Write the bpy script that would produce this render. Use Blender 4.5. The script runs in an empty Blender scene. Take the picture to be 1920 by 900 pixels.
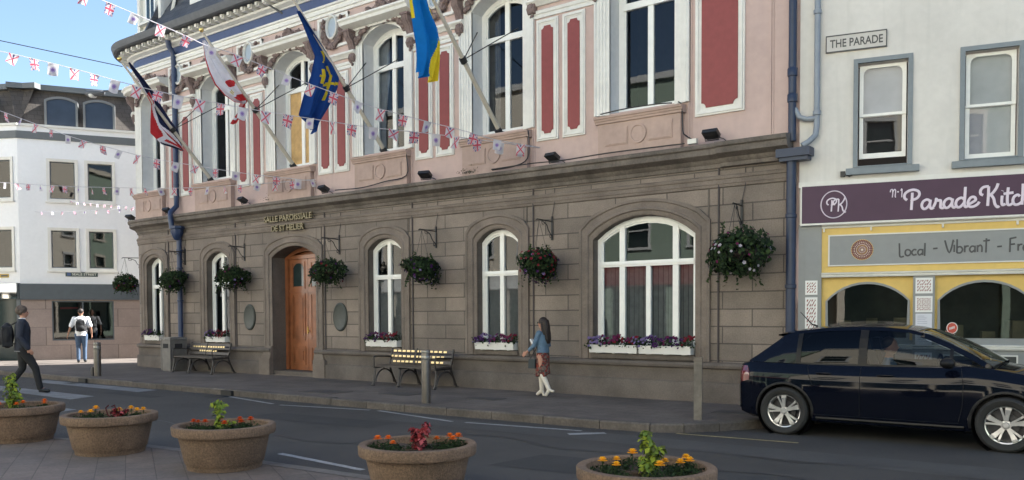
import bpy, bmesh, math, random
from math import sin, cos, pi, radians, sqrt, atan2
from mathutils import Vector, Matrix, Quaternion
random.seed(7)
S = bpy.context.scene
COL = S.collection

# ---------------------------------------------------------------- camera
cam_d = bpy.data.cameras.new('camera'); cam = bpy.data.objects.new('camera', cam_d); COL.objects.link(cam)
YAW, PITCH, ROLL = radians(126.82), radians(-2.0), radians(-0.25)
fw = Vector((cos(YAW)*cos(PITCH), sin(YAW)*cos(PITCH), sin(PITCH)))
rt = Vector((sin(YAW), -cos(YAW), 0)); up = rt.cross(fw)
r2 = rt*cos(ROLL) + up*sin(ROLL); u2 = up*cos(ROLL) - rt*sin(ROLL)
M = Matrix((r2, u2, -fw)).transposed().to_4x4(); M.translation = Vector((0, -13.35, 1.62))
cam.matrix_world = M
cam_d.sensor_width = 36; cam_d.lens = 1580/1920*36; cam_d.shift_y = (644-450)/1920
cam_d.clip_start = 0.1; cam_d.clip_end = 3000
S.camera = cam
S.render.resolution_x = 1024; S.render.resolution_y = 480

# ---------------------------------------------------------------- light
SUN_AZ = radians(60.5)      # direction (from the scene) towards the sun, ccw from +X
SUN_EL = radians(39)
w = bpy.data.worlds.new('World'); S.world = w; w.use_nodes = True
nt = w.node_tree; bg = nt.nodes['Background']
sky = nt.nodes.new('ShaderNodeTexSky'); sky.sky_type = 'NISHITA'; sky.sun_disc = False
sky.sun_elevation = SUN_EL; sky.sun_rotation = radians(90) - SUN_AZ
sky.air_density = 1.0; sky.dust_density = 1.6; sky.ozone_density = 1.2
nt.links.new(sky.outputs[0], bg.inputs[0]); bg.inputs[1].default_value = 0.055
sl = bpy.data.lights.new('sun', 'SUN'); sl.energy = 5.0; sl.angle = radians(0.5); sl.color = (1, .94, .85)
so = bpy.data.objects.new('sun', sl); COL.objects.link(so)
sd = Vector((cos(SUN_AZ)*cos(SUN_EL), sin(SUN_AZ)*cos(SUN_EL), sin(SUN_EL)))
so.rotation_euler = sd.to_track_quat('Z', 'Y').to_euler(); so.location = (0, 0, 40)
S.view_settings.view_transform = 'Standard'; S.view_settings.look = 'None'
S.view_settings.exposure = 2.38; S.view_settings.gamma = 1; S.view_settings.use_curve_mapping = False
S.view_settings.use_white_balance = True; S.view_settings.white_balance_temperature = 6100; S.view_settings.white_balance_tint = 8

# ---------------------------------------------------------------- materials
def hexlin(h):
    r = [int(h[i:i+2], 16)/255 for i in (0, 2, 4)]
    return tuple(((c+.055)/1.055)**2.4 if c > .04 else c/12.92 for c in r)
def nodemat(name):
    m = bpy.data.materials.new(name); m.use_nodes = True
    t = m.node_tree; return m, t, t.nodes['Principled BSDF']
def mat(name, col, rough=.7, var=.12, scale=6., bump=0., bscale=40., metal=0., spec=.5, coat=0., var2=0., scale2=.6, dirt=None, sheen=0):
    m, t, p = nodemat(name)
    p.inputs['Roughness'].default_value = rough; p.inputs['Metallic'].default_value = metal
    p.inputs['Specular IOR Level'].default_value = spec; p.inputs['Coat Weight'].default_value = coat
    p.inputs['Coat Roughness'].default_value = .04
    g = t.nodes.new('ShaderNodeNewGeometry')
    n = t.nodes.new('ShaderNodeTexNoise'); n.inputs['Scale'].default_value = scale; n.inputs['Detail'].default_value = 5
    t.links.new(g.outputs['Position'], n.inputs['Vector'])
    r = t.nodes.new('ShaderNodeMapRange'); r.inputs[1].default_value = .3; r.inputs[2].default_value = .7
    r.inputs[3].default_value = 1-var; r.inputs[4].default_value = 1+var
    t.links.new(n.outputs[0], r.inputs[0])
    last = r.outputs[0]
    if var2:
        n2 = t.nodes.new('ShaderNodeTexNoise'); n2.inputs['Scale'].default_value = scale2; n2.inputs['Detail'].default_value = 6; n2.inputs['Roughness'].default_value = .65
        t.links.new(g.outputs['Position'], n2.inputs['Vector'])
        q = t.nodes.new('ShaderNodeMapRange'); q.inputs[1].default_value = .35; q.inputs[2].default_value = .65
        q.inputs[3].default_value = 1-var2; q.inputs[4].default_value = 1+var2*.5
        t.links.new(n2.outputs[0], q.inputs[0])
        mu = t.nodes.new('ShaderNodeMath'); mu.operation = 'MULTIPLY'
        t.links.new(last, mu.inputs[0]); t.links.new(q.outputs[0], mu.inputs[1]); last = mu.outputs[0]
    v = t.nodes.new('ShaderNodeVectorMath'); v.operation = 'SCALE'; v.inputs[0].default_value = col[:3]
    t.links.new(last, v.inputs['Scale'])
    out = v.outputs[0]
    if dirt:   # vertical streaks of grime
        mp = t.nodes.new('ShaderNodeMapping'); mp.inputs['Scale'].default_value = (7, 7, .5)
        t.links.new(g.outputs['Position'], mp.inputs[0])
        nd = t.nodes.new('ShaderNodeTexNoise'); nd.inputs['Scale'].default_value = 1; nd.inputs['Detail'].default_value = 6
        t.links.new(mp.outputs[0], nd.inputs[0])
        rr = t.nodes.new('ShaderNodeMapRange'); rr.inputs[1].default_value = .52; rr.inputs[2].default_value = .78; rr.inputs[4].default_value = dirt[1]
        t.links.new(nd.outputs[0], rr.inputs[0])
        mx = t.nodes.new('ShaderNodeMix'); mx.data_type = 'RGBA'
        t.links.new(rr.outputs[0], mx.inputs[0]); t.links.new(out, mx.inputs[6]); mx.inputs[7].default_value = (*dirt[0], 1)
        out = mx.outputs[2]
    t.links.new(out, p.inputs['Base Color'])
    if bump:
        nb = t.nodes.new('ShaderNodeTexNoise'); nb.inputs['Scale'].default_value = bscale; nb.inputs['Detail'].default_value = 4
        t.links.new(g.outputs['Position'], nb.inputs[0])
        b = t.nodes.new('ShaderNodeBump'); b.inputs['Strength'].default_value = bump; b.inputs['Distance'].default_value = .02
        t.links.new(nb.outputs[0], b.inputs['Height']); t.links.new(b.outputs[0], p.inputs['Normal'])
    return m
def brickmat(name, c1, c2, mortar, bw, rh, ms=.012, axes='XZ', offs=(0, 0), rough=.8, bump=.6, var=.15, rot=0, nscale=60., stain=.25):
    m, t, p = nodemat(name)
    p.inputs['Roughness'].default_value = rough
    g = t.nodes.new('ShaderNodeNewGeometry')
    sx = t.nodes.new('ShaderNodeSeparateXYZ'); cx = t.nodes.new('ShaderNodeCombineXYZ')
    src = g.outputs['Position']
    if rot:
        vr = t.nodes.new('ShaderNodeVectorRotate'); vr.inputs['Angle'].default_value = rot
        t.links.new(src, vr.inputs[0]); src = vr.outputs[0]
    t.links.new(src, sx.inputs[0])
    if axes == 'SZ':   # along the wall whichever way it faces
        ad = t.nodes.new('ShaderNodeMath'); ad.operation = 'SUBTRACT'
        t.links.new(sx.outputs['X'], ad.inputs[0]); t.links.new(sx.outputs['Y'], ad.inputs[1]); a = ad.outputs[0]; b = sx.outputs['Z']
    else:
        a = sx.outputs[axes[0]]; b = sx.outputs[axes[1]]
    t.links.new(a, cx.inputs[0]); t.links.new(b, cx.inputs[1])
    mp = t.nodes.new('ShaderNodeMapping'); mp.inputs['Location'].default_value = (offs[0], offs[1], 0)
    t.links.new(cx.outputs[0], mp.inputs[0])
    br = t.nodes.new('ShaderNodeTexBrick'); br.inputs['Scale'].default_value = 1
    br.inputs['Brick Width'].default_value = bw; br.inputs['Row Height'].default_value = rh
    br.inputs['Mortar Size'].default_value = ms; br.inputs['Mortar Smooth'].default_value = .25
    br.inputs['Color1'].default_value = (*c1, 1); br.inputs['Color2'].default_value = (*c2, 1); br.inputs['Mortar'].default_value = (*mortar, 1)
    t.links.new(mp.outputs[0], br.inputs[0])
    n = t.nodes.new('ShaderNodeTexNoise'); n.inputs['Scale'].default_value = nscale; n.inputs['Detail'].default_value = 4
    t.links.new(g.outputs['Position'], n.inputs[0])
    r = t.nodes.new('ShaderNodeMapRange'); r.inputs[1].default_value = .3; r.inputs[2].default_value = .7; r.inputs[3].default_value = 1-var; r.inputs[4].default_value = 1+var
    t.links.new(n.outputs[0], r.inputs[0])
    n2 = t.nodes.new('ShaderNodeTexNoise'); n2.inputs['Scale'].default_value = 1.1; n2.inputs['Detail'].default_value = 7; n2.inputs['Roughness'].default_value = .65
    t.links.new(g.outputs['Position'], n2.inputs[0])
    r2_ = t.nodes.new('ShaderNodeMapRange'); r2_.inputs[1].default_value = .35; r2_.inputs[2].default_value = .65; r2_.inputs[3].default_value = 1-stain; r2_.inputs[4].default_value = 1+stain*.5
    t.links.new(n2.outputs[0], r2_.inputs[0])
    mu = t.nodes.new('ShaderNodeMath'); mu.operation = 'MULTIPLY'; t.links.new(r.outputs[0], mu.inputs[0]); t.links.new(r2_.outputs[0], mu.inputs[1])
    v = t.nodes.new('ShaderNodeVectorMath'); v.operation = 'SCALE'
    t.links.new(br.outputs[0], v.inputs[0]); t.links.new(mu.outputs[0], v.inputs['Scale']); t.links.new(v.outputs[0], p.inputs['Base Color'])
    ml = t.nodes.new('ShaderNodeMath'); ml.operation = 'MULTIPLY_ADD'; ml.inputs[1].default_value = -1; 
    t.links.new(br.outputs['Fac'], ml.inputs[0]); 
    ns = t.nodes.new('ShaderNodeMath'); ns.operation = 'MULTIPLY'; ns.inputs[1].default_value = .25; t.links.new(n.outputs[0], ns.inputs[0]); t.links.new(ns.outputs[0], ml.inputs[2])
    b = t.nodes.new('ShaderNodeBump'); b.inputs['Strength'].default_value = bump; b.inputs['Distance'].default_value = .012
    t.links.new(ml.outputs[0], b.inputs['Height']); t.links.new(b.outputs[0], p.inputs['Normal'])
    return m
def glassmat(name, tint=(.5, .5, .5), rough=.02, trans=.6, refl=1.45):
    m = bpy.data.materials.new(name); m.use_nodes = True; t = m.node_tree
    for n in list(t.nodes):
        if n.type == 'BSDF_PRINCIPLED': t.nodes.remove(n)
    o = [n for n in t.nodes if n.type == 'OUTPUT_MATERIAL'][0]
    tr = t.nodes.new('ShaderNodeBsdfTransparent'); tr.inputs[0].default_value = (tint[0]*trans, tint[1]*trans, tint[2]*trans, 1)
    gl = t.nodes.new('ShaderNodeBsdfGlossy'); gl.inputs['Roughness'].default_value = rough; gl.inputs[0].default_value = (.95, .97, 1, 1)
    gg = t.nodes.new('ShaderNodeNewGeometry'); dt = t.nodes.new('ShaderNodeVectorMath'); dt.operation = 'DOT_PRODUCT'
    t.links.new(gg.outputs['Incoming'], dt.inputs[0]); t.links.new(gg.outputs['Normal'], dt.inputs[1])
    def mth(op, a, b=None):
        n = t.nodes.new('ShaderNodeMath'); n.operation = op
        for i, q in enumerate((a, b)):
            if q is None: continue
            if isinstance(q, (int, float)): n.inputs[i].default_value = q
            else: t.links.new(q, n.inputs[i])
        return n.outputs[0]
    r0 = ((refl-1)/(refl+1))**2
    r0 = 2*r0/(1+r0)
    fac = mth('ADD', mth('MULTIPLY', mth('POWER', mth('SUBTRACT', 1.0, mth('ABSOLUTE', dt.outputs['Value'])), 5.0), 1-r0), r0)
    g = t.nodes.new('ShaderNodeNewGeometry')
    nb = t.nodes.new('ShaderNodeTexNoise'); nb.inputs['Scale'].default_value = 1.7; nb.inputs['Detail'].default_value = 1
    t.links.new(g.outputs['Position'], nb.inputs[0])
    b = t.nodes.new('ShaderNodeBump'); b.inputs['Strength'].default_value = .02; b.inputs['Distance'].default_value = .03
    t.links.new(nb.outputs[0], b.inputs['Height']); t.links.new(b.outputs[0], gl.inputs['Normal'])
    mx = t.nodes.new('ShaderNodeMixShader')
    t.links.new(fac, mx.inputs[0]); t.links.new(tr.outputs[0], mx.inputs[1]); t.links.new(gl.outputs[0], mx.inputs[2]); t.links.new(mx.outputs[0], o.inputs[0])
    return m

STONE_C = (.182, .150, .126)
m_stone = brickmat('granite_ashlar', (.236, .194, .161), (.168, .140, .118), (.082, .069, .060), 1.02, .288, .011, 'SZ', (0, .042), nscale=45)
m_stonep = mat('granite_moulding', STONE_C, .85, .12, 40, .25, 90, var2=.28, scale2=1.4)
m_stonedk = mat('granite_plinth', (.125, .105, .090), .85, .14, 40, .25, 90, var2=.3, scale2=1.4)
m_cornice = mat('weathered_cornice', (.148, .127, .110), .9, .16, 30, .3, 60, var2=.4, scale2=1.8, dirt=((.06, .055, .05), .6))
m_pink = mat('pink_render', (.51, .385, .35), .85, .04, 8, .08, 60, var2=.09, scale2=.7, dirt=((.36, .28, .26), .22))
m_apron = mat('tan_pink_render', (.42, .31, .265), .85, .06, 8, .08, 60, var2=.12, scale2=1.5, dirt=((.25, .2, .17), .3))
m_white = mat('white_stucco', (.72, .71, .67), .7, .04, 10, .06, 60, var2=.08, scale2=1.2, dirt=((.42, .40, .36), .25))
m_reveal = mat('grey_reveal', (.60, .61, .62), .7, .05, 8)
m_red = mat('red_panel', (.235, .052, .050), .65, .06, 10, .04, 60)
m_brown = mat('brown_ornament', (.185, .135, .125), .85, .25, 14, .6, 35)
m_blue = mat('navy_paint', (.022, .04, .10), .4, .08, 10)
m_bluelt = mat('blue_downpipe_paint', (.018, .030, .066), .45, .1, 10)
m_gutter = mat('lead_gutter', (.085, .09, .10), .6, .15, 8)
m_slate = brickmat('roof_slate', (.05, .053, .06), (.07, .072, .08), (.02, .02, .022), .3, .2, .008, 'XZ', rough=.55)
m_frame = mat('white_window_paint', (.80, .80, .77), .4, .03, 12)
m_glass = glassmat('window_glass', (.75, .8, .85), .01, .85, 1.30)
m_blind = mat('dark_blinds', (.20, .185, .165), .8, .15, 9)
m_room = mat('dark_room', (.02, .02, .022), .9)
m_curtain = mat('white_curtain', (.5, .5, .5), .9)
m_ply = mat('plywood_board', (.56, .36, .15), .8, .15, 7, var2=.15, scale2=3)
m_wood = mat('varnished_door_wood', (.25, .088, .034), .38, .2, 5, .05, 30, coat=.25, var2=.2, scale2=2)
m_doorglass = mat('dark_door_glass', (.018, .03, .03), .08)
m_brass = mat('brass', (.75, .55, .2), .3, metal=1)
m_black = mat('black_iron', (.018, .018, .02), .5, .1)
m_cable = mat('cable', (.06, .05, .05), .7)

# ---------------------------------------------------------------- mesh helpers
class MB:
    def __init__(s, xf=None): s.v = []; s.f = []; s.m = []; s.xf = xf
    def add(s, vs, fs, mi=0):
        o = len(s.v)
        for p in vs:
            s.v.append(tuple(s.xf(*p)) if s.xf else tuple(p))
        for f in fs: s.f.append(tuple(o+i for i in f)); s.m.append(mi)
        return s
    def poly(s, pts, mi=0): return s.add(pts, [tuple(range(len(pts)))], mi)
    def box(s, x0, x1, y0, y1, z0, z1, mi=0):
        if x0 > x1: x0, x1 = x1, x0
        if y0 > y1: y0, y1 = y1, y0
        if z0 > z1: z0, z1 = z1, z0
        return s.add([(x0,y0,z0),(x1,y0,z0),(x1,y1,z0),(x0,y1,z0),(x0,y0,z1),(x1,y0,z1),(x1,y1,z1),(x0,y1,z1)],
                     [(0,3,2,1),(4,5,6,7),(0,1,5,4),(1,2,6,5),(2,3,7,6),(3,0,4,7)], mi)
    def obox(s, c, u, v, w_, mi=0):   # centre + three half-axis vectors
        c = Vector(c); u = Vector(u); v = Vector(v); w_ = Vector(w_)
        P = [c+a*u+b*v+d*w_ for d in (-1, 1) for (a, b) in ((-1,-1),(1,-1),(1,1),(-1,1))]
        return s.add([tuple(p) for p in P], [(0,3,2,1),(4,5,6,7),(0,1,5,4),(1,2,6,5),(2,3,7,6),(3,0,4,7)], mi)
    def grid(s, rows, mi=0, closed=False, mif=None):
        nr = len(rows); nc = len(rows[0]); vs = [p for r in rows for p in r]; o = len(s.v)
        s.add(vs, [])
        for i in range(nr-1):
            for j in range(nc if closed else nc-1):
                k = (j+1) % nc
                s.f.append((o+i*nc+j, o+i*nc+k, o+(i+1)*nc+k, o+(i+1)*nc+j)); s.m.append(mif(i, j) if mif else mi)
        return s
    def tube(s, pts, r, n=8, mi=0, caps=True, flat=None):
        pts = [Vector(p) for p in pts]; L = len(pts)
        rr = r if isinstance(r, (list, tuple)) else [r]*L
        t0 = (pts[1]-pts[0]).normalized(); a = Vector((0, 0, 1)) if abs(t0.z) < .9 else Vector((1, 0, 0))
        nrm = (a - t0*a.dot(t0)).normalized(); rows = []
        for i in range(L):
            t = (pts[min(i+1, L-1)]-pts[max(i-1, 0)])
            if t.length < 1e-9: t = t0
            t.normalize(); nrm = (nrm - t*nrm.dot(t))
            if nrm.length < 1e-6: nrm = t.orthogonal()
            nrm.normalize(); bn = t.cross(nrm)
            ri = rr[i]; ra, rb = ri if isinstance(ri, (list, tuple)) else (ri, ri)
            rows.append([tuple(pts[i]+nrm*(ra*cos(2*pi*k/n))+bn*(rb*sin(2*pi*k/n))) for k in range(n)])
        o = len(s.v); s.grid(rows, mi, True)
        if caps:
            s.f.append(tuple(o+k for k in reversed(range(n)))); s.m.append(mi)
            s.f.append(tuple(o+(L-1)*n+k for k in range(n))); s.m.append(mi)
        return s
    def lathe(s, prof, c=(0, 0, 0), n=24, mi=0, axis='z', capb=True, capt=False):
        rows = []
        for r, z in prof:
            row = []
            for k in range(n):
                a = 2*pi*k/n
                if axis == 'z': row.append((c[0]+r*cos(a), c[1]+r*sin(a), c[2]+z))
                elif axis == 'y': row.append((c[0]+r*cos(a), c[1]-z, c[2]+r*sin(a)))
                else: row.append((c[0]+z, c[1]+r*cos(a), c[2]+r*sin(a)))
            rows.append(row)
        o = len(s.v); s.grid(rows, mi, True)
        if capb: s.f.append(tuple(o+k for k in reversed(range(n)))); s.m.append(mi)
        if capt: s.f.append(tuple(o+(len(prof)-1)*n+k for k in range(n))); s.m.append(mi)
        return s
    def sweep(s, prof, ss, mi=0, caps=True, closed=True):   # profile (y,z) along s
        rows = [[(a, y, z) for y, z in prof] for a in ss]
        o = len(s.v); s.grid(rows, mi, closed); n = len(prof)
        if caps:
            s.f.append(tuple(o+k for k in range(n))); s.m.append(mi)
            s.f.append(tuple(o+(len(ss)-1)*n+k for k in reversed(range(n)))); s.m.append(mi)
        return s
    def merge(s, other, M_=None):
        o = len(s.v)
        for p in other.v:
            s.v.append(tuple(M_ @ Vector(p)) if M_ is not None else p)
        s.f += [tuple(o+i for i in f) for f in other.f]; s.m += other.m
        return s
    def mesh(s, name, mats, off=(0, 0, 0), smooth=None, fix=True):
        me = bpy.data.meshes.new(name)
        me.from_pydata([(p[0]-off[0], p[1]-off[1], p[2]-off[2]) for p in s.v], [], s.f)
        if not isinstance(mats, (list, tuple)): mats = [mats]
        for m in mats: me.materials.append(m)
        me.polygons.foreach_set('material_index', s.m)
        if fix:
            b = bmesh.new(); b.from_mesh(me); bmesh.ops.remove_doubles(b, verts=b.verts, dist=1e-5)
            bmesh.ops.recalc_face_normals(b, faces=b.faces); b.to_mesh(me); b.free()
        me.update()
        if smooth is not None:
            me.shade_smooth()
            if smooth < 180: me.set_sharp_from_angle(angle=radians(smooth))
        return me
    def build(s, name, mats, parent=None, smooth=None, local=False, loc=None, fix=True):
        off = (0, 0, 0)
        if parent is not None and not local: off = OFF.get(parent, (0, 0, 0))
        if loc is not None and parent is None: off = loc
        o = bpy.data.objects.new(name, s.mesh(name, mats, off, smooth, fix)); COL.objects.link(o)
        if parent is not None: o.parent = parent; OFF[o] = off
        elif loc is not None: o.location = loc; OFF[o] = loc
        return o
OFF = {}
def tag(o, label=None, cat=None, group=None, kind=None):
    if label: o['label'] = label
    if cat: o['category'] = cat
    if group: o['group'] = group
    if kind: o['kind'] = kind
    return o
def thing(name, label, cat, loc=(0, 0, 0), rotz=0, group=None):
    o = bpy.data.objects.new(name, None); COL.objects.link(o); o.location = loc; o.rotation_euler = (0, 0, rotz)
    o.empty_display_size = .2
    OFF[o] = tuple(loc); return tag(o, label, cat, group)
def dup(root, loc, rotz=None, label=None, group=None, scale=None):
    r = root.copy(); COL.objects.link(r); r.location = loc
    if rotz is not None: r.rotation_euler = (0, 0, rotz)
    if scale: r.scale = scale
    if label: r['label'] = label
    if group: r['group'] = group
    for ch in list(root.children):
        c = ch.copy(); COL.objects.link(c); c.parent = r
        for g in ch.children:
            d = g.copy(); COL.objects.link(d); d.parent = c
    return r

def text_mb(txt, size, place, depth=.006, width=None, mi=0, mb=None, spacing=1.0, bold=0.0):
    """place(x, y, d) maps the flat text plane to the wall; returns MB"""
    cu = bpy.data.curves.new('t', 'FONT'); cu.body = txt; cu.size = size; cu.extrude = depth/2; cu.space_character = spacing; cu.offset = bold; cu.resolution_u = 3
    ob = bpy.data.objects.new('t', cu); COL.objects.link(ob)
    bpy.context.view_layer.update()
    me = bpy.data.meshes.new_from_object(ob.evaluated_get(bpy.context.evaluated_depsgraph_get()))
    xs = [v.co.x for v in me.vertices]; x0, x1 = min(xs), max(xs); k = (width/(x1-x0)) if width else 1
    mb = mb or MB()
    mb.add([place((v.co.x-x0)*k, v.co.y, v.co.z) for v in me.vertices], [tuple(p.vertices) for p in me.polygons], mi)
    bpy.data.objects.remove(ob); bpy.data.curves.remove(cu); bpy.data.meshes.remove(me)
    return mb
def smooth_line(pts, k=4):
    out = []
    P = [pts[0]] + list(pts) + [pts[-1]]
    for i in range(1, len(P)-2):
        a, b, c, d = [Vector(q) for q in P[i-1:i+3]]
        for j in range(k):
            t = j/k
            out.append(.5*((2*b)+(-a+c)*t+(2*a-5*b+4*c-d)*t*t+(-a+3*b-3*c+d)*t**3))
    out.append(Vector(P[-1])); return out
# ================================================================ GROUND
def struct(name, mb, m, smooth=None):
    o = mb.build(name, m, smooth=smooth); o['kind'] = 'structure'; return o
m_asph = mat('asphalt', (.056, .052, .049), .8, .16, 90, .5, 160, var2=.22, scale2=.5, spec=.4)
m_pave = brickmat('pavement_slabs', (.128, .105, .090), (.106, .089, .078), (.056, .048, .043), .45, .3, .006, 'XY', bump=.4, nscale=30, stain=.3, rough=.85)
m_paver = brickmat('block_pavers', (.125, .10, .09), (.10, .085, .079), (.062, .053, .049), .42, .28, .005, 'XY', bump=.6, nscale=30, stain=.3, rot=.5, rough=.85)
m_kerb = mat('granite_kerb', (.10, .085, .073), .85, .2, 25, .3, 60, var2=.35, scale2=2)
m_line = mat('road_paint', (.28, .28, .28), .7, .22, 35, var2=.25, scale2=3)
m_zebra = mat('worn_zebra_paint', (.17, .175, .185), .75, .2, 30, var2=.3, scale2=2)
m_yellow = mat('yellow_road_paint', (.30, .24, .11), .7, .25, 30)
m_metalcover = mat('iron_cover', (.055, .05, .047), .7, .2, 30)
g = MB(); g.poly([(-900, -900, -.02), (900, -900, -.02), (900, 900, -.02), (-900, 900, -.02)])
struct('ground', g, m_asph)
g = MB(); g.poly([(-80, -60, 0), (40, -60, 0), (40, 30, 0), (-80, 30, 0)]); struct('road', g, m_asph)
# far pavement in front of the hall
outer = [(-60, -3.25), (-19.4, -3.22), (-14.4, -3.2), (-9.8, -3.25), (-8, -3.2), (-6.1, -3.16), (-5.35, -3.08), (-4.95, -2.86), (-4.62, -2.45), (-4.3, -1.9), (-4.05, -1.3), (-3.7, -.75), (-3.2, -.48), (-2, -.3), (6, 1.55)]
KW = .16; ZP = .12
def offs(pl, d):
    out = []
    for i, p in enumerate(pl):
        a = Vector(pl[max(i-1, 0)]); b = Vector(pl[min(i+1, len(pl)-1)]); t = (b-a).normalized()
        out.append((p[0]-t.y*d, p[1]+t.x*d))
    return out
inner = offs(outer, KW)
g = MB(); g.poly([(x, y, ZP) for x, y in inner] + [(8, 30, ZP), (-60, 30, ZP)]); struct('pavement', g, m_pave)
g = MB()
dens = []
for i in range(len(outer)-1):
    a, b = Vector(outer[i]), Vector(outer[i+1]); n = max(1, int((b-a).length/.9)) if abs(a.x) < 30 else 20
    for k in range(n): dens.append(tuple(a.lerp(b, k/n)))
dens.append(outer[-1]); di = offs(dens, KW)
for i in range(len(dens)-1):
    j = random.uniform(-.003, .003); e = .006
    a, b, c, d = Vector(dens[i]), Vector(dens[i+1]), Vector(di[i+1]), Vector(di[i])
    t = (b-a).normalized()*e; a, b, c, d = a+t, b-t, c-t, d+t
    top = ZP+.004+j
    r1 = [(a.x, a.y, -.01), (b.x, b.y, -.01), (c.x, c.y, -.01), (d.x, d.y, -.01)]
    ai, bi = a.lerp(d, .12), b.lerp(c, .12)
    g.add(r1+[(a.x, a.y, top-.02), (b.x, b.y, top-.02), (bi.x, bi.y, top), (ai.x, ai.y, top), (c.x, c.y, top), (d.x, d.y, top)],
          [(0, 1, 5, 4), (4, 5, 6, 7), (7, 6, 8, 9), (1, 2, 8, 6, 5), (3, 0, 4, 7, 9), (2, 3, 9, 8)])
struct('kerb', g, m_kerb)
# near paved apron where the planters stand
app = [(-60, -8.6), (-14, -8.45), (-11.6, -8.05), (-10, -7.68), (-9, -7.58), (-7.5, -7.55), (-5, -7.42), (-1, -7.1), (12, -6.2)]
g = MB(); g.poly([(x, y-.22, .022) for x, y in app] + [(12, -60, .022), (-60, -60, .022)]); struct('paved_forecourt', g, m_paver)
g = MB()
for i in range(len(app)-1):
    a, b = app[i], app[i+1]
    g.poly([(a[0], a[1]-.22, .026), (b[0], b[1]-.22, .026), (b[0], b[1], .008), (a[0], a[1], .008)])
struct('flush_kerb_strip', g, mat('pale_kerb_strip', (.12, .11, .10), .85, .2, 20, var2=.3, scale2=2))
def stripe(p, q, wd, m, name='road_marking', z=.005, mb=None):
    a, b = Vector(p), Vector(q); t = (b-a).normalized(); n = Vector((-t.y, t.x))*wd/2
    mb = mb or MB(); N = max(2, int((b-a).length/.12)); rows = [[], []]
    for k in range(N+1):
        c = a.lerp(b, k/N); j = random.uniform(.8, 1.0)
        rows[0].append((*(c+n*j), z)); rows[1].append((*(c-n*random.uniform(.8, 1)), z))
    mb.grid(rows); return mb
g = MB()
for p, q in [((-14.5, -3.35), (-12.65, -3.72)), ((-12.4, -3.76), (-10.46, -3.40)), ((-10.28, -3.38), (-8.31, -3.76)), ((-8.08, -3.73), (-6.18, -3.5)), ((-6.16, -3.87), (-5.8, -3.5))]:
    stripe(p, q, .09 if p[0] < -6.165 else .16, m_line, mb=g)
stripe((-8.04, -7.14), (-6.48, -7.30), .09, m_line, mb=g)
struct('white_edge_line', g, m_line)
g = MB(); stripe((-5.0, -2.99), (-3.4, -2.88), .07, m_yellow, mb=g); struct('yellow_bay_line', g, m_yellow)
g = MB()
for q in ([(-21.7, -3.85), (-22.2, -3.4), (-17.1, -3.36), (-17.0, -3.86)], [(-21, -5.35), (-21.4, -4.85), (-16.85, -4.85), (-16.6, -5.45)], [(-21, -6.95), (-21.4, -6.4), (-14.7, -6.25), (-14.5, -6.85)]):
    a, b, c, d = [Vector(x) for x in q]; N = 30
    rows = [[(*a.lerp(d, k/N), .005) for k in range(N+1)], [(*b.lerp(c, k/N), .005) for k in range(N+1)]]
    g.grid(rows)
struct('zebra_crossing', g, m_zebra)
g = MB()
for x, y, a_, b_ in [(-12.75, -2.4, .45, .3), (-11.2, -1.9, .35, .25), (-9.3, -1.7, .3, .2), (-4.9, -1.2, .3, .2)]: g.box(x-a_, x+a_, y-b_, y+b_, ZP-.01, ZP+.006)
struct('manhole_covers', g, m_metalcover)

# gullies in the kerb and repair patches in the asphalt
g = MB()
for x in (-14.75, -20.6): g.box(x-.17, x+.17, -3.27, -3.12, .0, .105); g.box(x-.2, x+.2, -3.62, -3.27, -.01, .006)
struct('road_gullies', g, mat('gully_iron', (.015, .014, .013), .7))
m_patch = mat('asphalt_repair', (.034, .033, .033), .85, .2, 80, .5, 160, var2=.2, scale2=1.2); m_seal = mat('asphalt_old_repair', (.062, .059, .057), .8, .2, 80, .5, 160, var2=.2, scale2=1.2)
g = MB()
for q in ([(-11.5, -5.2), (-8.8, -5.0), (-8.9, -4.35), (-11.4, -4.5)], [(-5.6, -6.3), (-2.2, -6.0), (-2.1, -5.1), (-5.5, -5.4)], [(-17.5, -4.4), (-15.6, -4.4), (-15.6, -4.1), (-17.4, -4.05)]): g.poly([(x, y, .003) for x, y in q])
struct('asphalt_patches', g, m_patch)
g = MB(); rnd = random.Random(12)
for (x, y, L_, dx, dy) in ((-13, -6.4, 6.5, 1, .05), (-7.5, -4.6, 5.5, .95, -.12), (-3.6, -4.2, 5, 1, .1)):
    a = [(x+dx*L_*k/24+rnd.uniform(-.03, .03), y+dy*L_*k/24+.12*sin(k*.7+x)+rnd.uniform(-.02, .02)) for k in range(25)]
    g.grid([[(p, q-.012, .0035) for p, q in a], [(p, q+.012, .0035) for p, q in a]])
struct('asphalt_cracks', g, mat('crack_filler', (.02, .02, .02), .6))
g = MB(); g.poly([(x, y, .0025) for x, y in [(-9.6, -3.55), (2, -3.35), (2, -4.1), (-9.5, -4.2)]]); struct('worn_gutter_strip', g, m_seal)

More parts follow.
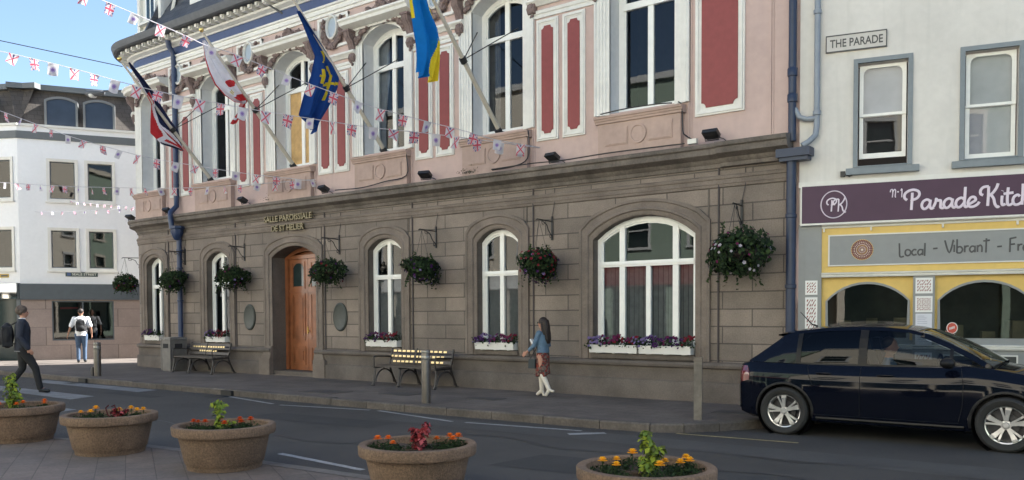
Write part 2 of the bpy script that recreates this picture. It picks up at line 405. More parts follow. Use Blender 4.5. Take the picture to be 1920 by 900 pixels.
# ================================================================ PARISH HALL
S0, RC = -23.35, 1.4
def bend(s, y, z):
    if s >= S0: return (s, y, z)
    a = (S0-s)/RC
    q = max(RC-y, .04); b = min(a, AM); e = (a-b)*RC
    return (S0-q*sin(b)-e*cos(AM), RC-q*cos(b)+e*sin(AM), z)
AM = radians(120.3)
SR = -4.5; SL = S0-RC*AM-12
def spath(s0=SR, s1=SL):
    """samples from s0 (right) to s1 (left)"""
    out = [s0]
    if s0 > S0 and s1 < S0: out.append(S0)
    n = 16
    for k in range(1, n+1):
        s = S0-RC*AM*k/n
        if s < s0 and s > s1: out.append(s)
    out.append(s1)
    return sorted(set(out), reverse=True)
def arch_pts(x0, x1, zs, zt, n=10):
    """segmental arch from x0 to x1"""
    wd = (x1-x0)/2; h = zt-zs
    if h < 1e-4: return [(x0+(x1-x0)*k/n, zs) for k in range(n+1)]
    R = (wd*wd+h*h)/(2*h); cz = zt-R; th = math.asin(min(1, wd/R)); cx = (x0+x1)/2
    return [(cx+R*sin(-th+2*th*k/n), cz+R*cos(-th+2*th*k/n)) for k in range(n+1)]
def wall(mb, ops, s0, s1, z0, z1, y=0., depth=.25, mi=0, mir=1, extra=()):
    """ops: (x0,x1,zb,zs,zt); s0<s1"""
    cuts = {s0, s1}
    for e in extra:
        if s0 < e < s1: cuts.add(e)
    ops = [o for o in ops]
    for o in ops: cuts |= {o[0], o[1]}
    cuts = sorted(cuts)
    for a, b in zip(cuts, cuts[1:]):
        m = (a+b)/2; op = [o for o in ops if o[0]-1e-6 <= m <= o[1]+1e-6]
        if not op:
            mb.poly([(a, y, z0), (b, y, z0), (b, y, z1), (a, y, z1)], mi); continue
        x0, x1, zb, zs, zt = op[0]
        if zb > z0: mb.poly([(a, y, z0), (b, y, z0), (b, y, zb), (a, y, zb)], mi)
        if abs(a-x0) < 1e-6:
            A = arch_pts(x0, x1, zs, zt, 10)
            for (xa, za), (xb, zb2) in zip(A, A[1:]): mb.poly([(xa, y, za), (xb, y, zb2), (xb, y, z1), (xa, y, z1)], mi)
            loop = [(x0, zb)] + A + [(x1, zb)]
            for p, q in zip(loop, loop[1:]): mb.poly([(p[0], y, p[1]), (q[0], y, q[1]), (q[0], y+depth, q[1]), (p[0], y+depth, p[1])], mir)
            mb.poly([(x0, y, zb), (x1, y, zb), (x1, y+depth, zb), (x0, y+depth, zb)], mir)
def surround(mb, x0, x1, zb, zs, zt, prof, mi=0, n=12, sill=False):
    """prof: list of (outward offset, y) swept up the jamb, over the arch and down"""
    A = arch_pts(x0, x1, zs, zt, n); rows = []
    for off, y in prof:
        row = [(x0-off, y, zb)]
        cx = (x0+x1)/2
        for i, (px, pz) in enumerate(A):
            if i == 0: row.append((x0-off, y, pz+off*.75)); continue
            if i == n: row.append((x1+off, y, pz+off*.75)); continue
            t = (px-cx)/((x1-x0)/2)
            row.append((px+off*t*.98, y, pz+off))
        # keep the outer edge monotone
        row.append((x1+off, y, zb)); rows.append(row)
    mb.grid(rows, mi)
    # bottom caps
    mb.poly([r[0] for r in rows], mi); mb.poly([r[-1] for r in rows][::-1], mi)
def inset_frame(mb, x0, x1, zb, zs, zt, wd, y0, y1, mi=0, n=10):
    """window frame band of width wd inside an arched opening"""
    A = arch_pts(x0, x1, zs, zt, n); B_ = arch_pts(x0+wd, x1-wd, zs-wd*.3, zt-wd, n)
    o = [(x0, zb)] + A + [(x1, zb)]; i = [(x0+wd, zb)] + B_ + [(x1-wd, zb)]
    rows = [[(p[0], y1, p[1]) for p in o], [(p[0], y0, p[1]) for p in o], [(p[0], y0, p[1]) for p in i], [(p[0], y1, p[1]) for p in i]]
    mb.grid(rows, mi)
def archz(x, x0, x1, zs, zt):
    A = arch_pts(x0, x1, zs, zt, 20)
    for (a, za), (b, zb) in zip(A, A[1:]):
        if a <= x <= b: return za+(zb-za)*(x-a)/(b-a+1e-9)
    return zs

hall = thing('parish_hall', 'long curved-corner hall with grey granite ground floor and ornate pink and white upper floor', 'building', (-14, 0, 0))
# openings: x0,x1,zb,zs,zt
LOW = [(-23.3, -22.42, .9, 3.08, 3.30), (-20.3, -19.3, .9, 3.08, 3.32), (-14.05, -13.02, .9, 3.08, 3.32), (-10.87, -9.84, .9, 3.08, 3.33), (-8.12, -6.1, .9, 2.98, 3.36)]
DOOR = (-17.5, -15.85, .13, 3.06, 3.31)
UPC = [-22.95, -19.8, -16.66, -13.52, -10.34, -7.13]
UP = [(c-(.5 if i == 0 else .64), c+(.5 if i == 0 else .64), 5.22, 7.72, 8.0) for i, c in enumerate(UPC)]
ex = [S0-RC*AM*k/16 for k in range(17)]
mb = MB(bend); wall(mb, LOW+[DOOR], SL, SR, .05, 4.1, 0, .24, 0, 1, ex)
mb.poly([(SR, 0, .05), (SR, 0, 4.1), (SR, 3, 4.1), (SR, 3, .05)], 0)
# deeper side walls of the door recess
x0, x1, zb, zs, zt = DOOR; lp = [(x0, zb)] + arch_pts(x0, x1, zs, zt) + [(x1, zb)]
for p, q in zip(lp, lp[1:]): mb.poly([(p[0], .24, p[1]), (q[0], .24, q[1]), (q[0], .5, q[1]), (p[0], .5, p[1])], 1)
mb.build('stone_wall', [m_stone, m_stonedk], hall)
mb = MB(bend)
def upcuts(): return ex
wall(mb, UP, SL, SR, 4.3, 9.2, 0, .42, 0, 1, ex)
mb.poly([(SR, 0, 4.3), (SR, 0, 9.2), (SR, 3, 9.2), (SR, 3, 4.3)], 0)
mb.build('pink_wall', [m_pink, m_reveal], hall)
# plinth below the sills: base course, wall, moulding; broken by the door
for a, b in ((SR, DOOR[1]+.02), (DOOR[0]-.02, SL)):
    mb = MB(bend); P = spath(a, b)
    mb.sweep([(0, .05), (-.10, .05), (-.10, .42), (-.085, .45), (-.05, .46), (-.05, .66), (-.055, .68), (-.10, .70), (-.11, .74), (-.085, .78), (0, .80)], P)
    mb.build('plinth', m_stonedk, hall, smooth=30)
mb = MB(bend); mb.sweep([(0, 3.70), (-.02, 3.71), (-.025, 3.75), (-.035, 3.76), (-.035, 3.83), (-.05, 3.84), (-.055, 3.88), (-.03, 3.905), (0, 3.91)], spath()); mb.build('string_course', m_stonep, hall, smooth=30)
mb = MB(bend); cp = [(0, 4.02), (-.03, 4.03), (-.04, 4.09), (-.07, 4.11), (-.10, 4.16), (-.20, 4.20), (-.24, 4.22), (-.245, 4.31), (-.28, 4.33), (-.29, 4.38), (-.285, 4.395), (0, 4.44)]
mb.sweep(cp, spath(-5.62, SL)); mb.build('stone_cornice', m_cornice, hall, smooth=30)
mb = MB(bend); mb.sweep([(y-.06 if y < 0 else 0, z) for y, z in cp], [SR+.05, -5.62]); mb.build('stone_cornice', m_cornice, hall, smooth=30)
# lower surrounds
lp_prof = [(.28, 0), (.28, -.05), (.235, -.055), (.22, -.035), (.13, -.035), (.115, -.05), (.09, -.05), (.075, -.02), (.02, -.015), (0, 0), (0, .02)]
for o in LOW:
    mb = MB(bend); surround(mb, o[0], o[1], .80, o[3], o[4], lp_prof); mb.build('stone_surround', m_stonep, hall, smooth=30)
mb = MB(bend); surround(mb, DOOR[0], DOOR[1], .84, DOOR[3], DOOR[4], lp_prof)
for sx, xx in ((-1, DOOR[0]), (1, DOOR[1])):   # splayed feet of the door surround
    for k in range(6):
        t = k/6; z0_ = .84-.30*t; e = .28+.12*t*t
        mb.box(xx if sx > 0 else xx-e, xx+e if sx > 0 else xx, -.055-.05*t, 0, z0_-.05, z0_)
    mb.box(xx if sx > 0 else xx-.42, xx+.42 if sx > 0 else xx, -.125, 0, .05, .54)
mb.build('door_surround', m_stonep, hall, smooth=30)
# vertical joints and conduit lines
for x in (-22.12, -18.98, -15.5, -12.66, -9.46, -5.68):
    mb = MB(bend); mb.tube([(x, -.012, .1), (x, -.012, 4.12)], .018, 6)
    mb.build('wall_conduit', m_cable, hall)
for x in (-22.28, -19.1, -15.62, -12.8, -9.62, -5.86):
    mb = MB(bend); mb.box(x-.012, x+.012, -.014, .0, .82, 3.7); mb.build('shadow_joint', m_stonedk, hall)
for x in (-22.1, -19.0, -15.78, -12.62, -9.42, -6.18, -4.78):
    mb = MB(bend); mb.box(x-.05, x-.02, -.025, 0, 4.4, 7.3); mb.box(x-.015, x+.015, -.012, 0, 4.4, 9.0); mb.build('pilaster_edge', m_pink, hall)
# lower windows
MUL = {4: [(-7.6, .11, 1), (-7.07, .09, 0), (-6.54, .11, 1)]}
TR = [2.46, 2.46, 2.46, 2.44, 2.52]
for i, o in enumerate(LOW):
    x0, x1, zb, zs, zt = o; mb = MB(bend); y0, y1 = .15, .225
    inset_frame(mb, x0+.005, x1-.005, zb, zs-.005, zt-.008, .085, y0+.01, y1)
    inset_frame(mb, x0+.08, x1-.08, zb+.06, zs-.04, zt-.09, .035, y0+.03, y1+.002)
    mb.box(x0+.09, x1-.09, y0+.02, y1, zb, zb+.1)
    tz = TR[i]; mb.box(x0+.086, x1-.086, y0, y1, tz-.05, tz+.05); mb.box(x0+.088, x1-.088, y0-.015, y0+.02, tz-.015, tz+.02)
    for (mx, wd, full) in MUL.get(i, [((x0+x1)/2, .10, 1)]):
        top = archz(mx, x0, x1, zs, zt)-.09 if full else tz-.052
        for (za, zc) in (((zb+.102, tz-.052), (tz+.052, top)) if full else ((zb+.102, top),)): mb.box(mx-wd/2, mx+wd/2, y0+.005, y1-.002, za, zc)
    f = mb.build('window', m_frame, hall)
    mb = MB(bend); A = arch_pts(x0+.05, x1-.05, zs, zt-.05, 8)
    mb.poly([(x0+.05, .2, zb)] + [(a, .2, b) for a, b in A] + [(x1-.05, .2, zb)]); mb.build('pane', m_glass, f)
    if i > 1:
        mb = MB(bend); n = int((x1-x0)/.1)
        for k in range(n):
            xx = x0+.04+(x1-x0-.08)*k/n
            mb.poly([(xx, .25, zb), (xx+.07, .29, zb), (xx+.07, .29, 2.4 if i < 4 else 2.47), (xx, .25, 2.4 if i < 4 else 2.47)])
        mb.build('vertical_blind', m_blind, f)
    mb = MB(bend)   # dim room behind
    mb.poly([(x0-.3, .9, zb-.3), (x1+.3, .9, zb-.3), (x1+.3, .9, zt+.3), (x0-.3, .9, zt+.3)])
    for xx in (x0-.3, x1+.3): mb.poly([(xx, .24, zb-.3), (xx, .9, zb-.3), (xx, .9, zt+.3), (xx, .24, zt+.3)])
    for zz in (zb-.3, zt+.3): mb.poly([(x0-.3, .24, zz), (x1+.3, .24, zz), (x1+.3, .9, zz), (x0-.3, .9, zz)])
    mb.build('room_backdrop', m_room, f)
    mb = MB(bend); mb.box(x0-.02, x1+.02, -.06, .15, zb-.085, zb-.002); mb.build('sill', m_stonedk, f)
# entrance door
mb = MB(); x0, x1, zb, zs, zt = DOOR
inset_frame(mb, x0, x1, .24, zs, zt-.002, .1, .40, .5); mb.box(x0+.1, x1-.1, .42, .5, 3.03, 3.12)
d = mb.build('entrance_door', m_wood, hall)
mb = MB(); mb.box(x0, x1, .02, .5, .1, .225); mb.build('doorstep', m_stonedk, hall)
mb = MB(); mb.poly([(x0-.2, .55, .1), (x1+.2, .55, .1), (x1+.2, .55, 3.6), (x0-.2, .55, 3.6)]); mb.build('door_backing', m_wood, d)
mid = -16.7
for a, b in ((x0+.1, mid-.005), (mid+.005, x1-.1)):
    mb = MB(); mb.box(a, b, .47, .52, .235, 3.03)
    def ring(xa, xb, za, zb_, t=.035, yy=.452):
        mb.box(xa, xb, yy, .47, za, za+t); mb.box(xa, xb, yy, .47, zb_-t, zb_); mb.box(xa, xa+t, yy, .47, za+t, zb_-t); mb.box(xb-t, xb, yy, .47, za+t, zb_-t)
    for (za, zc) in ((.36, .84), (.98, 2.16)):
        ring(a+.1, b-.1, za, zc); ring(a+.15, b-.15, za+.06, zc-.06, .02, .46); mb.box(a+.19, b-.19, .455, .47, za+.12, zc-.12)
    ring(a+.1, b-.1, 2.28, 2.96); mb.box(a, b, .445, .47, 2.19, 2.25)
    lf = mb.build('door_leaf', m_wood, d)
    mb = MB(); A = arch_pts(a+.15, b-.15, 2.8, 2.92, 8); mb.poly([(a+.15, .463, 2.34)] + [(p, .463, q) for p, q in A] + [(b-.15, .463, 2.34)]); mb.build('glass_panel', m_doorglass, lf)
mb = MB(); mb.tube([(mid+.05, .41, 1.15), (mid+.05, .41, 1.33)], .014, 8); mb.lathe([(.0, 0), (.03, .0), (.03, .03), (0, .03)], (mid+.05, .44, 1.22), 10, axis='y'); mb.build('door_handle', m_brass, d, smooth=40)

# upper surrounds, windows, aprons, hoods, ornaments
up_prof = [(.29, 0), (.29, -.07), (.25, -.085), (.23, -.06), (.19, -.06), (.18, -.045), (.13, -.045), (.12, -.03), (.07, -.03), (.06, -.015), (0, -.01), (0, .03)]
def lumps(mb, pts, r, n=3, seed=0, sq=.6):
    """carved relief: overlapping knobbly lumps along a path (s, z, radius)"""
    rnd = random.Random(seed)
    for (sx, z, rr) in pts:
        for _ in range(n):
            c = (sx+rnd.uniform(-.6, .6)*rr, -.05-rnd.uniform(0, .05), z+rnd.uniform(-.6, .6)*rr); q = rr*rnd.uniform(.55, .95)
            rows = []
            for i in range(5):
                ph = -pi/2+pi*i/4
                rows.append([(c[0]+q*cos(ph)*cos(2*pi*k/7+i)*rnd.uniform(.8, 1.15), c[1]+q*sq*cos(ph)*sin(2*pi*k/7+i), c[2]+q*sin(ph)) for k in range(7)])
            mb.grid(rows, 0, True)
for i, (o, c) in enumerate(zip(UP, UPC)):
    x0, x1, zb, zs, zt = o
    if i == 0: outs = .22
    mb = MB(bend); surround(mb, x0, x1, 5.2, zs, zt, up_prof); mb.build('stucco_surround', m_white, hall, smooth=30)
    mb = MB(bend); y0, y1 = .34, .41
    inset_frame(mb, x0, x1, zb, zs, zt-.004, .10, y0, y1); inset_frame(mb, x0+.09, x1-.09, zb+.1, zs-.04, zt-.1, .045, y0+.02, y1+.003)
    mb.box(x0+.1, x1-.1, y0+.01, y1, zb, zb+.14)
    mb.box(x0+.10, x1-.10, y0-.01, y1, 7.12, 7.24); cxm = (x0+x1)/2
    mb.box(cxm-.055, cxm+.055, y0+.01, y1-.002, zb+.14, 7.118); mb.box(cxm-.055, cxm+.055, y0+.01, y1-.002, 7.242, zt-.1)
    f = mb.build('window', m_frame, hall)
    mb = MB(bend); A = arch_pts(x0+.05, x1-.05, zs, zt-.05, 8)
    if i == 2:
        mb.box(x0+.1, x1-.1, .385, .395, zb+.05, 7.13, 0); mb.build('plywood_board', m_ply, f); mb = MB(bend)
        mb.poly([(x0+.05, .38, 7.2)] + [(a, .38, b) for a, b in A] + [(x1-.05, .38, 7.2)])
    else: mb.poly([(x0+.05, .38, zb)] + [(a, .38, b) for a, b in A] + [(x1-.05, .38, zb)])
    mb.build('pane', m_glass, f)
    mb = MB(bend)
    mb.poly([(x0-.3, 1.6, zb-.3), (x1+.3, 1.6, zb-.3), (x1+.3, 1.6, zt+.3), (x0-.3, 1.6, zt+.3)])
    for xx in (x0-.3, x1+.3): mb.poly([(xx, .42, zb-.3), (xx, 1.6, zb-.3), (xx, 1.6, zt+.3), (xx, .42, zt+.3)])
    for zz in (zb-.3, zt+.3): mb.poly([(x0-.3, .42, zz), (x1+.3, .42, zz), (x1+.3, 1.6, zz), (x0-.3, 1.6, zz)])
    mb.build('room_backdrop', m_room, f)
    if i in (3, 4):
        mb = MB(bend)
        for (a, b) in ((x0+.02, x0+.34),) + (((x1-.3, x1-.02),) if i == 3 else ()):
            rows = [[(a+(b-a)*k/24*(.6 if (z < 6.4 and i == 3) else 1), .5+.03*sin(k*1.6), z) for k in range(25)] for z in (zb, 6.2, 7.0, zt+.1)]
            mb.grid(rows)
        mb.build('curtain', m_curtain if i == 3 else m_blind, f, smooth=60)
    # apron below the sill
    w_ = .86 if i else .78
    mb = MB(bend)
    def span(a, b): return [b, a] if a > S0 else [s for s in sorted({b, a} | {e for e in ex if a < e < b}, reverse=True)]
    sp_ = span(c-w_+.05, c+w_-.05); mb.sweep([(0, 4.40), (-.12, 4.40), (-.12, 5.02), (0, 5.02)], sp_)
    mb.sweep([(0, 5.022), (-.15, 5.022), (-.155, 5.06), (-.17, 5.065), (-.18, 5.10), (-.20, 5.105), (-.205, 5.14), (0, 5.17)], span(c-w_, c+w_))
    ap = mb.build('apron', m_apron, hall)
    mb = MB(bend)
    for a, b in ((c-.66, c-.2), (c+.2, c+.66)):
        mb.box(a, b, -.132, -.12, 4.62, 4.93)
        mb.box(a+.02, b-.02, -.14, -.13, 4.64, 4.91)
    ring_ = []
    for rr, yy in ((.165, -.121), (.165, -.145), (.135, -.145), (.125, -.13), (0.001, -.13)):
        ring_.append([(c+rr*cos(2*pi*k/24), yy, 4.775+rr*1.05*sin(2*pi*k/24)) for k in range(24)])
    mb.grid(ring_, 0, True); mb.build('relief_panel', m_apron, ap, smooth=30)
    # hood on consoles with scrolled relief above, garland round the arch
    mb = MB(bend); mb.sweep([(0, 8.0), (-.10, 8.0), (-.12, 8.03), (-.20, 8.05), (-.32, 8.09), (-.34, 8.15), (-.38, 8.18), (-.38, 8.22), (0, 8.27)], span(c-1.05, c+1.05)); mb.build('window_hood', m_white, hall, smooth=30)
    for sx in (-1, 1):
        mb = MB(bend); xx = c+sx*.90
        prof = [(-.02, 7.32), (-.09, 7.34), (-.13, 7.42), (-.10, 7.50), (-.09, 7.6), (-.14, 7.75), (-.24, 7.86), (-.26, 7.96), (-.22, 8.0), (0, 8.0), (0, 7.32)]
        mb.sweep(prof, [xx+.085, xx-.085]); mb.sweep([(y-.012, z) for y, z in prof[:9]]+[(0, 7.99), (0, 7.33)], [xx+.04, xx-.04]); lumps(mb, [(xx, 7.9, .09), (xx, 7.4, .07), (xx, 7.3, .05), (xx, 7.6, .05)], 1, 3, i*7+sx)
        mb.box(xx-.11, xx+.11, -.28, -.0, 7.965, 8.01)
        mb.build('console', m_brown, hall, smooth=35)
    mb = MB(bend); A = arch_pts(x0-.10, x1+.10, zs+.05, zt+.13, 16)
    lumps(mb, [(a, b, .075 if abs(a-c) > .15 else .11) for a, b in A], 1, 5, i*11+3); mb.build('arch_garland', m_brown, hall, smooth=60)
    mb = MB(bend); pts = []
    for k in range(27):
        t = -1+2*k/26; hgt = .10+.22*math.exp(-(t/.16)**2)+.10*math.exp(-((abs(t)-.42)/.12)**2)+.06*math.exp(-((abs(t)-.85)/.08)**2)
        for q in range(max(1, int(hgt/.09))): pts.append((c+t*.9, 8.30+q*.09, .062))
    lumps(mb, pts, 1, 4, i*5+1); mb.build('scroll_relief', m_brown, hall, smooth=60)
# white string mouldings between the windows and frieze mouldings
segs = []
edges = [SL] + [v for c in UPC for v in (c-.80, c+.80)] + [-6.24]
for a, b in zip(edges[::2], edges[1::2]): segs.append((a, b))
for a, b in segs:
    mb = MB(bend); P = spath(b, a)
    mb.sweep([(0, 7.24), (-.03, 7.24), (-.03, 7.31), (-.05, 7.32), (-.06, 7.37), (-.045, 7.385), (0, 7.40)], P)
    mb.sweep([(0, 7.47), (-.05, 7.47), (-.07, 7.50), (-.12, 7.53), (-.14, 7.545), (-.14, 7.585), (0, 7.61)], P)
    mb.build('string_moulding', m_white, hall, smooth=30)
mb = MB(bend); P = spath(); mb.sweep([(0, 8.56), (-.04, 8.56), (-.05, 8.62), (-.08, 8.63), (-.09, 8.69), (-.06, 8.70), (-.06, 8.74), (-.10, 8.75), (-.11, 8.79), (-.02, 8.80), (0, 8.80)], P); mb.build('frieze_moulding', m_white, hall, smooth=30)
mb = MB(bend); mb.sweep([(0, 8.802), (-.04, 8.802), (-.04, 9.03), (0, 9.03)], P); mb.build('blue_band', mat('blue_band_paint', (.045, .07, .17), .5, .08, 8), hall)
mb = MB(bend); mb.sweep([(0, 9.032), (-.07, 9.032), (-.09, 9.06), (-.20, 9.10), (-.22, 9.13), (-.22, 9.145), (0, 9.145)], P); mb.build('bed_moulding', m_white, hall, smooth=30)
# dentils (stone blocks under the eaves)
mb = MB(bend); s = SR-.1; k = 0
while s > SL+.2:
    mb.box(s-.062, s+.062, -.38, -.0, 9.148, 9.262, 0); mb.box(s-.042, s+.042, -.43, -.38, 9.165, 9.245, 0); s -= .285
mb.sweep([(0, 9.147), (-.10, 9.147), (-.10, 9.269), (0, 9.269)], P, 1)  # backing coloured darker to deepen the gaps between the blocks
mb.build('dentil_course', [m_white, m_brown], hall)
mb = MB(bend); mb.sweep([(0, 9.272), (-.47, 9.272), (-.52, 9.25), (-.58, 9.27), (-.62, 9.36), (-.64, 9.43), (-.60, 9.44), (-.3, 9.47), (.3, 9.5), (.3, 9.3)], P); mb.build('eaves_gutter', m_gutter, hall, smooth=30)
mb = MB(bend); mb.sweep([(.0, 9.48), (1.9, 12.4), (2.2, 12.4), (2.2, 9.48)], P); mb.build('mansard_roof', m_slate, hall)
mb = MB(); rp = [(-23.6, 2.3), (SR, 2.3), (SR, 13), (-18, 12)]; mb.grid([[(x, y, z) for x, y in rp] for z in (.1, 12.3)], 0, True); mb.poly([(x, y, 12.3) for x, y in rp]); mb.build('rear_block', m_pink, hall)
mb = MB(); mb.box(SR+.002, -4.36, .06, 2.2, .1, 12.3); mb.build('sun_gap_filler', m_pink, hall)  # added filler, blocks sun leaking between hall and shop
# ovals with wreaths between the windows
OV = [(UPC[k]+UPC[k+1])/2 for k in range(5)]
for k, c in enumerate(OV):
    mb = MB(bend); W_ = .52; H0, H1 = 7.78, 8.52
    mb.sweep([(-.0, H0), (-.06, H0), (-.06, H0+.06), (-.03, H0+.07), (0, H0+.07)], [c+W_, c-W_]); mb.sweep([(-.0, H1-.07), (-.03, H1-.07), (-.06, H1-.06), (-.06, H1), (0, H1)], [c+W_, c-W_])
    for sx in (-1, 1): mb.box(c+sx*W_-.035*(sx > 0)*2, c+sx*W_+.07*(sx < 0), -.058, 0, H0+.01, H1-.01)
    fo = mb.build('stucco_frame', m_white, hall)
    mb = MB(bend); rg = []
    for rr, yy in ((1.25, -.0), (1.25, -.10), (1.12, -.12), (1.0, -.09), (1.0, -.05)):
        rg.append([(c+.155*rr*cos(2*pi*j/28), yy, 8.25+.225*rr*sin(2*pi*j/28)) for j in range(28)])
    mb.grid(rg, 0, True); ov = mb.build('oval_window', m_white, hall, smooth=40)
    mb = MB(bend); mb.poly([(c+.155*cos(2*pi*j/28), -.055, 8.25+.225*sin(2*pi*j/28)) for j in range(28)]); mb.build('pane', mat('grey_oval_glass', (.35, .40, .45), .25, .05), ov)
    mb = MB(bend); pts = []
    for j in range(17):
        a = pi+.1+(pi-.2)*j/16; pts.append((c+.30*cos(a), 8.22+.40*sin(a), .075))
    for q in (-1, 1): pts += [(c+q*.31, 8.3, .06), (c+q*.29, 8.42, .055)]
    lumps(mb, pts, 1, 5, 40+k); mb.build('wreath', m_brown, hall, smooth=60)
# red panels
def notched(x0, x1, z0, z1, n=.055):
    pts = []
    for (cx, cz, a0) in ((x0, z0, pi/2), (x1, z0, pi), (x1, z1, 1.5*pi), (x0, z1, 0)):
        # concave quarter around the corner with little shoulders
        arc = [(cx+n*cos(a0-(pi/2)*j/4), cz+n*sin(a0-(pi/2)*j/4)) for j in range(5)]
        pts += arc
    return pts
def red_panel(c, hw, z0, z1, n=.06):
    mb = MB(bend); rw = .115
    x0, x1 = c-hw, c+hw
    for (e, y0) in ((0, -.035), (.03, -.05), (.055, -.03)):
        e2 = e+.028
        rows = []
        for q, yy in ((e, 0 if e == 0 else -.01), (e, y0), (e2, y0), (e2, -.02)):
            rows.append([(x0+q, yy, z0+q), (x1-q, yy, z0+q), (x1-q, yy, z1-q), (x0+q, yy, z1-q)])
        mb.grid(rows, 0, True)
    mb.poly([(x0+.05, -.021, z0+.05), (x1-.05, -.021, z0+.05), (x1-.05, -.021, z1-.05), (x0+.05, -.021, z1-.05)], 0)
    f = mb.build('panel_frame', m_white, hall)
    mb = MB(bend); pts = []
    a0, a1, b0, b1 = x0+rw, x1-rw, z0+.13, z1-.13
    n = min(n, (a1-a0)*.27)
    def cor(cx, cz, sx, sz): # going around: two notches
        return [(cx, cz-sz*0)]
    seq = []
    # walk: bottom edge left->right, then up ...
    def arc(cx, cz, start, end): return [(cx+n*cos(start+(end-start)*j/4), cz+n*sin(start+(end-start)*j/4)) for j in range(5)]
    seq += arc(a0, b0, pi/2, 0) + arc(a1, b0, pi, pi/2) + arc(a1, b1, 1.5*pi, pi) + arc(a0, b1, 0, -pi/2)
    rows = [[(p, -.022, q) for p, q in seq], [(p, -.038, q) for p, q in seq]]
    mb.grid(rows, 0, True); mb.poly([(p, -.038, q) for p, q in seq]); mb.build('red_infill', m_red, f)
for ca, cb in ((-9.11, -8.52), (-12.29, -11.70), (-15.42, -14.86), (-18.58, -18.00), (-21.72, -21.16)):
    for c in (ca, cb): red_panel(c, .245, 4.92, 7.2)
red_panel(-5.67, .43, 4.92, 8.4, .08)
# downpipes, hoppers, dormers
mb = MB(bend); mb.tube([(-21.42, -.11, .15), (-21.42, -.11, 3.75)], .07, 12)
for z in (.9, 2.0, 2.9, 3.4): mb.lathe([(.07, 0), (.09, .01), (.09, .05), (.07, .06)], (-21.42, -.11, z), 12)
mb.lathe([(.07, 3.7), (.12, 3.78), (.17, 3.9), (.17, 4.0), (.21, 4.02), (.21, 4.08), (.1, 4.1)], (-21.42, -.17, 0), 8)
mb.tube([(-21.42, -.31, 4.0), (-21.45, -.34, 4.3), (-21.5, -.30, 4.46), (-21.52, -.11, 4.65), (-21.53, -.10, 4.9), (-21.53, -.10, 8.4), (-21.53, -.12, 8.85), (-21.53, -.24, 9.0), (-21.53, -.28, 9.2)], .072, 12)
for z in (5.2, 6.4, 7.3, 8.2): mb.lathe([(.062, 0), (.08, .01), (.08, .06), (.062, .07)], (-21.53, -.10, z), 12)
mb.build('downpipe', m_blue, hall, smooth=40)
mb = MB(); mb.tube([(-4.44, -.11, .1), (-4.44, -.11, 4.05)], .075, 12); mb.tube([(-4.44, -.09, 4.3), (-4.44, -.09, 10)], .062, 12)
for z in (.9, 2.0, 3.1): mb.lathe([(.075, 0), (.088, .01), (.088, .06), (.075, .07)], (-4.44, -.11, z), 12)
for z in (4.9, 5.3): mb.lathe([(.062, 0), (.078, .01), (.078, .12), (.062, .14)], (-4.44, -.09, z), 12)
mb.box(-4.64, -4.12, -.26, -.02, 4.04, 4.17); mb.box(-4.6, -4.16, -.22, -.03, 3.98, 4.04)
mb.build('downpipe', m_bluelt, hall, smooth=40)
m_dorm = mat('cream_dormer', (.70, .68, .62), .7, .04, 8, var2=.08)
# big white dormer near the rounded corner
mb = MB(); mb.box(-24.6, -23.35, .7, 1.7, 9.5, 13.5); mb.box(-24.72, -23.25, .58, .72, 10.1, 10.2); mb.box(-24.45, -23.5, .52, .72, 10.35, 10.42)
mb.box(-24.75, -23.2, .5, 1.8, 11.55, 11.75)
for x in (-24.58, -23.43): mb.box(x-.02, x+.12, .6, .72, 10.2, 11.55)
dm = mb.build('dormer', m_dorm, hall)
mb = MB(); mb.box(-24.2, -23.68, .64, .70, 10.45, 11.5); f = mb.build('window', m_frame, dm)
mb = MB(); mb.box(-24.13, -23.97, .63, .645, 10.5, 11.45); mb.box(-23.9, -23.75, .63, .645, 10.5, 11.45); mb.build('pane', m_doorglass, f)
mb = MB(); mb.box(-21.75, -20.2, .75, 3, 9.9, 13); mb.box(-21.85, -20.1, .62, .75, 10.45, 10.62); mb.build('dormer', m_dorm, hall)
# gable slope (dark) beside the dormer with white barge board
mb = MB(); mb.add([(-23.3, .8, 9.7), (-22.0, .8, 12.6), (-21.8, .8, 12.6), (-21.8, .8, 9.7), (-23.3, 2.5, 9.7), (-22, 2.5, 12.6), (-21.8, 2.5, 12.6), (-21.8, 2.5, 9.7)], [(0, 3, 2, 1), (0, 1, 5, 4), (1, 2, 6, 5), (2, 3, 7, 6)]); mb.build('slate_gable', m_slate, hall)
mb = MB(); mb.tube([(-23.35, .74, 9.6), (-22.0, .74, 12.6)], .06, 4); mb.build('barge_board', m_dorm, hall)

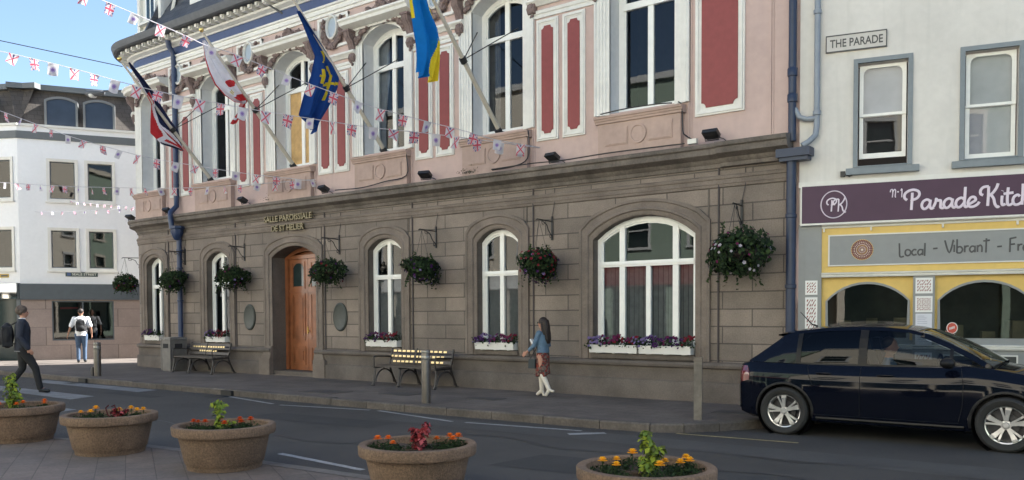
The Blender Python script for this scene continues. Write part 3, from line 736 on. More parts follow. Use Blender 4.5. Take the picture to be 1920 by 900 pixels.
# hall lettering (a sign on the string course)
m_letter = mat('bronze_letters', (.15, .13, .075), .45, .1, metal=.5)
sg = thing('wall_lettering', 'raised bronze letters SALLE PAROISSIALE DE ST HELIER on the granite above the wooden door', 'sign', (-16.75, 0, 3.9))
for txt, xa, xb, zz, sz in (('SALLE PAROISSIALE', -17.66, -15.84, 3.925, .205), ('DE ST HELIER', -17.36, -16.14, 3.685, .205)):
    mb = text_mb(txt, sz, lambda x, y, d_, xa=xa, zz=zz: (xa+x, -.10+d_, zz+y), .05, xb-xa)
    mb.build('letters', m_letter, sg)
for x, lb in ((-18.42, 'oval bronze plaque on the granite wall left of the wooden door'), (-14.98, 'oval bronze plaque on the granite wall right of the wooden door')):
    mb = MB(); mb.grid([[(x+rx*cos(2*pi*k/28), yy, 1.57+rx*1.42*sin(2*pi*k/28)) for k in range(28)] for rx, yy in ((.235, 0), (.235, -.03), (.21, -.045), (.19, -.035), (.001, -.035))], 0, True)
    tag(mb.build('wall_plaque', mat('green_bronze', (.038, .045, .040), .5, .15, 12), smooth=40, loc=(x, 0, 1.57)), lb, 'plaque', 'oval plaques beside the door')
# ================================================================ helper: one object per letter
def islands(mb):
    par = list(range(len(mb.v)))
    key = {}
    def find(a):
        while par[a] != a: par[a] = par[par[a]]; a = par[a]
        return a
    for i, p in enumerate(mb.v):
        k = tuple(round(q, 5) for q in p)
        if k in key: par[find(i)] = find(key[k])
        else: key[k] = i
    for f in mb.f:
        for a in f[1:]: par[find(a)] = find(f[0])
    g = {}
    for fi, f in enumerate(mb.f): g.setdefault(find(f[0]), []).append(fi)
    out = []
    for fs in g.values():
        n = MB(); mp = {}
        for fi in fs:
            ff = []
            for a in mb.f[fi]:
                if a not in mp: mp[a] = len(n.v); n.v.append(mb.v[a])
                ff.append(mp[a])
            n.f.append(tuple(ff)); n.m.append(mb.m[fi])
        out.append(n)
    return out
def letters(mb, name, m, parent, local=False):
    for n in islands(mb): n.build(name, m, parent, local=local)
for ch in list(sg.children):
    bpy.data.objects.remove(ch)
for txt, xa, xb, zz, sz in (('SALLE PAROISSIALE', -17.66, -15.84, 3.925, .205), ('DE ST HELIER', -17.36, -16.14, 3.685, .205)):
    letters(text_mb(txt, sz, lambda x, y, d_, xa=xa, zz=zz: (xa+x, -.085+d_, zz+y), .05, xb-xa, bold=.004), 'letter', m_letter, sg)

# ================================================================ RIGHT: white shop building, turned 13.5 degrees
SA = radians(13.5); SO = Vector((-4.30, 0.0, 0))
def shop_w(s, y, z): return (SO.x+s*cos(SA)-y*sin(SA), SO.y+s*sin(SA)+y*cos(SA), z)
shop = thing('shop_building', 'white rendered building with grey sash windows above a grey and yellow arched shopfront', 'building', tuple(SO), SA)
m_shopw = mat('white_render', (.64, .615, .57), .8, .03, 10, .05, 50, var2=.07, scale2=1.1, dirt=((.40, .40, .37), .3))
m_grey = mat('grey_shop_paint', (.24, .25, .25), .5, .04, 9, .04, 50)
m_greyw = mat('grey_window_trim', (.20, .23, .25), .6, .06, 12, var2=.1)
m_yel = mat('yellow_shop_paint', (.66, .46, .12), .5, .05, 8, var2=.06)
m_moul = mat('off_white_moulding', (.68, .67, .62), .5, .04, 10, var2=.08)
m_purple = mat('purple_sign_board', (.062, .026, .055), .6, .05, 5)
m_lilac = mat('pale_lilac_lettering', (.66, .58, .66), .5, .02)
m_shopglass = glassmat('shop_glass', (.6, .65, .6), .01, .7, 1.3)
m_dark = mat('charcoal_lettering', (.07, .07, .07), .6)
sw = [(.79, 1.48, 3.83, 5.40, 5.40), (2.23, 2.91, 3.83, 5.40, 5.40)]
mb = MB(); wall(mb, sw, -.05, 6.5, 2.9, 12.5, 0, .22, 0, 0)  # height above the view raised to keep sun off the forecourt
mb.poly([(-.05, 0, 2.9), (-.05, 8, 2.9), (-.05, 8, 9.5), (-.05, 0, 12.5)]); mb.poly([(-.05, 0, 12.5), (12.5, 0, 12.5), (12.5, 8, 12.5), (-.05, 8, 12.5)]); mb.poly([(12.5, 0, 0), (12.5, 8, 0), (12.5, 8, 12.5), (12.5, 0, 12.5)]); mb.poly([(6.5, 0, 0), (12.5, 0, 0), (12.5, 0, 12.5), (6.5, 0, 12.5)])
mb.build('upper_wall', m_shopw, shop, local=True)
for k, (x0, x1, zb, zs, zt) in enumerate(sw):
    mb = MB()
    mb.grid([[(x0-e, y, zb-e*.0), (x1+e, y, zb-e*.0), (x1+e, y, zt+e), (x0-e, y, zt+e)] for e, y in ((.065, 0), (.065, -.03), (0, -.03), (0, .03))], 0, True)
    f = mb.build('window_surround', m_greyw, shop, local=True)
    mb = MB(); mb.box(x0-.16, x1+.16, -.11, .02, zb-.115, zb-.02); mb.box(x0, x1, -.02, .2, zb-.02, zb+.02); mb.build('sill', m_greyw, f, local=True)
    for nm, za, zc, yy in (('upper_sash', 4.61, 5.38, .10), ('lower_sash', (3.98 if k == 0 else 3.86), 4.65, .135)):
        mb = MB(); a0, a1 = x0+.02, x1-.02
        mb.box(a0, a0+.055, yy, yy+.035, za, zc); mb.box(a1-.055, a1, yy, yy+.035, za, zc); mb.box(a0+.055, a1-.055, yy, yy+.035, zc-.045, zc); mb.box(a0+.055, a1-.055, yy, yy+.035, za, za+(.04 if nm[0] == 'u' else .075))
        if nm[0] == 'u':
            for sx, cx in ((1, a0+.055), (-1, a1-.055)):
                mb.poly([(cx, yy+.01, zc-.045), (cx+sx*.09, yy+.01, zc-.045), (cx+sx*.04, yy+.01, zc-.06), (cx+sx*.012, yy+.01, zc-.09), (cx, yy+.01, zc-.14)])
        sa_ = mb.build(nm, m_frame, f, local=True)
        mb = MB(); mb.poly([(a0+.05, yy+.02, za+.03), (a1-.05, yy+.02, za+.03), (a1-.05, yy+.02, zc-.03), (a0+.05, yy+.02, zc-.03)]); mb.build('pane', m_glass, sa_, local=True) if False else mb.build('pane', m_glass, f, local=True)
    mb = MB(); bz = 4.62 if k == 0 else 3.86
    mb.box(x0+.03, x1-.03, .19, .2, bz, 5.36, 0); mb.build('net_blind', mat('cream_blind', (.66, .64, .65) if k == 0 else (.68, .61, .59), .9, .1, 3), f, local=True)
    mb = MB(); mb.box(x0-.1, x1+.1, .8, .82, 3.6, 5.6); mb.box(x0-.1, x1+.1, .23, .8, 3.6, 3.62); mb.build('room_backdrop', m_room, f, local=True)
# shopfront
ar = [(.35, 1.54, 1.20, 1.80, 2.09), (1.91, 3.12, 1.20, 1.80, 2.09), (3.5, 4.7, 1.2, 1.80, 2.09), (5.05, 6.2, 1.2, 1.80, 2.09)]
mb = MB(); wall(mb, ar, .29, 6.5, 1.2, 2.17, .03, .10, 0, 1); mb.build('arched_head', [m_yel, m_grey], shop, local=True)
for x0, x1, zb, zs, zt in ar:
    mb = MB(); A = arch_pts(x0, x1, zs, zt, 12); B_ = arch_pts(x0+.03, x1-.03, zs, zt-.035, 12)
    o_ = [(x0, zb)]+A+[(x1, zb)]; i_ = [(x0+.045, zb)]+[(a, b) for a, b in B_]+[(x1-.045, zb)]
    mb.grid([[(p[0], .03, p[1]) for p in o_], [(p[0], .005, p[1]) for p in o_], [(p[0], .005, p[1]) for p in i_], [(p[0], .06, p[1]) for p in i_]])
    mb.box(x0, x1, 0, .07, 1.2, 1.235)
    wf = mb.build('shop_window', m_grey, shop, local=True)
    mb = MB(); mb.poly([(x0, .05, zb)]+[(a, .05, b) for a, b in A]+[(x1, .05, zb)]); mb.build('pane', m_shopglass, wf, local=True)
mb = MB(); mb.box(.3, 6.4, 2.5, 2.52, .1, 2.9); mb.box(.3, 6.4, .12, 2.5, 2.2, 2.22); mb.box(.3, .32, .12, 2.5, .1, 2.2); mb.box(.3, 6.4, .12, 2.5, 1.0, 1.02)
mb.build('shop_interior', mat('dim_shop_interior', (.10, .105, .095), .9, .6, 1.6), shop, local=True)
mb = MB(); rnd = random.Random(5)
for k in range(14):
    xx = .5+k*.42; mb.box(xx, xx+.18, .8+rnd.random(), 1.0+rnd.random(), 1.02, 1.25+rnd.random()*.3)
mb.build('counter_goods', mat('shop_goods', (.22, .20, .15), .8, .3, 4), shop, local=True)
for a, b in ((-.05, .29), (1.58, 1.87), (3.16, 3.46), (4.74, 5.01)):
    mb = MB(); mb.box(a, b, -.05, .03, .1, 2.165 if a > 0 else 2.99); mb.box(a+.02, b-.02, -.065, -.05, .12, .35)
    if a < 0: mb.box(a+.08, a+.095, -.056, -.05, .12, 2.98)
    mb.build('pilaster', m_grey, shop, local=True)
# stall riser with white ledge
mb = MB(); mb.box(.29, 6.5, -.01, .05, .1, 1.2); mb.build('stall_riser', m_grey, shop, local=True)
mb = MB(); mb.sweep([(-.01, 1.06), (-.045, 1.065), (-.055, 1.09), (-.045, 1.11), (-.06, 1.115), (-.06, 1.135), (-.01, 1.14)], [6.5, .29]); mb.build('white_ledge', m_moul, shop, local=True, smooth=30)
# yellow fascia with grey panel
mb = MB(); mb.box(.29, 6.5, -.03, .03, 2.24, 2.92); mb.box(2.1, 2.15, -.034, -.03, 2.24, 2.34); mb.build('yellow_fascia', m_yel, shop, local=True)
mb = MB(); mb.box(.405, 6.4, -.042, -.03, 2.35, 2.80)
fp = mb.build('slogan_panel', m_grey, shop, local=True)
mb = MB(); mb.box(.385, 6.42, -.052, -.03, 2.795, 2.815); mb.box(.385, 6.42, -.052, -.03, 2.335, 2.352); mb.box(.385, .407, -.052, -.03, 2.352, 2.795); mb.build('panel_edge', m_moul, fp, local=True)
mb = MB(); mb.sweep([(.03, 2.165), (-.07, 2.165), (-.075, 2.185), (-.06, 2.19), (-.06, 2.205), (-.085, 2.21), (-.09, 2.235), (.03, 2.24)], [6.5, .29]); mb.build('white_cornice', m_moul, shop, local=True, smooth=30)
mb = MB(); mb.sweep([(.03, 2.92), (-.05, 2.92), (-.06, 2.95), (-.10, 2.96), (-.11, 2.99), (.03, 2.995)], [6.5, .29])
for x in (.31, .98, 1.95, 2.9, 3.9): mb.box(x, x+.025, -.08, -.03, 2.865, 2.92)
mb.build('fascia_ledge', m_moul, shop, local=True)
mb = MB(); mb.box(-.05, 6.5, -.09, .0, 3.56, 3.645); mb.build('sign_capping', m_moul, shop, local=True)
# tile panels on pilasters
m_tile = brickmat('patterned_tiles', (.28, .05, .05), (.42, .16, .14), (.72, .70, .68), .088, .075, .012, 'XZ', rough=.3, bump=.2)
m_tw = mat('white_tile_border', (.72, .72, .70), .3, .03)
m_trd = mat('dark_red_tile_pattern', (.22, .045, .045), .3, .1)
def tile_panel(x0, x1, z0, z1, cols, rows, name='tile_panel'):
    mb = MB(); mb.box(x0, x1, -.06, -.05, z0, z1, 0)
    cw = (x1-x0-.04)/cols; ch = (z1-z0-.05)/rows
    for i in range(cols):
        for j in range(rows):
            cx, cz = x0+.02+cw*(i+.5), z0+.025+ch*(j+.5); a, b = cw*.42, ch*.42
            for pts in ([(-1, 1), (-1, .1), (-.1, 1)], [(1, -1), (1, -.1), (.1, -1)], [(-.6, -.9), (.2, -.1), (.8, .9), (-.1, .3)], [(-1, -.4), (-.5, -.2), (-.6, -1), (-1, -1)], [(.5, 1), (1, 1), (1, .5), (.75, .65)]):
                mb.poly([(cx+p*a, -.0615, cz+q*b) for p, q in pts], 1)
    return mb.build(name, [m_tw, m_trd], shop, local=True)
tile_panel(.055, .235, 1.90, 2.12, 2, 2); tile_panel(.055, .235, .55, 1.86, 2, 10)
tile_panel(1.61, 1.84, 1.90, 2.13, 3, 2); tile_panel(1.61, 1.84, 1.62, 1.86, 3, 3); tile_panel(1.61, 1.84, .55, 1.02, 3, 3)
# menu sheet on the pilaster
mb = MB(); mb.box(1.615, 1.835, -.064, -.052, 1.13, 1.60, 0)
rnd = random.Random(3)
for k in range(15):
    z = 1.56-k*.027
    if k in (5, 10): continue
    mb.box(1.64, 1.66+rnd.uniform(.05, .15), -.0655, -.064, z, z+.006, 1)
mn = mb.build('menu_sheet', [mat('menu_paper', (.62, .63, .68), .6, .05), mat('menu_print', (.32, .33, .42), .7)], local=False)
mn.location = SO; mn.rotation_euler = (0, 0, SA); tag(mn, 'white printed menu sheet fixed to the grey pilaster between two arched shop windows', 'menu')
# grey downpipe on the shop wall
mb = MB(); mb.tube([(.205, -.07, 9.5), (.205, -.07, 4.5), (.19, -.09, 4.36), (.10, -.14, 4.26), (.0, -.16, 4.2)], .045, 10)
mb.tube([(.205, -.07, 4.62), (.05, -.07, 4.62), (-.05, -.08, 4.66), (-.12, -.05, 4.8)], .04, 10)
for z in (4.66, 6.2): mb.lathe([(.045, 0), (.06, .01), (.06, .07), (.045, .08)], (.205, -.07, z), 10)
mb.build('downpipe', mat('grey_downpipe_paint', (.24, .27, .31), .5, .08), shop, local=True, smooth=40)
mb = MB(); mb.box(.55, .62, -.07, 0, 3.70, 3.78); mb.tube([(.62, -.03, 3.74), (.68, -.05, 3.70), (.72, -.03, 3.72)], .012, 6); mb.build('security_bracket', m_black, shop, local=True)

# shop name sign
nsg = thing('shop_name_sign', 'long purple shop sign with pale script reading No 1 Parade Kitchen', 'sign', tuple(SO), SA)
mb = MB(); mb.box(.0, 6.5, -.12, -.085, 3.0, 3.57); mb.build('sign_board', m_purple, nsg, local=True)
mb = MB(); mb.box(-.02, 6.5, -.125, -.09, 2.97, 2.999); mb.box(-.02, .0, -.125, -.09, 2.999, 3.57); mb.build('board_edge', m_moul, nsg, local=True)
G = {  # script letters: (strokes, advance) in x-height units; cap height 1
 'P': ([[(.02, .50), (-.10, .62), (-.08, .82), (.10, .96), (.34, 1.0), (.55, .90), (.58, .72), (.46, .56), (.26, .50), (.20, .52)], [(.26, .86), (.25, .5), (.22, 0)]], .70),
 'K': ([[(.04, .55), (-.08, .62), (-.08, .80), (.06, .94), (.30, .96)], [(.30, .96), (.29, .5), (.26, .02)], [(.74, 1.08), (.66, .86), (.48, .62), (.29, .50)], [(.40, .56), (.54, .36), (.60, .1), (.72, -.06), (.80, .0)]], .86),
 'a': ([[(.38, .40), (.24, .48), (.06, .38), (.0, .18), (.08, .03), (.22, .05), (.36, .24), (.40, .46)], [(.40, .46), (.37, .18), (.44, .02), (.56, .08)]], .54),
 'r': ([[(.0, .10), (.10, .35), (.12, .50), (.18, .40), (.32, .40), (.32, .20), (.32, .06), (.42, .02), (.5, .08)]], .46),
 'd': ([[(.38, .40), (.24, .48), (.06, .38), (.0, .18), (.08, .03), (.22, .05), (.38, .24)], [(.42, 1.0), (.40, .5), (.38, .16), (.44, .02), (.55, .08)]], .54),
 'e': ([[(.02, .14), (.18, .22), (.34, .34), (.28, .48), (.12, .46), (.0, .24), (.06, .04), (.24, .02), (.42, .12), (.50, .24)]], .50),
 'i': ([[(.08, .48), (.06, .2), (.10, .03), (.24, .08)], [(.09, .70), (.10, .72)]], .24),
 't': ([[(.12, .86), (.08, .4), (.10, .06), (.22, .02), (.34, .10)], [(-.10, .56), (.36, .60)]], .34),
 'c': ([[(.32, .40), (.22, .48), (.06, .40), (.0, .2), (.08, .03), (.24, .02), (.40, .12)]], .40),
 'h': ([[(.06, 1.0), (.05, .5), (.02, .0)], [(.04, .2), (.16, .44), (.28, .46), (.32, .3), (.30, .08), (.38, .02), (.48, .08)]], .48),
 'n': ([[(.02, .46), (.02, .0)], [(.03, .22), (.16, .44), (.28, .46), (.32, .3), (.30, .08), (.38, .02), (.48, .08)]], .48),
 'N': ([[(-.1, .6), (-.05, .85), (.12, .9), (.16, .5), (.12, 0)], [(.16, .6), (.34, .9), (.46, .75), (.42, .1), (.5, 0)]], .6),
 '1': ([[(.0, .75), (.12, .95), (.10, 0)]], .2), '*': ([[(.0, .6), (.05, .65), (.1, .6), (.05, .55), (.0, .6)]], .22), ' ': ([], .28),
 # hand-drawn slogan letters
 'L_': ([[(.0, 1.0), (.02, .5), (.06, .0), (.34, .02)]], .44), 'o_': ([[(.18, .52), (.02, .44), (.0, .18), (.16, .05), (.34, .16), (.36, .40), (.18, .52)]], .46),
 'c_': ([[(.32, .46), (.14, .50), (.0, .30), (.10, .10), (.34, .14)]], .42), 'a_': ([[(.32, .46), (.12, .48), (.0, .28), (.12, .08), (.32, .22)], [(.34, .52), (.34, .06)]], .46),
 'l_': ([[(.04, .95), (.02, .0)]], .16), 'V_': ([[(.0, .95), (.30, .08), (.56, .98)]], .58), 'i_': ([[(.04, .62), (.04, .12)], [(.03, .85), (.05, .87)]], .18),
 'b_': ([[(.04, 1.0), (.04, .05)], [(.04, .42), (.26, .48), (.40, .28), (.28, .06), (.04, .06)]], .50), 'r_': ([[(.04, .55), (.04, .08)], [(.04, .38), (.16, .50), (.30, .50)]], .36),
 'n_': ([[(.04, .55), (.04, .08)], [(.04, .40), (.20, .54), (.32, .42), (.32, .06)]], .46), 't_': ([[(.14, 1.0), (.12, .02)], [(-.06, .82), (.36, .86)]], .40),
 '-_': ([[(.0, .40), (.30, .42)]], .40), 'F_': ([[(.04, .95), (.02, .0)], [(.02, .92), (.42, 1.0)], [(.02, .52), (.34, .56)]], .50),
 'e_': ([[(.02, .28), (.32, .32), (.22, .50), (.04, .42), (.0, .2), (.14, .05), (.34, .12)]], .44), 's_': ([[(.30, .50), (.08, .46), (.08, .32), (.28, .24), (.24, .08), (.0, .08)]], .38), 'h_': ([[(.04, 1.0), (.04, .05)], [(.04, .36), (.2, .5), (.32, .38), (.32, .05)]], .46),
}
def script(txt, x, z, h, rad, y, m, parent, name='script_letter', suf='', xs=1., maxx=99, sk=0, local=True, depth=.004, ys=None):
    rnd = random.Random(len(txt))
    for ch in txt:
        st, adv = G[ch+suf] if (ch+suf) in G else G[ch]
        if x > maxx: break
        mb = MB()
        for stk in st:
            pts = smooth_line([(p, 0, q) for p, q in stk], 4) if len(stk) > 2 else [Vector((p, 0, q)) for p, q in stk]
            P = [(x+p.x*h*xs+sk*p.z*h, y, z+p.z*h) for p in pts]
            if mb.v: y_ = y-.0008
            mb.tube(P, [(rad, rad*.25) for _ in P] if False else rad, 8)
        if st:
            # flatten towards the board
            mb.v = [(a, y+(b-y)*depth/rad, c) for a, b, c in mb.v]
            mb.build(name, m, parent, local=local, smooth=60)
        x += adv*h*xs
    return x
script('P', .385, 3.17, .20, .0105, -.123, m_lilac, nsg, 'emblem_letter'); script('K', .475, 3.16, .20, .0105, -.123, m_lilac, nsg, 'emblem_letter')
mb = MB(); mb.tube([(.465+.185*cos(2*pi*k/48), -.121, 3.275+.205*sin(2*pi*k/48)) for k in range(49)], .009, 6, caps=False); mb.build('emblem_ring', m_lilac, nsg, local=True, smooth=60)
script('N', 1.265, 3.335, .13, .0075, -.123, m_lilac, nsg, 'script_letter'); script('*', 1.35, 3.335, .13, .0065, -.123, m_lilac, nsg); script('1', 1.395, 3.33, .13, .0075, -.123, m_lilac, nsg)
xx = script('Parade', 1.475, 3.135, .295, .0185, -.123, m_lilac, nsg, xs=.98)
script('Kitchen', 2.46, 3.135, .295, .0185, -.123, m_lilac, nsg, xs=.90)
# slogan
ssg = thing('slogan_lettering', 'hand drawn charcoal words Local Vibrant Fresh on the grey fascia panel', 'sign', tuple(SO), SA)
xx = 1.385
for t in ('Local', '-', 'Vibrant', '-', 'Fresh'):
    z = 2.455 if t == 'Local' else 2.475
    x1_ = script(t, xx, z, .21 if t != 'Local' else .20, .0115, -.045, m_dark, ssg, 'letter', suf='_', xs=.95); xx = x1_+.085 if t != '-' else x1_+.075
# mandala disc
md = thing('mandala_disc', 'round maroon and gold patterned disc on the grey fascia panel', 'ornament', tuple(SO), SA)
mcols = [mat('mandala_gold', (.62, .40, .10), .5, .1), mat('mandala_maroon', (.14, .035, .03), .5, .1), mat('mandala_cream', (.62, .52, .44), .5, .1)]
mb = MB(); c0 = (.87, 2.575)
for rr, yy, mi in ((.152, -.046, 1), (.135, -.049, 1), (.085, -.052, 2), (.078, -.054, 1), (.05, -.056, 2), (.044, -.058, 1), (.018, -.060, 2)):
    mb.poly([(c0[0]+rr*cos(2*pi*k/36), yy, c0[1]+rr*sin(2*pi*k/36)) for k in range(36)], mi)
for n, rr, q, mi, yy in ((36, .153, .0085, 0, -.0505), (30, .128, .0045, 2, -.0505), (26, .108, .008, 2, -.0505), (20, .065, .006, 0, -.0555), (12, .032, .005, 2, -.0595)):
    for k in range(n):
        a = 2*pi*k/n; cx, cz = c0[0]+rr*cos(a), c0[1]+rr*sin(a); mb.poly([(cx+q*cos(2*pi*j/6), yy, cz+q*sin(2*pi*j/6)) for j in range(6)], mi)
mb.build('disc', mcols, md, local=True)
# blackboard sign low on the stall riser
bsg = thing('black_kitchen_sign', 'small black sign with white frame and script on the stall riser behind the car', 'sign', tuple(SO), SA)
mb = MB(); mb.box(2.0, 2.93, -.03, -.01, .77, .985); mb.build('sign_board', mat('black_board', (.03, .035, .035), .5, .05), bsg, local=True)
mb = MB()
for a, b, c, d in ((1.98, 2.95, .975, .995), (1.98, 2.95, .76, .78), (1.98, 2.0, .78, .975), (2.93, 2.95, .78, .975)): mb.box(a, b, -.04, -.01, c, d)
mb.build('sign_frame', m_moul, bsg, local=True)
script('Kitchen', 2.42, .83, .125, .0065, -.032, m_moul, bsg, 'script_letter', xs=.8)
# round sticker in window
mb = MB(); mb.poly([(2.11+.075*cos(2*pi*k/24), .044, 1.385+.085*sin(2*pi*k/24)) for k in range(24)], 0); mb.poly([(2.11+.065*cos(2*pi*k/24), .042, 1.385+.075*sin(2*pi*k/24)) for k in range(24)], 1)
for k in range(4): mb.box(2.075+k*.018, 2.087+k*.018, .039, .041, 1.36+k*.006, 1.395+k*.006, 0)
st = mb.build('window_sticker', [m_tw, mat('red_sticker', (.5, .07, .04), .5)]); st.location = SO; st.rotation_euler = (0, 0, SA); tag(st, 'round red and white sticker in the corner of the right arched shop window', 'sticker')
# street name plate
tps = thing('street_name_plate', 'cream street name plate reading THE PARADE on the white upper wall', 'sign', tuple(SO), SA)
mb = MB(); mb.box(.325, 1.185, -.03, -.0, 5.605, 5.86, 0); mb.build('plate', mat('cream_plate', (.50, .48, .45), .5, .05, 9), tps, local=True)
mb = MB()
for a, b, c, d in ((.325, 1.185, 5.845, 5.862), (.325, 1.185, 5.603, 5.62), (.323, .338, 5.62, 5.845), (1.172, 1.187, 5.62, 5.845)): mb.box(a, b, -.036, -.02, c, d)
mb.build('plate_border', m_dark, tps, local=True)
letters(text_mb('THE PARADE', .17, lambda x, y, d_: (.385+x, -.032+d_, 5.675+y), .004, .745, bold=.003), 'letter', m_dark, tps, True)

# ================================================================ LEFT: white building on the side street
P0 = Vector((-30.37, -.47, 0)); aR = radians(59.7); aL = radians(208)
dR = Vector((cos(aR), sin(aR), 0)); dL = Vector((cos(aL), sin(aL), 0))
m_lw = mat('bright_white_render', (.80, .80, .80), .8, .02, 10, var2=.04)
m_trim = mat('cream_window_trim', (.70, .68, .62), .7, .03)
m_band = mat('grey_band_paint', (.12, .13, .135), .6, .05)
m_fasc = mat('dark_grey_fascia', (.055, .068, .082), .45, .08)
m_gran = brickmat('pinkish_granite_cladding', (.30, .235, .205), (.26, .205, .185), (.15, .12, .105), .75, .62, .008, 'XZ', bump=.3, nscale=50, stain=.15)
m_lslate = brickmat('brown_slate', (.075, .064, .055), (.095, .08, .068), (.045, .038, .033), .2, .16, .008, 'YZ', bump=.4, stain=.3)
m_dwin = glassmat('dark_office_glass', (.5, .5, .5), .02, .5, 1.32)
lb = thing('corner_office_building', 'white corner building with slate mansard roof and dark shopfront across the side street', 'building', tuple(P0))
def facet(dv, flip):
    n = Vector((dv.y, -dv.x, 0))
    if flip: n = -n
    def f(s, y, z): p = P0+dv*s-n*y; return (p.x, p.y, z)     # y>0 goes into the building
    return f
fR = facet(dR, False); fL = facet(dL, True)
for nm, F, ln, wins in (('R', fR, 6.2, [(.95, 1.71), (2.11, 2.87), (4.3, 5.1)]), ('L', fL, 9, [(-.0+.27, 1.05), (1.7, 2.5), (3.2, 4.0), (4.8, 5.6)])):
    ops = []
    mb = MB(F); o1 = [(a, b, 5.62, 6.88, 6.88) for a, b in wins]; o2 = [(a, b, 3.27, 4.54, 4.54) for a, b in wins]
    wall(mb, o2, 0, ln, 2.7, 5.0, 0, .12); wall(mb, o1, 0, ln, 5.0, 7.62, 0, .12)
    mb.poly([(0, 0, 7.84), (ln, 0, 7.84), (ln, 0, 8.06), (0, 0, 8.06)]); mb.m = [0]*len(mb.m)
    mb.build('rendered_wall', m_lw, lb)
    mb = MB(F); mb.box(-.03, ln, -.04, .05, 7.60, 7.85); mb.build('grey_band', m_band, lb)
    mb = MB(F); mb.box(-.05, ln, -.06, .05, 8.02, 8.10); mb.build('parapet_capping', m_trim, lb)
    for (a, b, za, zc, _) in o1+o2:
        mb = MB(F); mb.grid([[(a-e, y, za-e), (b+e, y, za-e), (b+e, y, zc+e), (a-e, y, zc+e)] for e, y in ((.1, 0), (.1, -.04), (.02, -.03), (0, -.02), (0, .06))], 0, True)
        mb.box(a-.14, b+.14, -.08, 0, za-.15, za-.10)
        f = mb.build('window', m_trim, lb)
        mb = MB(F); mb.box(a, b, .05, .06, za, zc); mb.build('pane', m_dwin, f)
        mb = MB(F); mb.grid([[(a+e, y, za+e), (b-e, y, za+e), (b-e, y, zc-e), (a+e, y, zc-e)] for e, y in ((0, .04), (.03, .035), (.035, .05))], 0, True); mb.build('sash', m_band, f)
        mb = MB(F); mb.box(a-.1, b+.1, .7, .71, za-.1, zc+.1); mb.build('room_backdrop', m_room, f)
        mb = MB(F); mb.box(a, b, .2, .21, zc-.45, zc) ; mb.build('roller_blind', mat('grey_roller_blind', (.05, .05, .05), .8, .1), f)
    # mansard
    mb = MB(F); mb.poly([(0, .12, 8.06), (ln, .12, 8.06), (ln, .65, 9.42), (-.3 if nm == 'R' else -.2, .65, 9.42)]); mb.build('mansard_slope', m_lslate, lb)
    mb = MB(F); mb.box(-.35, ln, .45, .8, 9.38, 9.56); mb.build('roof_edge', m_band, lb)
    dz = [(.82, 1.84), (2.0, 3.0)] if nm == 'R' else [(1.0, 2.0), (3, 4)]
    for a, b in dz:
        mb = MB(F); A = arch_pts(a, b, 8.98, 9.12, 8)
        pts = [(a, 8.08)]+A+[(b, 8.08)]; pin = [(a+.07, 8.14)]+arch_pts(a+.07, b-.07, 8.93, 9.04, 8)+[(b-.07, 8.14)]
        mb.grid([[(p, .8, q) for p, q in pts], [(p, .08, q) for p, q in pts], [(p, .08, q) for p, q in pin], [(p, .14, q) for p, q in pin]])
        f = mb.build('dormer_window', mat('grey_dormer_frame', (.16, .165, .165), .6, .05), lb)
        mb = MB(F); mb.poly([(p, .13, q) for p, q in pin]); mb.build('pane', mat('blue_dormer_glass', (.028, .036, .055), .12, .2, 2), f)
mb = MB(fR); mb.box(-.02, 6.2, -.10, .0, 2.18, 2.72); mb.build('fascia_board', m_fasc, lb)
mb = MB(fL); mb.box(0, 9, -.10, .0, 2.2, 2.74); mb.build('fascia_board', m_fasc, lb)
mb = MB(fL); mb.box(.05, 2.0, -.13, -.10, 2.22, 2.72); mb.build('mirrored_sign_box', glassmat('reflecting_sign', (.2, .2, .2), .03, .1, 3.0), lb)
mb = MB(fR); wall(mb, [(.92, 2.84, .78, 2.14, 2.14)], 0, 6.2, .05, 2.18, 0, .1); mb.m = [0]*len(mb.m); mb.build('granite_base', m_gran, lb)
mb = MB(fR)
for a, b, c, d in ((.92, 2.84, 2.1, 2.14), (.92, 2.84, .78, .82), (.92, .96, .82, 2.1), (2.8, 2.84, .82, 2.1), (1.84, 1.89, .82, 2.1)): mb.box(a, b, .02, .07, c, d)
f = mb.build('shop_window', m_fasc, lb)
mb = MB(fR); mb.poly([(.92, .05, .8), (2.84, .05, .8), (2.84, .05, 2.12), (.92, .05, 2.12)]); mb.build('pane', m_dwin, f)
mb = MB(fR); mb.box(.8, 3, 1.5, 1.51, .6, 2.3); mb.box(1.15, 1.7, .25, .27, 1.86, 1.93, 1); mb.build('room_backdrop', [m_room, mat('red_window_sign', (.6, .03, .05), .5)], f)
mb = MB(fL); mb.box(.15, 9, .05, .1, .05, 2.2); mb.box(0, .15, -.02, .1, .05, 2.2, 1); mb.build('glazed_entrance', [m_doorglass, m_fasc], lb)
# volume behind
mb = MB(); a = P0+dR*6.2; b = P0+dL*9; nb = Vector((-.86, .5, 0)); c1 = a+nb*7; c2 = b+Vector((-.4, .9, 0))*6
ring_ = [(a.x, a.y), (c1.x, c1.y), (c2.x, c2.y), (b.x, b.y)]
for (p, q) in zip(ring_, ring_[1:]): mb.poly([(p[0], p[1], 0), (q[0], q[1], 0), (q[0], q[1], 9.4), (p[0], p[1], 9.4)])
mb.build('rear_wall', m_lw, lb)
mb = MB(); e0 = P0+nb*.6+Vector((-.35, .3, 0)); mb.poly([(e0.x, e0.y, 9.5)]+[(p[0]-.0, p[1], 9.5) for p in ring_]); mb.build('flat_roof', m_band, lb)
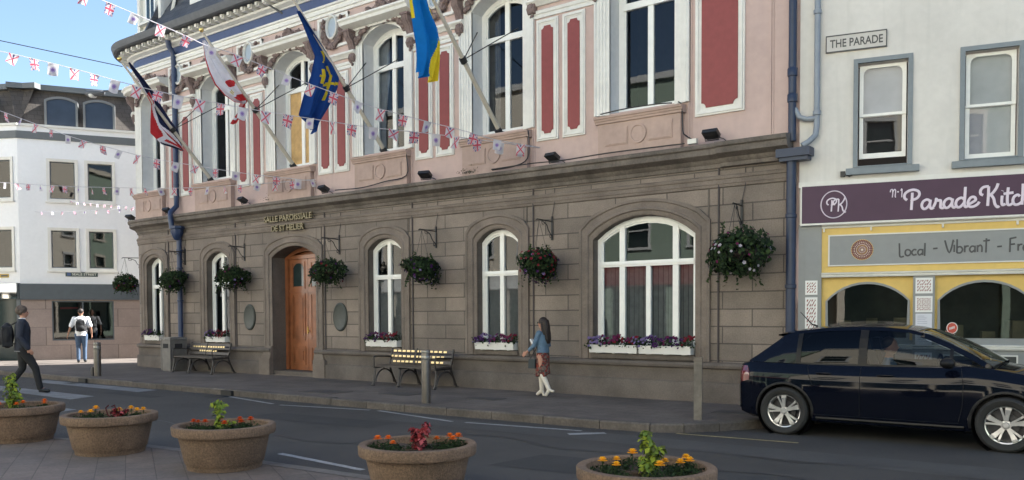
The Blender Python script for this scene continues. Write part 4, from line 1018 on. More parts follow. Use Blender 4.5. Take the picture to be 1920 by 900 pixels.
# street sign
ss = thing('street_name_plate', 'dark green street name plate reading SEALE STREET on the white building', 'sign', fR(1.9, 0, 3.06))
mb = MB(fR); mb.box(1.36, 2.36, -.025, 0, 2.98, 3.135); mb.build('plate', mat('dark_green_plate', (.02, .045, .045), .4, .05), ss)
mb = MB(fR); mb.box(1.41, 1.52, -.03, -.025, 3.005, 3.11); mb.build('crest', mat('blue_crest', (.05, .09, .22), .5), ss)
letters(text_mb('SEALE STREET', .115, lambda x, y, d_: fR(1.56+x, -.03+d_, 3.018+y), .004, .76, bold=.002), 'letter', mat('pale_letters', (.55, .56, .5), .5), ss)
mb = MB(fL); mb.box(.42, .9, -.03, 0, 2.93, 3.05); mb.box(.44, .7, -.034, -.03, 2.96, 3.02, 1)
tag(mb.build('wall_notice', [mat('amber_notice', (.5, .33, .03), .5), m_dark], loc=fL(.6, 0, 3)), 'small amber notice plate on the white wall at the left edge of the view', 'sign')

# ================================================================ buildings behind the photographer (seen in the windows and in the car paint)
def simple_building(x0, x1, y, h, m, ml, label, seed, mf=None):
    h += 3.5  # extra height added to bounce more sunlight onto the hall
    b = thing('street_building', label, 'building', ((x0+x1)/2, y, 0))
    rnd = random.Random(seed); n = max(2, int((x1-x0)/2.6)); F = lambda s, yy, z: (s, y-yy, z)
    ops = []; st = (x1-x0)/n
    fl = [(4.7, 6.3), (7.6, 9.2)]
    mb = MB(F); wall(mb, [], x0, x1, 0, .4, 0, .1)
    wall(mb, [(x0+st*(k+.05), x0+st*(k+.95), .4, 2.9, 2.9) for k in range(n)], x0, x1, .4, 4.0, 0, .15)
    for za, zc in fl: wall(mb, [(x0+st*(k+.32), x0+st*(k+.68), za, zc, zc) for k in range(n)], x0, x1, za-.7, zc+.6 if zc < 8 else h, 0, .15)
    mb.poly([(x0, 0, 0), (x0, 6, 0), (x0, 6, h), (x0, 0, h)]); mb.poly([(x1, 0, 0), (x1, 6, 0), (x1, 6, h), (x1, 0, h)]); mb.poly([(x0, 0, h), (x1, 0, h), (x1, 6, h), (x0, 6, h)])
    mb.m = [0]*len(mb.m); mb.build('wall', m, b)
    mb = MB(F); mb.box(x0, x1, .16, .2, .3, 9.5); mb.build('dark_glazing', m_doorglass, b)
    mb = MB(F); mb.box(x0, x1, -.15, 0, 2.95, 3.85); mb.build('shop_fascia', mf or ml, b)
    mb = MB(F); mb.box(x0, x1, -.2, 0, h-.3, h)
    for za, zc in fl:
        for k in range(n):
            a, c = x0+st*(k+.32), x0+st*(k+.68)
            mb.box(a-.12, a, -.05, 0, za, zc); mb.box(c, c+.12, -.05, 0, za, zc); mb.box(a-.12, c+.12, -.08, 0, zc, zc+.15); mb.box(a-.15, c+.15, -.12, 0, za-.12, za); mb.box(a, c, .08, .12, (za+zc)/2-.03, (za+zc)/2+.03)
    mb.build('trim', ml, b)
    return b
m_gr = mat('sage_green_render', (.34, .42, .32), .8, .05); m_cr = mat('cream_render_far', (.80, .72, .58), .8, .05); m_te = mat('grey_render_far', (.70, .66, .60), .8, .05)  # renders lightened to strengthen the bounce light
simple_building(-82, -55, -22.5, 10, m_cr, m_white, 'cream terrace seen only as a reflection, furthest left', 1)
simple_building(-54.8, -38, -22, 9.5, m_te, m_white, 'grey terrace seen only as a reflection beside the cream one', 2)
simple_building(-37.8, -24, -21.5, 10, m_cr, m_white, 'cream terrace seen only as a reflection left of the green one', 6)
simple_building(-23.8, -11, -21.5, 9.2, m_gr, m_white, 'sage green terrace seen only as a reflection', 3, mat('red_fascia_far', (.22, .015, .015), .6))
simple_building(-10.8, 3.5, -21.5, 10.2, m_cr, m_white, 'cream terrace seen only as a reflection right of the green one', 4)
simple_building(3.7, 18, -21, 9.5, m_gr, m_cr, 'green and cream terrace seen only as a reflection, furthest right', 5)
# ================================================================ PLANTING
def clothmat(name, col, tr=.35, rough=.8):
    m = bpy.data.materials.new(name); m.use_nodes = True; t = m.node_tree; p = t.nodes['Principled BSDF']; o = [n for n in t.nodes if n.type == 'OUTPUT_MATERIAL'][0]
    g = t.nodes.new('ShaderNodeNewGeometry'); n = t.nodes.new('ShaderNodeTexNoise'); n.inputs['Scale'].default_value = 9; t.links.new(g.outputs['Position'], n.inputs[0])
    r = t.nodes.new('ShaderNodeMapRange'); r.inputs[3].default_value = .85; r.inputs[4].default_value = 1.12; t.links.new(n.outputs[0], r.inputs[0])
    v = t.nodes.new('ShaderNodeVectorMath'); v.operation = 'SCALE'; v.inputs[0].default_value = col; t.links.new(r.outputs[0], v.inputs['Scale'])
    t.links.new(v.outputs[0], p.inputs['Base Color']); p.inputs['Roughness'].default_value = rough; p.inputs['Specular IOR Level'].default_value = .2
    tl = t.nodes.new('ShaderNodeBsdfTranslucent'); t.links.new(v.outputs[0], tl.inputs[0]); mx = t.nodes.new('ShaderNodeMixShader'); mx.inputs[0].default_value = tr
    t.links.new(p.outputs[0], mx.inputs[1]); t.links.new(tl.outputs[0], mx.inputs[2]); t.links.new(mx.outputs[0], o.inputs[0]); return m
m_lf = [clothmat('leaf_dark', (.016, .028, .013), .2), clothmat('leaf_mid', (.026, .048, .018), .25), clothmat('leaf_light', (.045, .075, .025), .3)]
m_lime = [clothmat('lime_leaf', (.24, .30, .035), .3), clothmat('lime_leaf_green', (.13, .20, .04), .3), clothmat('olive_leaf', (.08, .10, .03), .3)]
m_bur = [clothmat('burgundy_leaf', (.07, .018, .02), .2), clothmat('crimson_leaf', (.20, .025, .03), .3), clothmat('pink_leaf', (.42, .10, .12), .3)]
P_PUR, P_RED, P_WHT, P_LIL, P_MAG = [clothmat(n, c, .2) for n, c in (('purple_petal', (.05, .014, .075)), ('red_petal', (.15, .010, .02)), ('white_petal', (.42, .39, .42)), ('lilac_petal', (.17, .13, .27)), ('magenta_petal', (.12, .014, .06)))]
m_orange = clothmat('orange_petal', (.72, .17, .02), .2); m_deepor = clothmat('deep_orange_petal', (.55, .08, .01), .2); m_yelp = clothmat('yellow_petal', (.85, .44, .02), .2)
m_soil = mat('soil', (.05, .035, .025), .95, .3, 40, .6, 60)
def leaf(mb, c, n, size, rnd, mi, asp=.55):
    n = Vector(n).normalized(); a = n.orthogonal().normalized(); a = Quaternion(n, rnd.uniform(0, 2*pi)) @ a; b = n.cross(a)
    c = Vector(c); k = size*rnd.uniform(.7, 1.3); d = n*k*.18
    mb.add([tuple(c-a*k), tuple(c+b*k*asp+d), tuple(c+a*k), tuple(c-b*k*asp+d)], [(0, 1, 2), (0, 2, 3)], mi)
def blossom(mb, c, n, r, rnd, mi, petals=5, mic=None):
    n = Vector(n).normalized(); a = n.orthogonal().normalized(); a = Quaternion(n, rnd.uniform(0, 2*pi)) @ a; b = n.cross(a); c = Vector(c)
    pts = []
    N = petals*2
    for k in range(N):
        rr = r if k % 2 == 0 else r*.72; q = 2*pi*k/N; pts.append(tuple(c+(a*cos(q)+b*sin(q))*rr+n*r*.25))
    mb.add([tuple(c)]+pts, [(0, 1+k, 1+(k+1) % N) for k in range(N)], mi)
    if mic is not None:
        mb.add([tuple(c+n*r*.12+(a*cos(2*pi*k/5)+b*sin(2*pi*k/5))*r*.25) for k in range(5)], [(0, 1, 2, 3, 4)], mic)
def dirn(rnd):
    z = rnd.uniform(-1, 1); p = rnd.uniform(0, 2*pi); r = sqrt(1-z*z); return Vector((r*cos(p), r*sin(p), z))

# ---- stone planters
m_agg = mat('exposed_aggregate', (.155, .103, .068), .9, .32, 55, .8, 90, var2=.3, scale2=2.2, dirt=((.06, .047, .036), .45))
def planter(x, y, label, sc=1., seed=0):
    t = thing('stone_planter', label, 'planter', (x, y, .024), random.Random(seed).uniform(0, 6), 'round stone planters along the forecourt edge')
    mb = MB(); mb.lathe([(.36, 0), (.375, .0), (.385, .05), (.39, .055), (.40, .065), (.46, .345), (.47, .35), (.515, .358), (.522, .37), (.525, .44), (.515, .452), (.46, .455), (.448, .445), (.44, .34)], (0, 0, 0), 56)
    mb.build('pot', m_agg, t, smooth=45, local=True)
    mb = MB(); rows = [[(r*cos(2*pi*k/30), r*sin(2*pi*k/30), .385+.01*sin(k*3+r*20)) for k in range(30)] for r in (.442, .3, .15, .001)]; mb.grid(rows, 0, True); mb.build('soil', m_soil, t, local=True)
    return t
POT = [(-11.59, -8.48), (-9.69, -8.29), (-7.73, -8.09), (-5.15, -7.88), (-2.97, -7.71)]
plab = ['weathered stone planter cut by the left edge, with a tall yellow-green shrub and orange marigolds', 'stone planter with yellow marigolds and a bent burgundy plant', 'lighter stone planter with a leafy lime shrub and orange-red marigolds', 'stone planter with a crimson-leaved plant and light orange marigolds', 'stone planter nearest the camera with bright yellow marigolds and a lime bush']
for i, ((x, y), lb) in enumerate(zip(POT, plab)): planter(x, y, lb, seed=i)
# central plants
def bush(x, y, spec, label, cat, name, seed, mats):
    rnd = random.Random(seed); t = thing(name, label, cat, (x, y, .405))
    mb = MB(); st = MB()
    for (dx, dy, z0, z1, r, n) in spec:
        st.tube([(0, 0, 0), (dx*.6, dy*.6, z0*.6), (dx, dy, z1)], [.007, .006, .003], 5)
        for k in range(n):
            z = rnd.uniform(z0, z1); rr = r*rnd.uniform(.2, 1)*(.6+.4*sin((z-z0)/(z1-z0+.001)*pi)); a = rnd.uniform(0, 2*pi)
            px, py = dx*(z/z1)+rr*cos(a), dy*(z/z1)+rr*sin(a)
            leaf(mb, (px*1.15, py*1.15, z), (cos(a)*.6+rnd.uniform(-.5, .5), sin(a)*.6+rnd.uniform(-.5, .5), rnd.uniform(.1, 1)), .025, rnd, rnd.choice([0, 0, 1, 1, 2]), .7)
    mb.build('foliage', mats, t, local=True, fix=False); st.build('stem', m_lf[0], t, local=True)
    return t
bush(-11.75, -8.5, [(0, 0, .0, .34, .10, 170), (-.12, .0, .05, .44, .07, 90), (.14, -.02, .0, .24, .09, 110), (.02, 0, .18, .48, .05, 60)], 'tall yellow-green shrub in the planter at the left edge', 'shrub', 'lime_shrub', 1, m_lime)
bush(-7.78, -8.12, [(0, 0, .0, .31, .055, 110), (-.03, .02, .18, .30, .08, 80), (.1, .06, .0, .1, .08, 50)], 'slender lime shrub rising above orange-red marigolds', 'shrub', 'lime_shrub', 2, m_lime)
bush(-2.94, -7.72, [(0, 0, .0, .25, .075, 230), (-.02, 0, .2, .33, .05, 80), (.08, .02, .05, .22, .05, 70), (.02, -.08, -.02, .1, .06, 60)], 'bushy lime plant among bright yellow marigolds', 'shrub', 'lime_shrub', 3, m_lime)
bush(-5.17, -7.84, [(0, 0, .0, .18, .07, 130), (-.08, .02, .05, .19, .05, 60), (.06, .02, .08, .24, .05, 70)], 'crimson-leaved bedding plant among light orange marigolds', 'plant', 'crimson_plant', 4, m_bur)
t = bush(-9.62, -8.27, [(.05, 0, .0, .13, .05, 60), (.14, .05, .02, .12, .04, 40)], 'drooping burgundy plant among yellow marigolds', 'plant', 'burgundy_plant', 5, m_bur)
mb = MB(); mb.tube([(-.02, 0, 0), (-.12, -.02, .05), (-.16, -.02, .13), (-.13, 0, .16)], .008, 6); mb.tube([(0, 0, 0), (.03, 0, .12), (0, 0, .17), (-.06, 0, .15)], .008, 6); mb.build('bent_stalk', m_bur[0], t, local=True)
# marigolds
def marigold_proto(mcol, seed):
    rnd = random.Random(seed); t = thing('marigold', None, 'flower', (0, 0, 0))
    mb = MB()
    for k in range(150):
        a = rnd.uniform(0, 2*pi); r = .12*sqrt(rnd.random()); z = rnd.uniform(.0, .075)*(1.2-r/.14); leaf(mb, (r*cos(a), r*sin(a), z), dirn(rnd)+Vector((0, 0, .6)), .019, rnd, rnd.choice([0, 1, 1]), .35)
    mb.build('foliage', m_lf, t, local=True, fix=False)
    mb = MB(); c = Vector((rnd.uniform(-.015, .015), rnd.uniform(-.015, .015), .095)); mb.tube([(0, 0, .02), tuple(c)], .003, 4, 1)
    for lay, (rr, dz, n) in enumerate(((.038, 0, 9), (.030, .007, 8), (.020, .014, 6))):
        for k in range(n):
            a = 2*pi*k/n+lay*.4; d = Vector((cos(a), sin(a), .15+.35*lay)); tip = c+d*rr+Vector((0, 0, dz)); sd_ = Vector((-sin(a), cos(a), 0))*rr*.42
            mb.add([tuple(c+Vector((0, 0, dz))), tuple(c+d*rr*.65+sd_+Vector((0, 0, dz+.004))), tuple(tip), tuple(c+d*rr*.65-sd_+Vector((0, 0, dz+.004)))], [(0, 1, 2, 3)], 0)
    mb.build('bloom', [mcol, m_lf[1]], t, local=True, fix=False)
    return t
mspots = [
 (m_orange, [(-.33, -.2), (-.1, -.28), (.08, -.05), (.09, -.2), (.28, .05), (.34, -.02)], 'orange marigold in the planter cut by the left edge'),
 (m_yelp, [(-.34, -.02), (-.15, -.18), (-.24, .12), (.12, .0), (.19, .15), (.3, .02), (.34, .12)], 'yellow marigold in the planter with the bent burgundy plant'),
 (m_deepor, [(-.33, .0), (-.16, -.08), (-.06, .07), (.13, .1), (.08, -.2), (.28, .02), (.2, -.08), (-.28, .05)], 'orange-red marigold in the planter with the slender lime shrub'),
 (m_orange, [(-.36, -.04), (-.26, .06), (-.2, -.13), (-.02, .12), (.15, .12), (.26, .2), (.3, .0), (.36, .08)], 'light orange marigold in the planter with the crimson plant'),
 (m_yelp, [(-.32, .06), (-.24, -.08), (-.2, .2), (-.06, .3), (.06, -.22), (.17, .12), (.34, .2), (.26, -.02), (.34, .0)], 'bright yellow marigold in the planter nearest the camera')]
ci = Vector((sin(YAW), -cos(YAW))); cj = Vector((cos(YAW), sin(YAW)))
for i, ((px_, py_), (mc, sp, lb_)) in enumerate(zip(POT, mspots)):
    pr = None; rnd = random.Random(90+i)
    for k, (u, v) in enumerate(sp):
        p = ci*u+cj*v; L = (px_+p.x, py_+p.y, .40)
        if pr is None:
            pr = marigold_proto(mc, i); pr.location = L; o = pr; pr['label'] = lb_; pr['group'] = 'marigolds, ' + lb_.split(' in the ')[1]
        else: o = dup(pr, L, rnd.uniform(0, 6))
        sc_ = rnd.uniform(.9, 1.25); o.scale = (sc_, sc_, sc_)

# ---- hanging baskets on scroll brackets
def bracket(s, zz=3.28, ln=.45):
    p = Vector(bend(s, 0, 0)); q = Vector(bend(s, -1, 0)); a = atan2(q.y-p.y, q.x-p.x)
    return p, a
def basket_leaves(seed, R, Hs):
    rnd = random.Random(seed); mb = MB()
    lob = [(dirn(rnd), rnd.uniform(.12, .42)) for _ in range(9)]
    for k in range(1500):
        d = dirn(rnd); f = .66+sum(w_*max(0, d.dot(v))**4 for v, w_ in lob); r = f*rnd.uniform(.45, 1.1)**.5
        c = Vector((d.x*R*r, d.y*R*r, d.z*Hs*r*(1 if d.z < 0 else .75)))
        leaf(mb, c, d+dirn(rnd)*.7, .036, rnd, rnd.choice([0, 0, 0, 1, 1, 2]), .65)
    for k in range(44):   # trailing shoots and shoots standing up round the chains
        a = rnd.uniform(0, 2*pi); up_ = rnd.random() < .4
        b0 = Vector((cos(a)*R*.6, sin(a)*R*.6, .1 if up_ else -.1)); e = b0+Vector((cos(a)*.12, sin(a)*.12, .24 if up_ else -.34))*rnd.uniform(.4, 1.1)
        if up_: e.x *= .5; e.y *= .5
        for j in range(7):
            c = b0.lerp(e, j/6); leaf(mb, c, dirn(rnd), .03, rnd, rnd.choice([0, 1, 2]), .6)
    return mb, lob
BLM = {}
def bloom_obj(par, p, n, m_, rnd, sc=1.):
    if m_.name not in BLM:
        mb = MB(); blossom(mb, (0, 0, 0), (0, 0, 1), .034, random.Random(1), 0); BLM[m_.name] = mb.mesh('bloom', [m_], fix=False)
    o = bpy.data.objects.new('petunia_bloom', BLM[m_.name]); COL.objects.link(o); o.parent = par; o.location = p
    o.rotation_euler = (Vector(n).to_track_quat('Z', 'Y') @ Quaternion((0, 0, 1), rnd.uniform(0, 6))).to_euler(); k = sc*rnd.uniform(.8, 1.15); o.scale = (k, k, k); return o
LV = [basket_leaves(k, .44, .36) for k in range(3)]
LVM = [l[0].mesh('basket_foliage', m_lf, fix=False) for l in LV]
bdata = [  # s on wall, drop z, label bits, petals (material, count), bracket reach
 (-24.55, 2.62, 'hanging flower basket on the rounded corner, furthest left', [(P_RED, 8), (P_PUR, 10)], .50, 'black scroll bracket on the rounded left corner'),
 (-21.30, 2.62, 'dark hanging flower basket in front of the blue downpipe', [(P_PUR, 14)], .42, 'black scroll bracket beside the blue downpipe on the left'),
 (-18.60, 2.62, 'hanging basket with pink petunias between the second window and the left oval plaque', [(P_MAG, 16), (P_LIL, 16)], .40, 'black scroll bracket left of the wall lettering door'),
 (-14.99, 2.62, 'hanging basket with a few red blooms just right of the wooden door', [(P_RED, 14), (P_PUR, 12)], .45, 'black scroll bracket just right of the wooden door'),
 (-11.98, 2.60, 'mostly green hanging basket between the two narrow middle windows', [(P_LIL, 6), (P_PUR, 22)], .45, 'black scroll bracket between the two narrow middle windows'),
 (-9.02, 2.58, 'hanging basket full of red and purple petunias left of the wide window', [(P_RED, 34), (P_PUR, 46), (P_LIL, 14)], .45, 'black scroll bracket left of the wide window'),
 (-5.28, 2.60, 'largest hanging basket, dotted with white petunias, right of the wide window', [(P_WHT, 24), (P_MAG, 18)], .32, 'black scroll bracket right of the wide window')]
for i, (s, z, lb_, pet, reach, blb) in enumerate(bdata):
    p, a = bracket(s); rnd = random.Random(200+i)
    br = thing('basket_bracket', blb, 'bracket', (p.x, p.y, 3.3), a, 'brackets holding the hanging baskets')
    mb = MB(); mb.box(0, .025, -.02, .02, -.28, .17); mb.build('wall_plate', m_black, br, local=True)
    mb = MB(); mb.tube([(0, 0, .07), (reach+.06, 0, .08), (reach+.09, 0, .06)], .012, 6); mb.build('arm', m_black, br, local=True)
    mb = MB(); mb.tube(smooth_line([(.02, 0, -.22), (.05, 0, -.17), (.09, 0, -.19), (.08, 0, -.24), (.03, 0, -.22)]), .008, 6)
    mb.tube(smooth_line([(.03, 0, -.2), (.14, 0, -.1), (.2, 0, .0), (reach*.8, 0, .06)]), .009, 6); mb.tube(smooth_line([(reach*.8, 0, .06), (reach*.75, 0, .0), (reach*.6, 0, .01), (reach*.62, 0, .05)]), .007, 6); mb.build('scroll', m_black, br, local=True, smooth=60)
    q = Vector((cos(a), sin(a), 0)); c = p+q*reach
    hb = thing('hanging_basket', lb_, 'flower basket', (c.x, c.y, z), rnd.uniform(0, 6), 'hanging flower baskets along the granite wall')
    sc_ = 1.18 if i == 6 else (1.0 if i else .95)
    o = bpy.data.objects.new('foliage', LVM[i % 3]); COL.objects.link(o); o.parent = hb; o.scale = (sc_, sc_, sc_*(1.1 if i == 6 else .95))
    mb = MB(); mats_ = [m_ for m_, _ in pet]; lob = LV[i % 3][1]
    clump = [dirn(rnd) for _ in pet]
    for mi, (m_, n) in enumerate(pet):
        for k in range(int(n*1.5)):
            d = (dirn(rnd)+clump[mi]*.5).normalized(); f = .70+sum(w_*max(0, d.dot(v))**4 for v, w_ in lob); r = f*rnd.uniform(.92, 1.06)
            bloom_obj(hb, (d.x*.44*r*sc_, d.y*.44*r*sc_, d.z*.36*r*sc_*(1 if d.z < 0 else .75)), d+Vector((0, 0, .3)), m_, rnd, .9)
    mb = MB(); mb.lathe([(.02, -.17), (.12, -.14), (.19, -.06), (.21, 0), (.2, .0)], (0, 0, 0), 16); mb.build('basket_liner', m_soil, hb, local=True)
    mb = MB(); tz = 3.36-z
    for k in range(3): mb.tube([(.2*cos(k*2.1), .2*sin(k*2.1), .0), (0, 0, tz)], .004, 4)
    mb.build('chain', m_black, hb, local=True)
    # watering pipe down the wall
    mb = MB(bend); mb.tube([(s+.06, -.02, 4.0), (s+.07, -.02, 3.75), (s+.02, -.03, 3.5), (s-.0, -.05, 3.4)], .007, 5)
    mb.build('watering_pipe', m_cable, hall)

# ---- window boxes
m_box = mat('white_trough', (.72, .71, .68), .5, .03, 10, var2=.07)
def window_box(xa, xb, cols, label, seed, ymid=-.02, z=.90, h=.155, rotp=None):
    rnd = random.Random(seed); cx = (xa+xb)/2; t = thing('window_box', label, 'window box', (cx, ymid, z), 0, 'white window boxes on the sills'); w_ = xb-xa
    mb = MB(); mb.grid([[(-w_/2, -.10, .012), (w_/2, -.10, .012), (w_/2, .09, .012), (-w_/2, .09, .012)], [(-w_/2-.01, -.115, h), (w_/2+.01, -.115, h), (w_/2+.01, .10, h), (-w_/2-.01, .10, h)], [(-w_/2+.012, -.095, h), (w_/2-.012, -.095, h), (w_/2-.012, .08, h), (-w_/2+.012, .08, h)], [(-w_/2+.012, -.09, h-.04), (w_/2-.012, -.09, h-.04), (w_/2-.012, .08, h-.04), (-w_/2+.012, .08, h-.04)]], 0, True)
    mb.poly([(-w_/2, -.10, .012), (w_/2, -.10, .012), (w_/2, .09, .012), (-w_/2, .09, .012)]); mb.poly([(-w_/2+.012, -.09, h-.04), (w_/2-.012, -.09, h-.04), (w_/2-.012, .08, h-.04), (-w_/2+.012, .08, h-.04)])
    for q in (-.35, 0, .35): mb.box(q*w_-.03, q*w_+.03, -.07, .05, 0, .012)
    mb.build('trough', m_box, t, local=True)
    mb = MB(); n = int(330*w_)
    for k in range(n):
        x = rnd.uniform(-w_/2-.08, w_/2+.06); a = rnd.uniform(-.2, pi+.2); r = rnd.uniform(.3, 1)
        leaf(mb, (x, -.02+.15*r*-cos(a), h-.02+.15*r*sin(a)+.03*sin(x*17)), dirn(rnd)+Vector((0, -.5, .6)), .026, rnd, rnd.choice([0, 0, 1, 1, 2]), .65)
    mb.build('foliage', m_lf, t, local=True, fix=False)
    mb = MB(); ms = list(dict.fromkeys([c[1] for c in cols]))
    for k in range(int(95*w_)):
        u = rnd.random(); x = -w_/2-.05+(w_+.08)*u
        cand = [c for c in cols if c[0][0] <= u+rnd.uniform(-.08, .08) <= c[0][1]]
        if not cand: continue
        m_ = rnd.choice(cand)[1]; a = rnd.uniform(.1, 2.2)
        bloom_obj(t, (x, -.03-.155*cos(a)*rnd.uniform(.8, 1.05), h-.02+.16*sin(a)*rnd.uniform(.85, 1.1)+.03*sin(x*17)), (rnd.uniform(-.4, .4), -1, .7), m_, rnd, .85)
    return t
window_box(-23.25, -22.5, [((0, .6), P_PUR)], 'white window box with dark trailing leaves under the window on the rounded corner', 1, ymid=-.03)
window_box(-20.22, -19.36, [((0, .5), P_PUR), ((0, .3), P_LIL), ((.55, 1), P_RED)], 'white window box with purple flowers giving way to red, behind the left bench', 2)
window_box(-14.02, -13.06, [((0, .7), P_PUR), ((.6, 1), P_RED), ((.2, .6), P_MAG)], 'white window box with purple then red flowers, above the bench with sun-glint tiles', 3)
window_box(-10.84, -9.88, [((0, .6), P_PUR), ((.1, .5), P_LIL), ((.5, 1), P_MAG), ((.8, 1), P_RED)], 'white window box with violet and magenta flowers just left of the walking woman', 4)
window_box(-8.13, -7.16, [((0, .35), P_LIL), ((.3, .9), P_MAG), ((.6, 1), P_RED), ((.85, 1), P_LIL)], 'left of the two white window boxes under the wide window', 5)
window_box(-7.11, -6.13, [((0, .3), P_LIL), ((.2, .8), P_PUR), ((.4, .7), P_MAG), ((.8, 1), P_RED)], 'right of the two white window boxes under the wide window', 6)

# ================================================================ STREET FURNITURE
m_iron = mat('dark_cast_iron', (.028, .024, .023), .45, .15, 12)
m_benchwood = mat('dark_bench_slats', (.055, .045, .04), .5, .2, 20, .1, 60)
m_glint = mat('sun_glint_gold', (.80, .62, .30), .35, .1, 20, metal=.3)  # gold colour imitates patches of reflected sunlight
def bench(x, y, L, label, rows, seed):
    t = thing('park_bench', label, 'bench', (x, y, ZP))
    mb = MB()
    for k in range(4): mb.box(0, L, .02+k*.115, .115+k*.115, .40+.004*k, .43+.004*k)
    mb.build('seat', m_benchwood, t, local=True)
    mb = MB(); sl_ = Vector((0, .25, 1)).normalized()
    for k, z in enumerate((.50, .61, .72)):
        c = Vector((L/2, .49+(z-.43)*.28, z)); mb.obox(c, (L/2, 0, 0), (0, .008, .032), (0, .012, -.004))
    bk = mb.build('backrest', m_benchwood, t, local=True)
    rnd = random.Random(seed)
    for k, (z, n, x0, x1) in enumerate(rows):  # added tiles stand in for sunlight glints on the back slats
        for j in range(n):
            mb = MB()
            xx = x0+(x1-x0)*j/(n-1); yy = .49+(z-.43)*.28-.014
            mb.obox((xx, yy-.002, z), ((x1-x0)/(n-1)*.33, 0, 0), (0, .004, .020), (0, .003, -.001)); mb.build('sun_glint_tile', m_glint, bk, local=True)
    for xx in (.02, L*.42, L-.02):
        mb = MB()
        mb.tube(smooth_line([(xx, -.03, .0), (xx, .0, .1), (xx, .03, .25), (xx, .05, .39)]), .022, 6)
        mb.tube(smooth_line([(xx, .66, .0), (xx, .60, .12), (xx, .52, .28), (xx, .48, .42), (xx, .52, .58), (xx, .575, .78)]), .022, 6)
        mb.tube([(xx, .32+.27*cos(pi*k/10), .04+.30*sin(pi*k/10)) for k in range(11)], .016, 6)
        mb.tube([(xx, .0, .385), (xx, .5, .395)], .02, 6); mb.tube([(xx, .3, .33), (xx, .3, .39)], .014, 6)
        for yy in (-.03, .66): mb.box(xx-.03, xx+.03, yy-.035, yy+.035, 0, .02)
        if xx != L*.42: mb.tube(smooth_line([(xx, .02, .40), (xx, .01, .58), (xx, .06, .62), (xx, .3, .61), (xx, .52, .60)]), .016, 6)
        mb.build('side_frame', m_iron, t, local=True, smooth=60)
    return t
bench(-13.05, -.84, 1.78, 'dark slatted bench with rows of gold sun-glint tiles below the window left of centre', [(.72, 12, .12, 1.55), (.61, 13, .05, 1.5), (.50, 12, .15, 1.5)], 1)
bench(-20.62, -.86, 1.80, 'dark bench with a single gold sun-glint row on its back beside the grey litter bin', [(.67, 13, .18, 1.5), (.565, 8, .5, 1.2)], 2)
# litter bin
t = thing('litter_bin', 'grey square litter bin with slot openings left of the bench by the blue downpipe', 'litter bin', (-21.1, -.52, ZP))
mb = MB(); mb.box(-.22, .22, -.24, .24, .03, .84); mb.box(-.20, .20, -.22, .22, .0, .03)
for sx in (-1, 1):
    for sy in (-1, 1): mb.box(sx*.21-.02, sx*.21+.02, sy*.23-.02, sy*.23+.02, .02, .85)
mb.build('casing', mat('grey_bin_paint', (.14, .13, .12), .5, .12, 10, var2=.15), t, local=True)
mb = MB(); mb.box(-.235, .235, -.255, .255, .852, .90); mb.box(-.16, .16, -.18, .18, .90, .915); mb.build('lid', mat('grey_bin_lid', (.17, .165, .16), .45, .1), t, local=True)
mb = MB(); mb.box(-.12, .12, -.248, -.24, .62, .74); mb.build('slot_opening', m_room, t, local=True); mb = MB(); mb.box(.22, .228, -.11, .11, .62, .74); mb.build('slot_opening', m_room, t, local=True)
# bollards
m_steel = mat('brushed_steel', (.15, .135, .12), .42, .12, 10, metal=.7, var2=.15)
m_timber = mat('weathered_timber', (.17, .15, .125), .8, .2, 14, .3, 50, var2=.2)
def bollard(x, y, h, r, label, round_=True):
    t = thing('bollard', label, 'bollard', (x, y, ZP), 0, 'bollards along the pavement edge')
    if round_:
        mb = MB(); mb.lathe([(r*1.0, 0), (r, h-.02), (r*.93, h), (0.001, h+.006)], (0, 0, 0), 24); mb.build('post', m_steel, t, local=True, smooth=40)
        mb = MB(); mb.lathe([(r, h-.17), (r*1.04, h-.165), (r*1.04, h-.10), (r, h-.095)], (0, 0, 0), 24, capb=False); mb.lathe([(r, h-.05), (r*1.03, h-.045), (r*1.03, h-.02), (r, h-.015)], (0, 0, 0), 24, capb=False); mb.build('band', mat('pale_band', (.25, .24, .22), .3, .05, metal=.5), t, local=True, smooth=40)
    else:
        mb = MB(); mb.box(-r, r, -r, r, 0, h-.04); mb.build('post', m_timber, t, local=True)
        mb = MB(); mb.box(-r-.004, r+.004, -r-.004, r+.004, h-.06, h); mb.build('cap', m_steel, t, local=True)
        t.rotation_euler = (0, 0, radians(20))
    return t
bollard(-9.68, -2.85, .90, .078, 'steel bollard in front of the bench with sun-glint tiles')
bollard(-5.00, -2.30, .88, .055, 'slim square bollard behind the dark blue car', False)
t = bollard(-20.85, -2.75, .84, .085, 'dark bollard by the zebra crossing, below the man in the white shirt')
mb = MB(); mb.box(-.14, -.05, -.1, .04, 0, .22); mb.build('foot_box', m_iron, t, local=True)
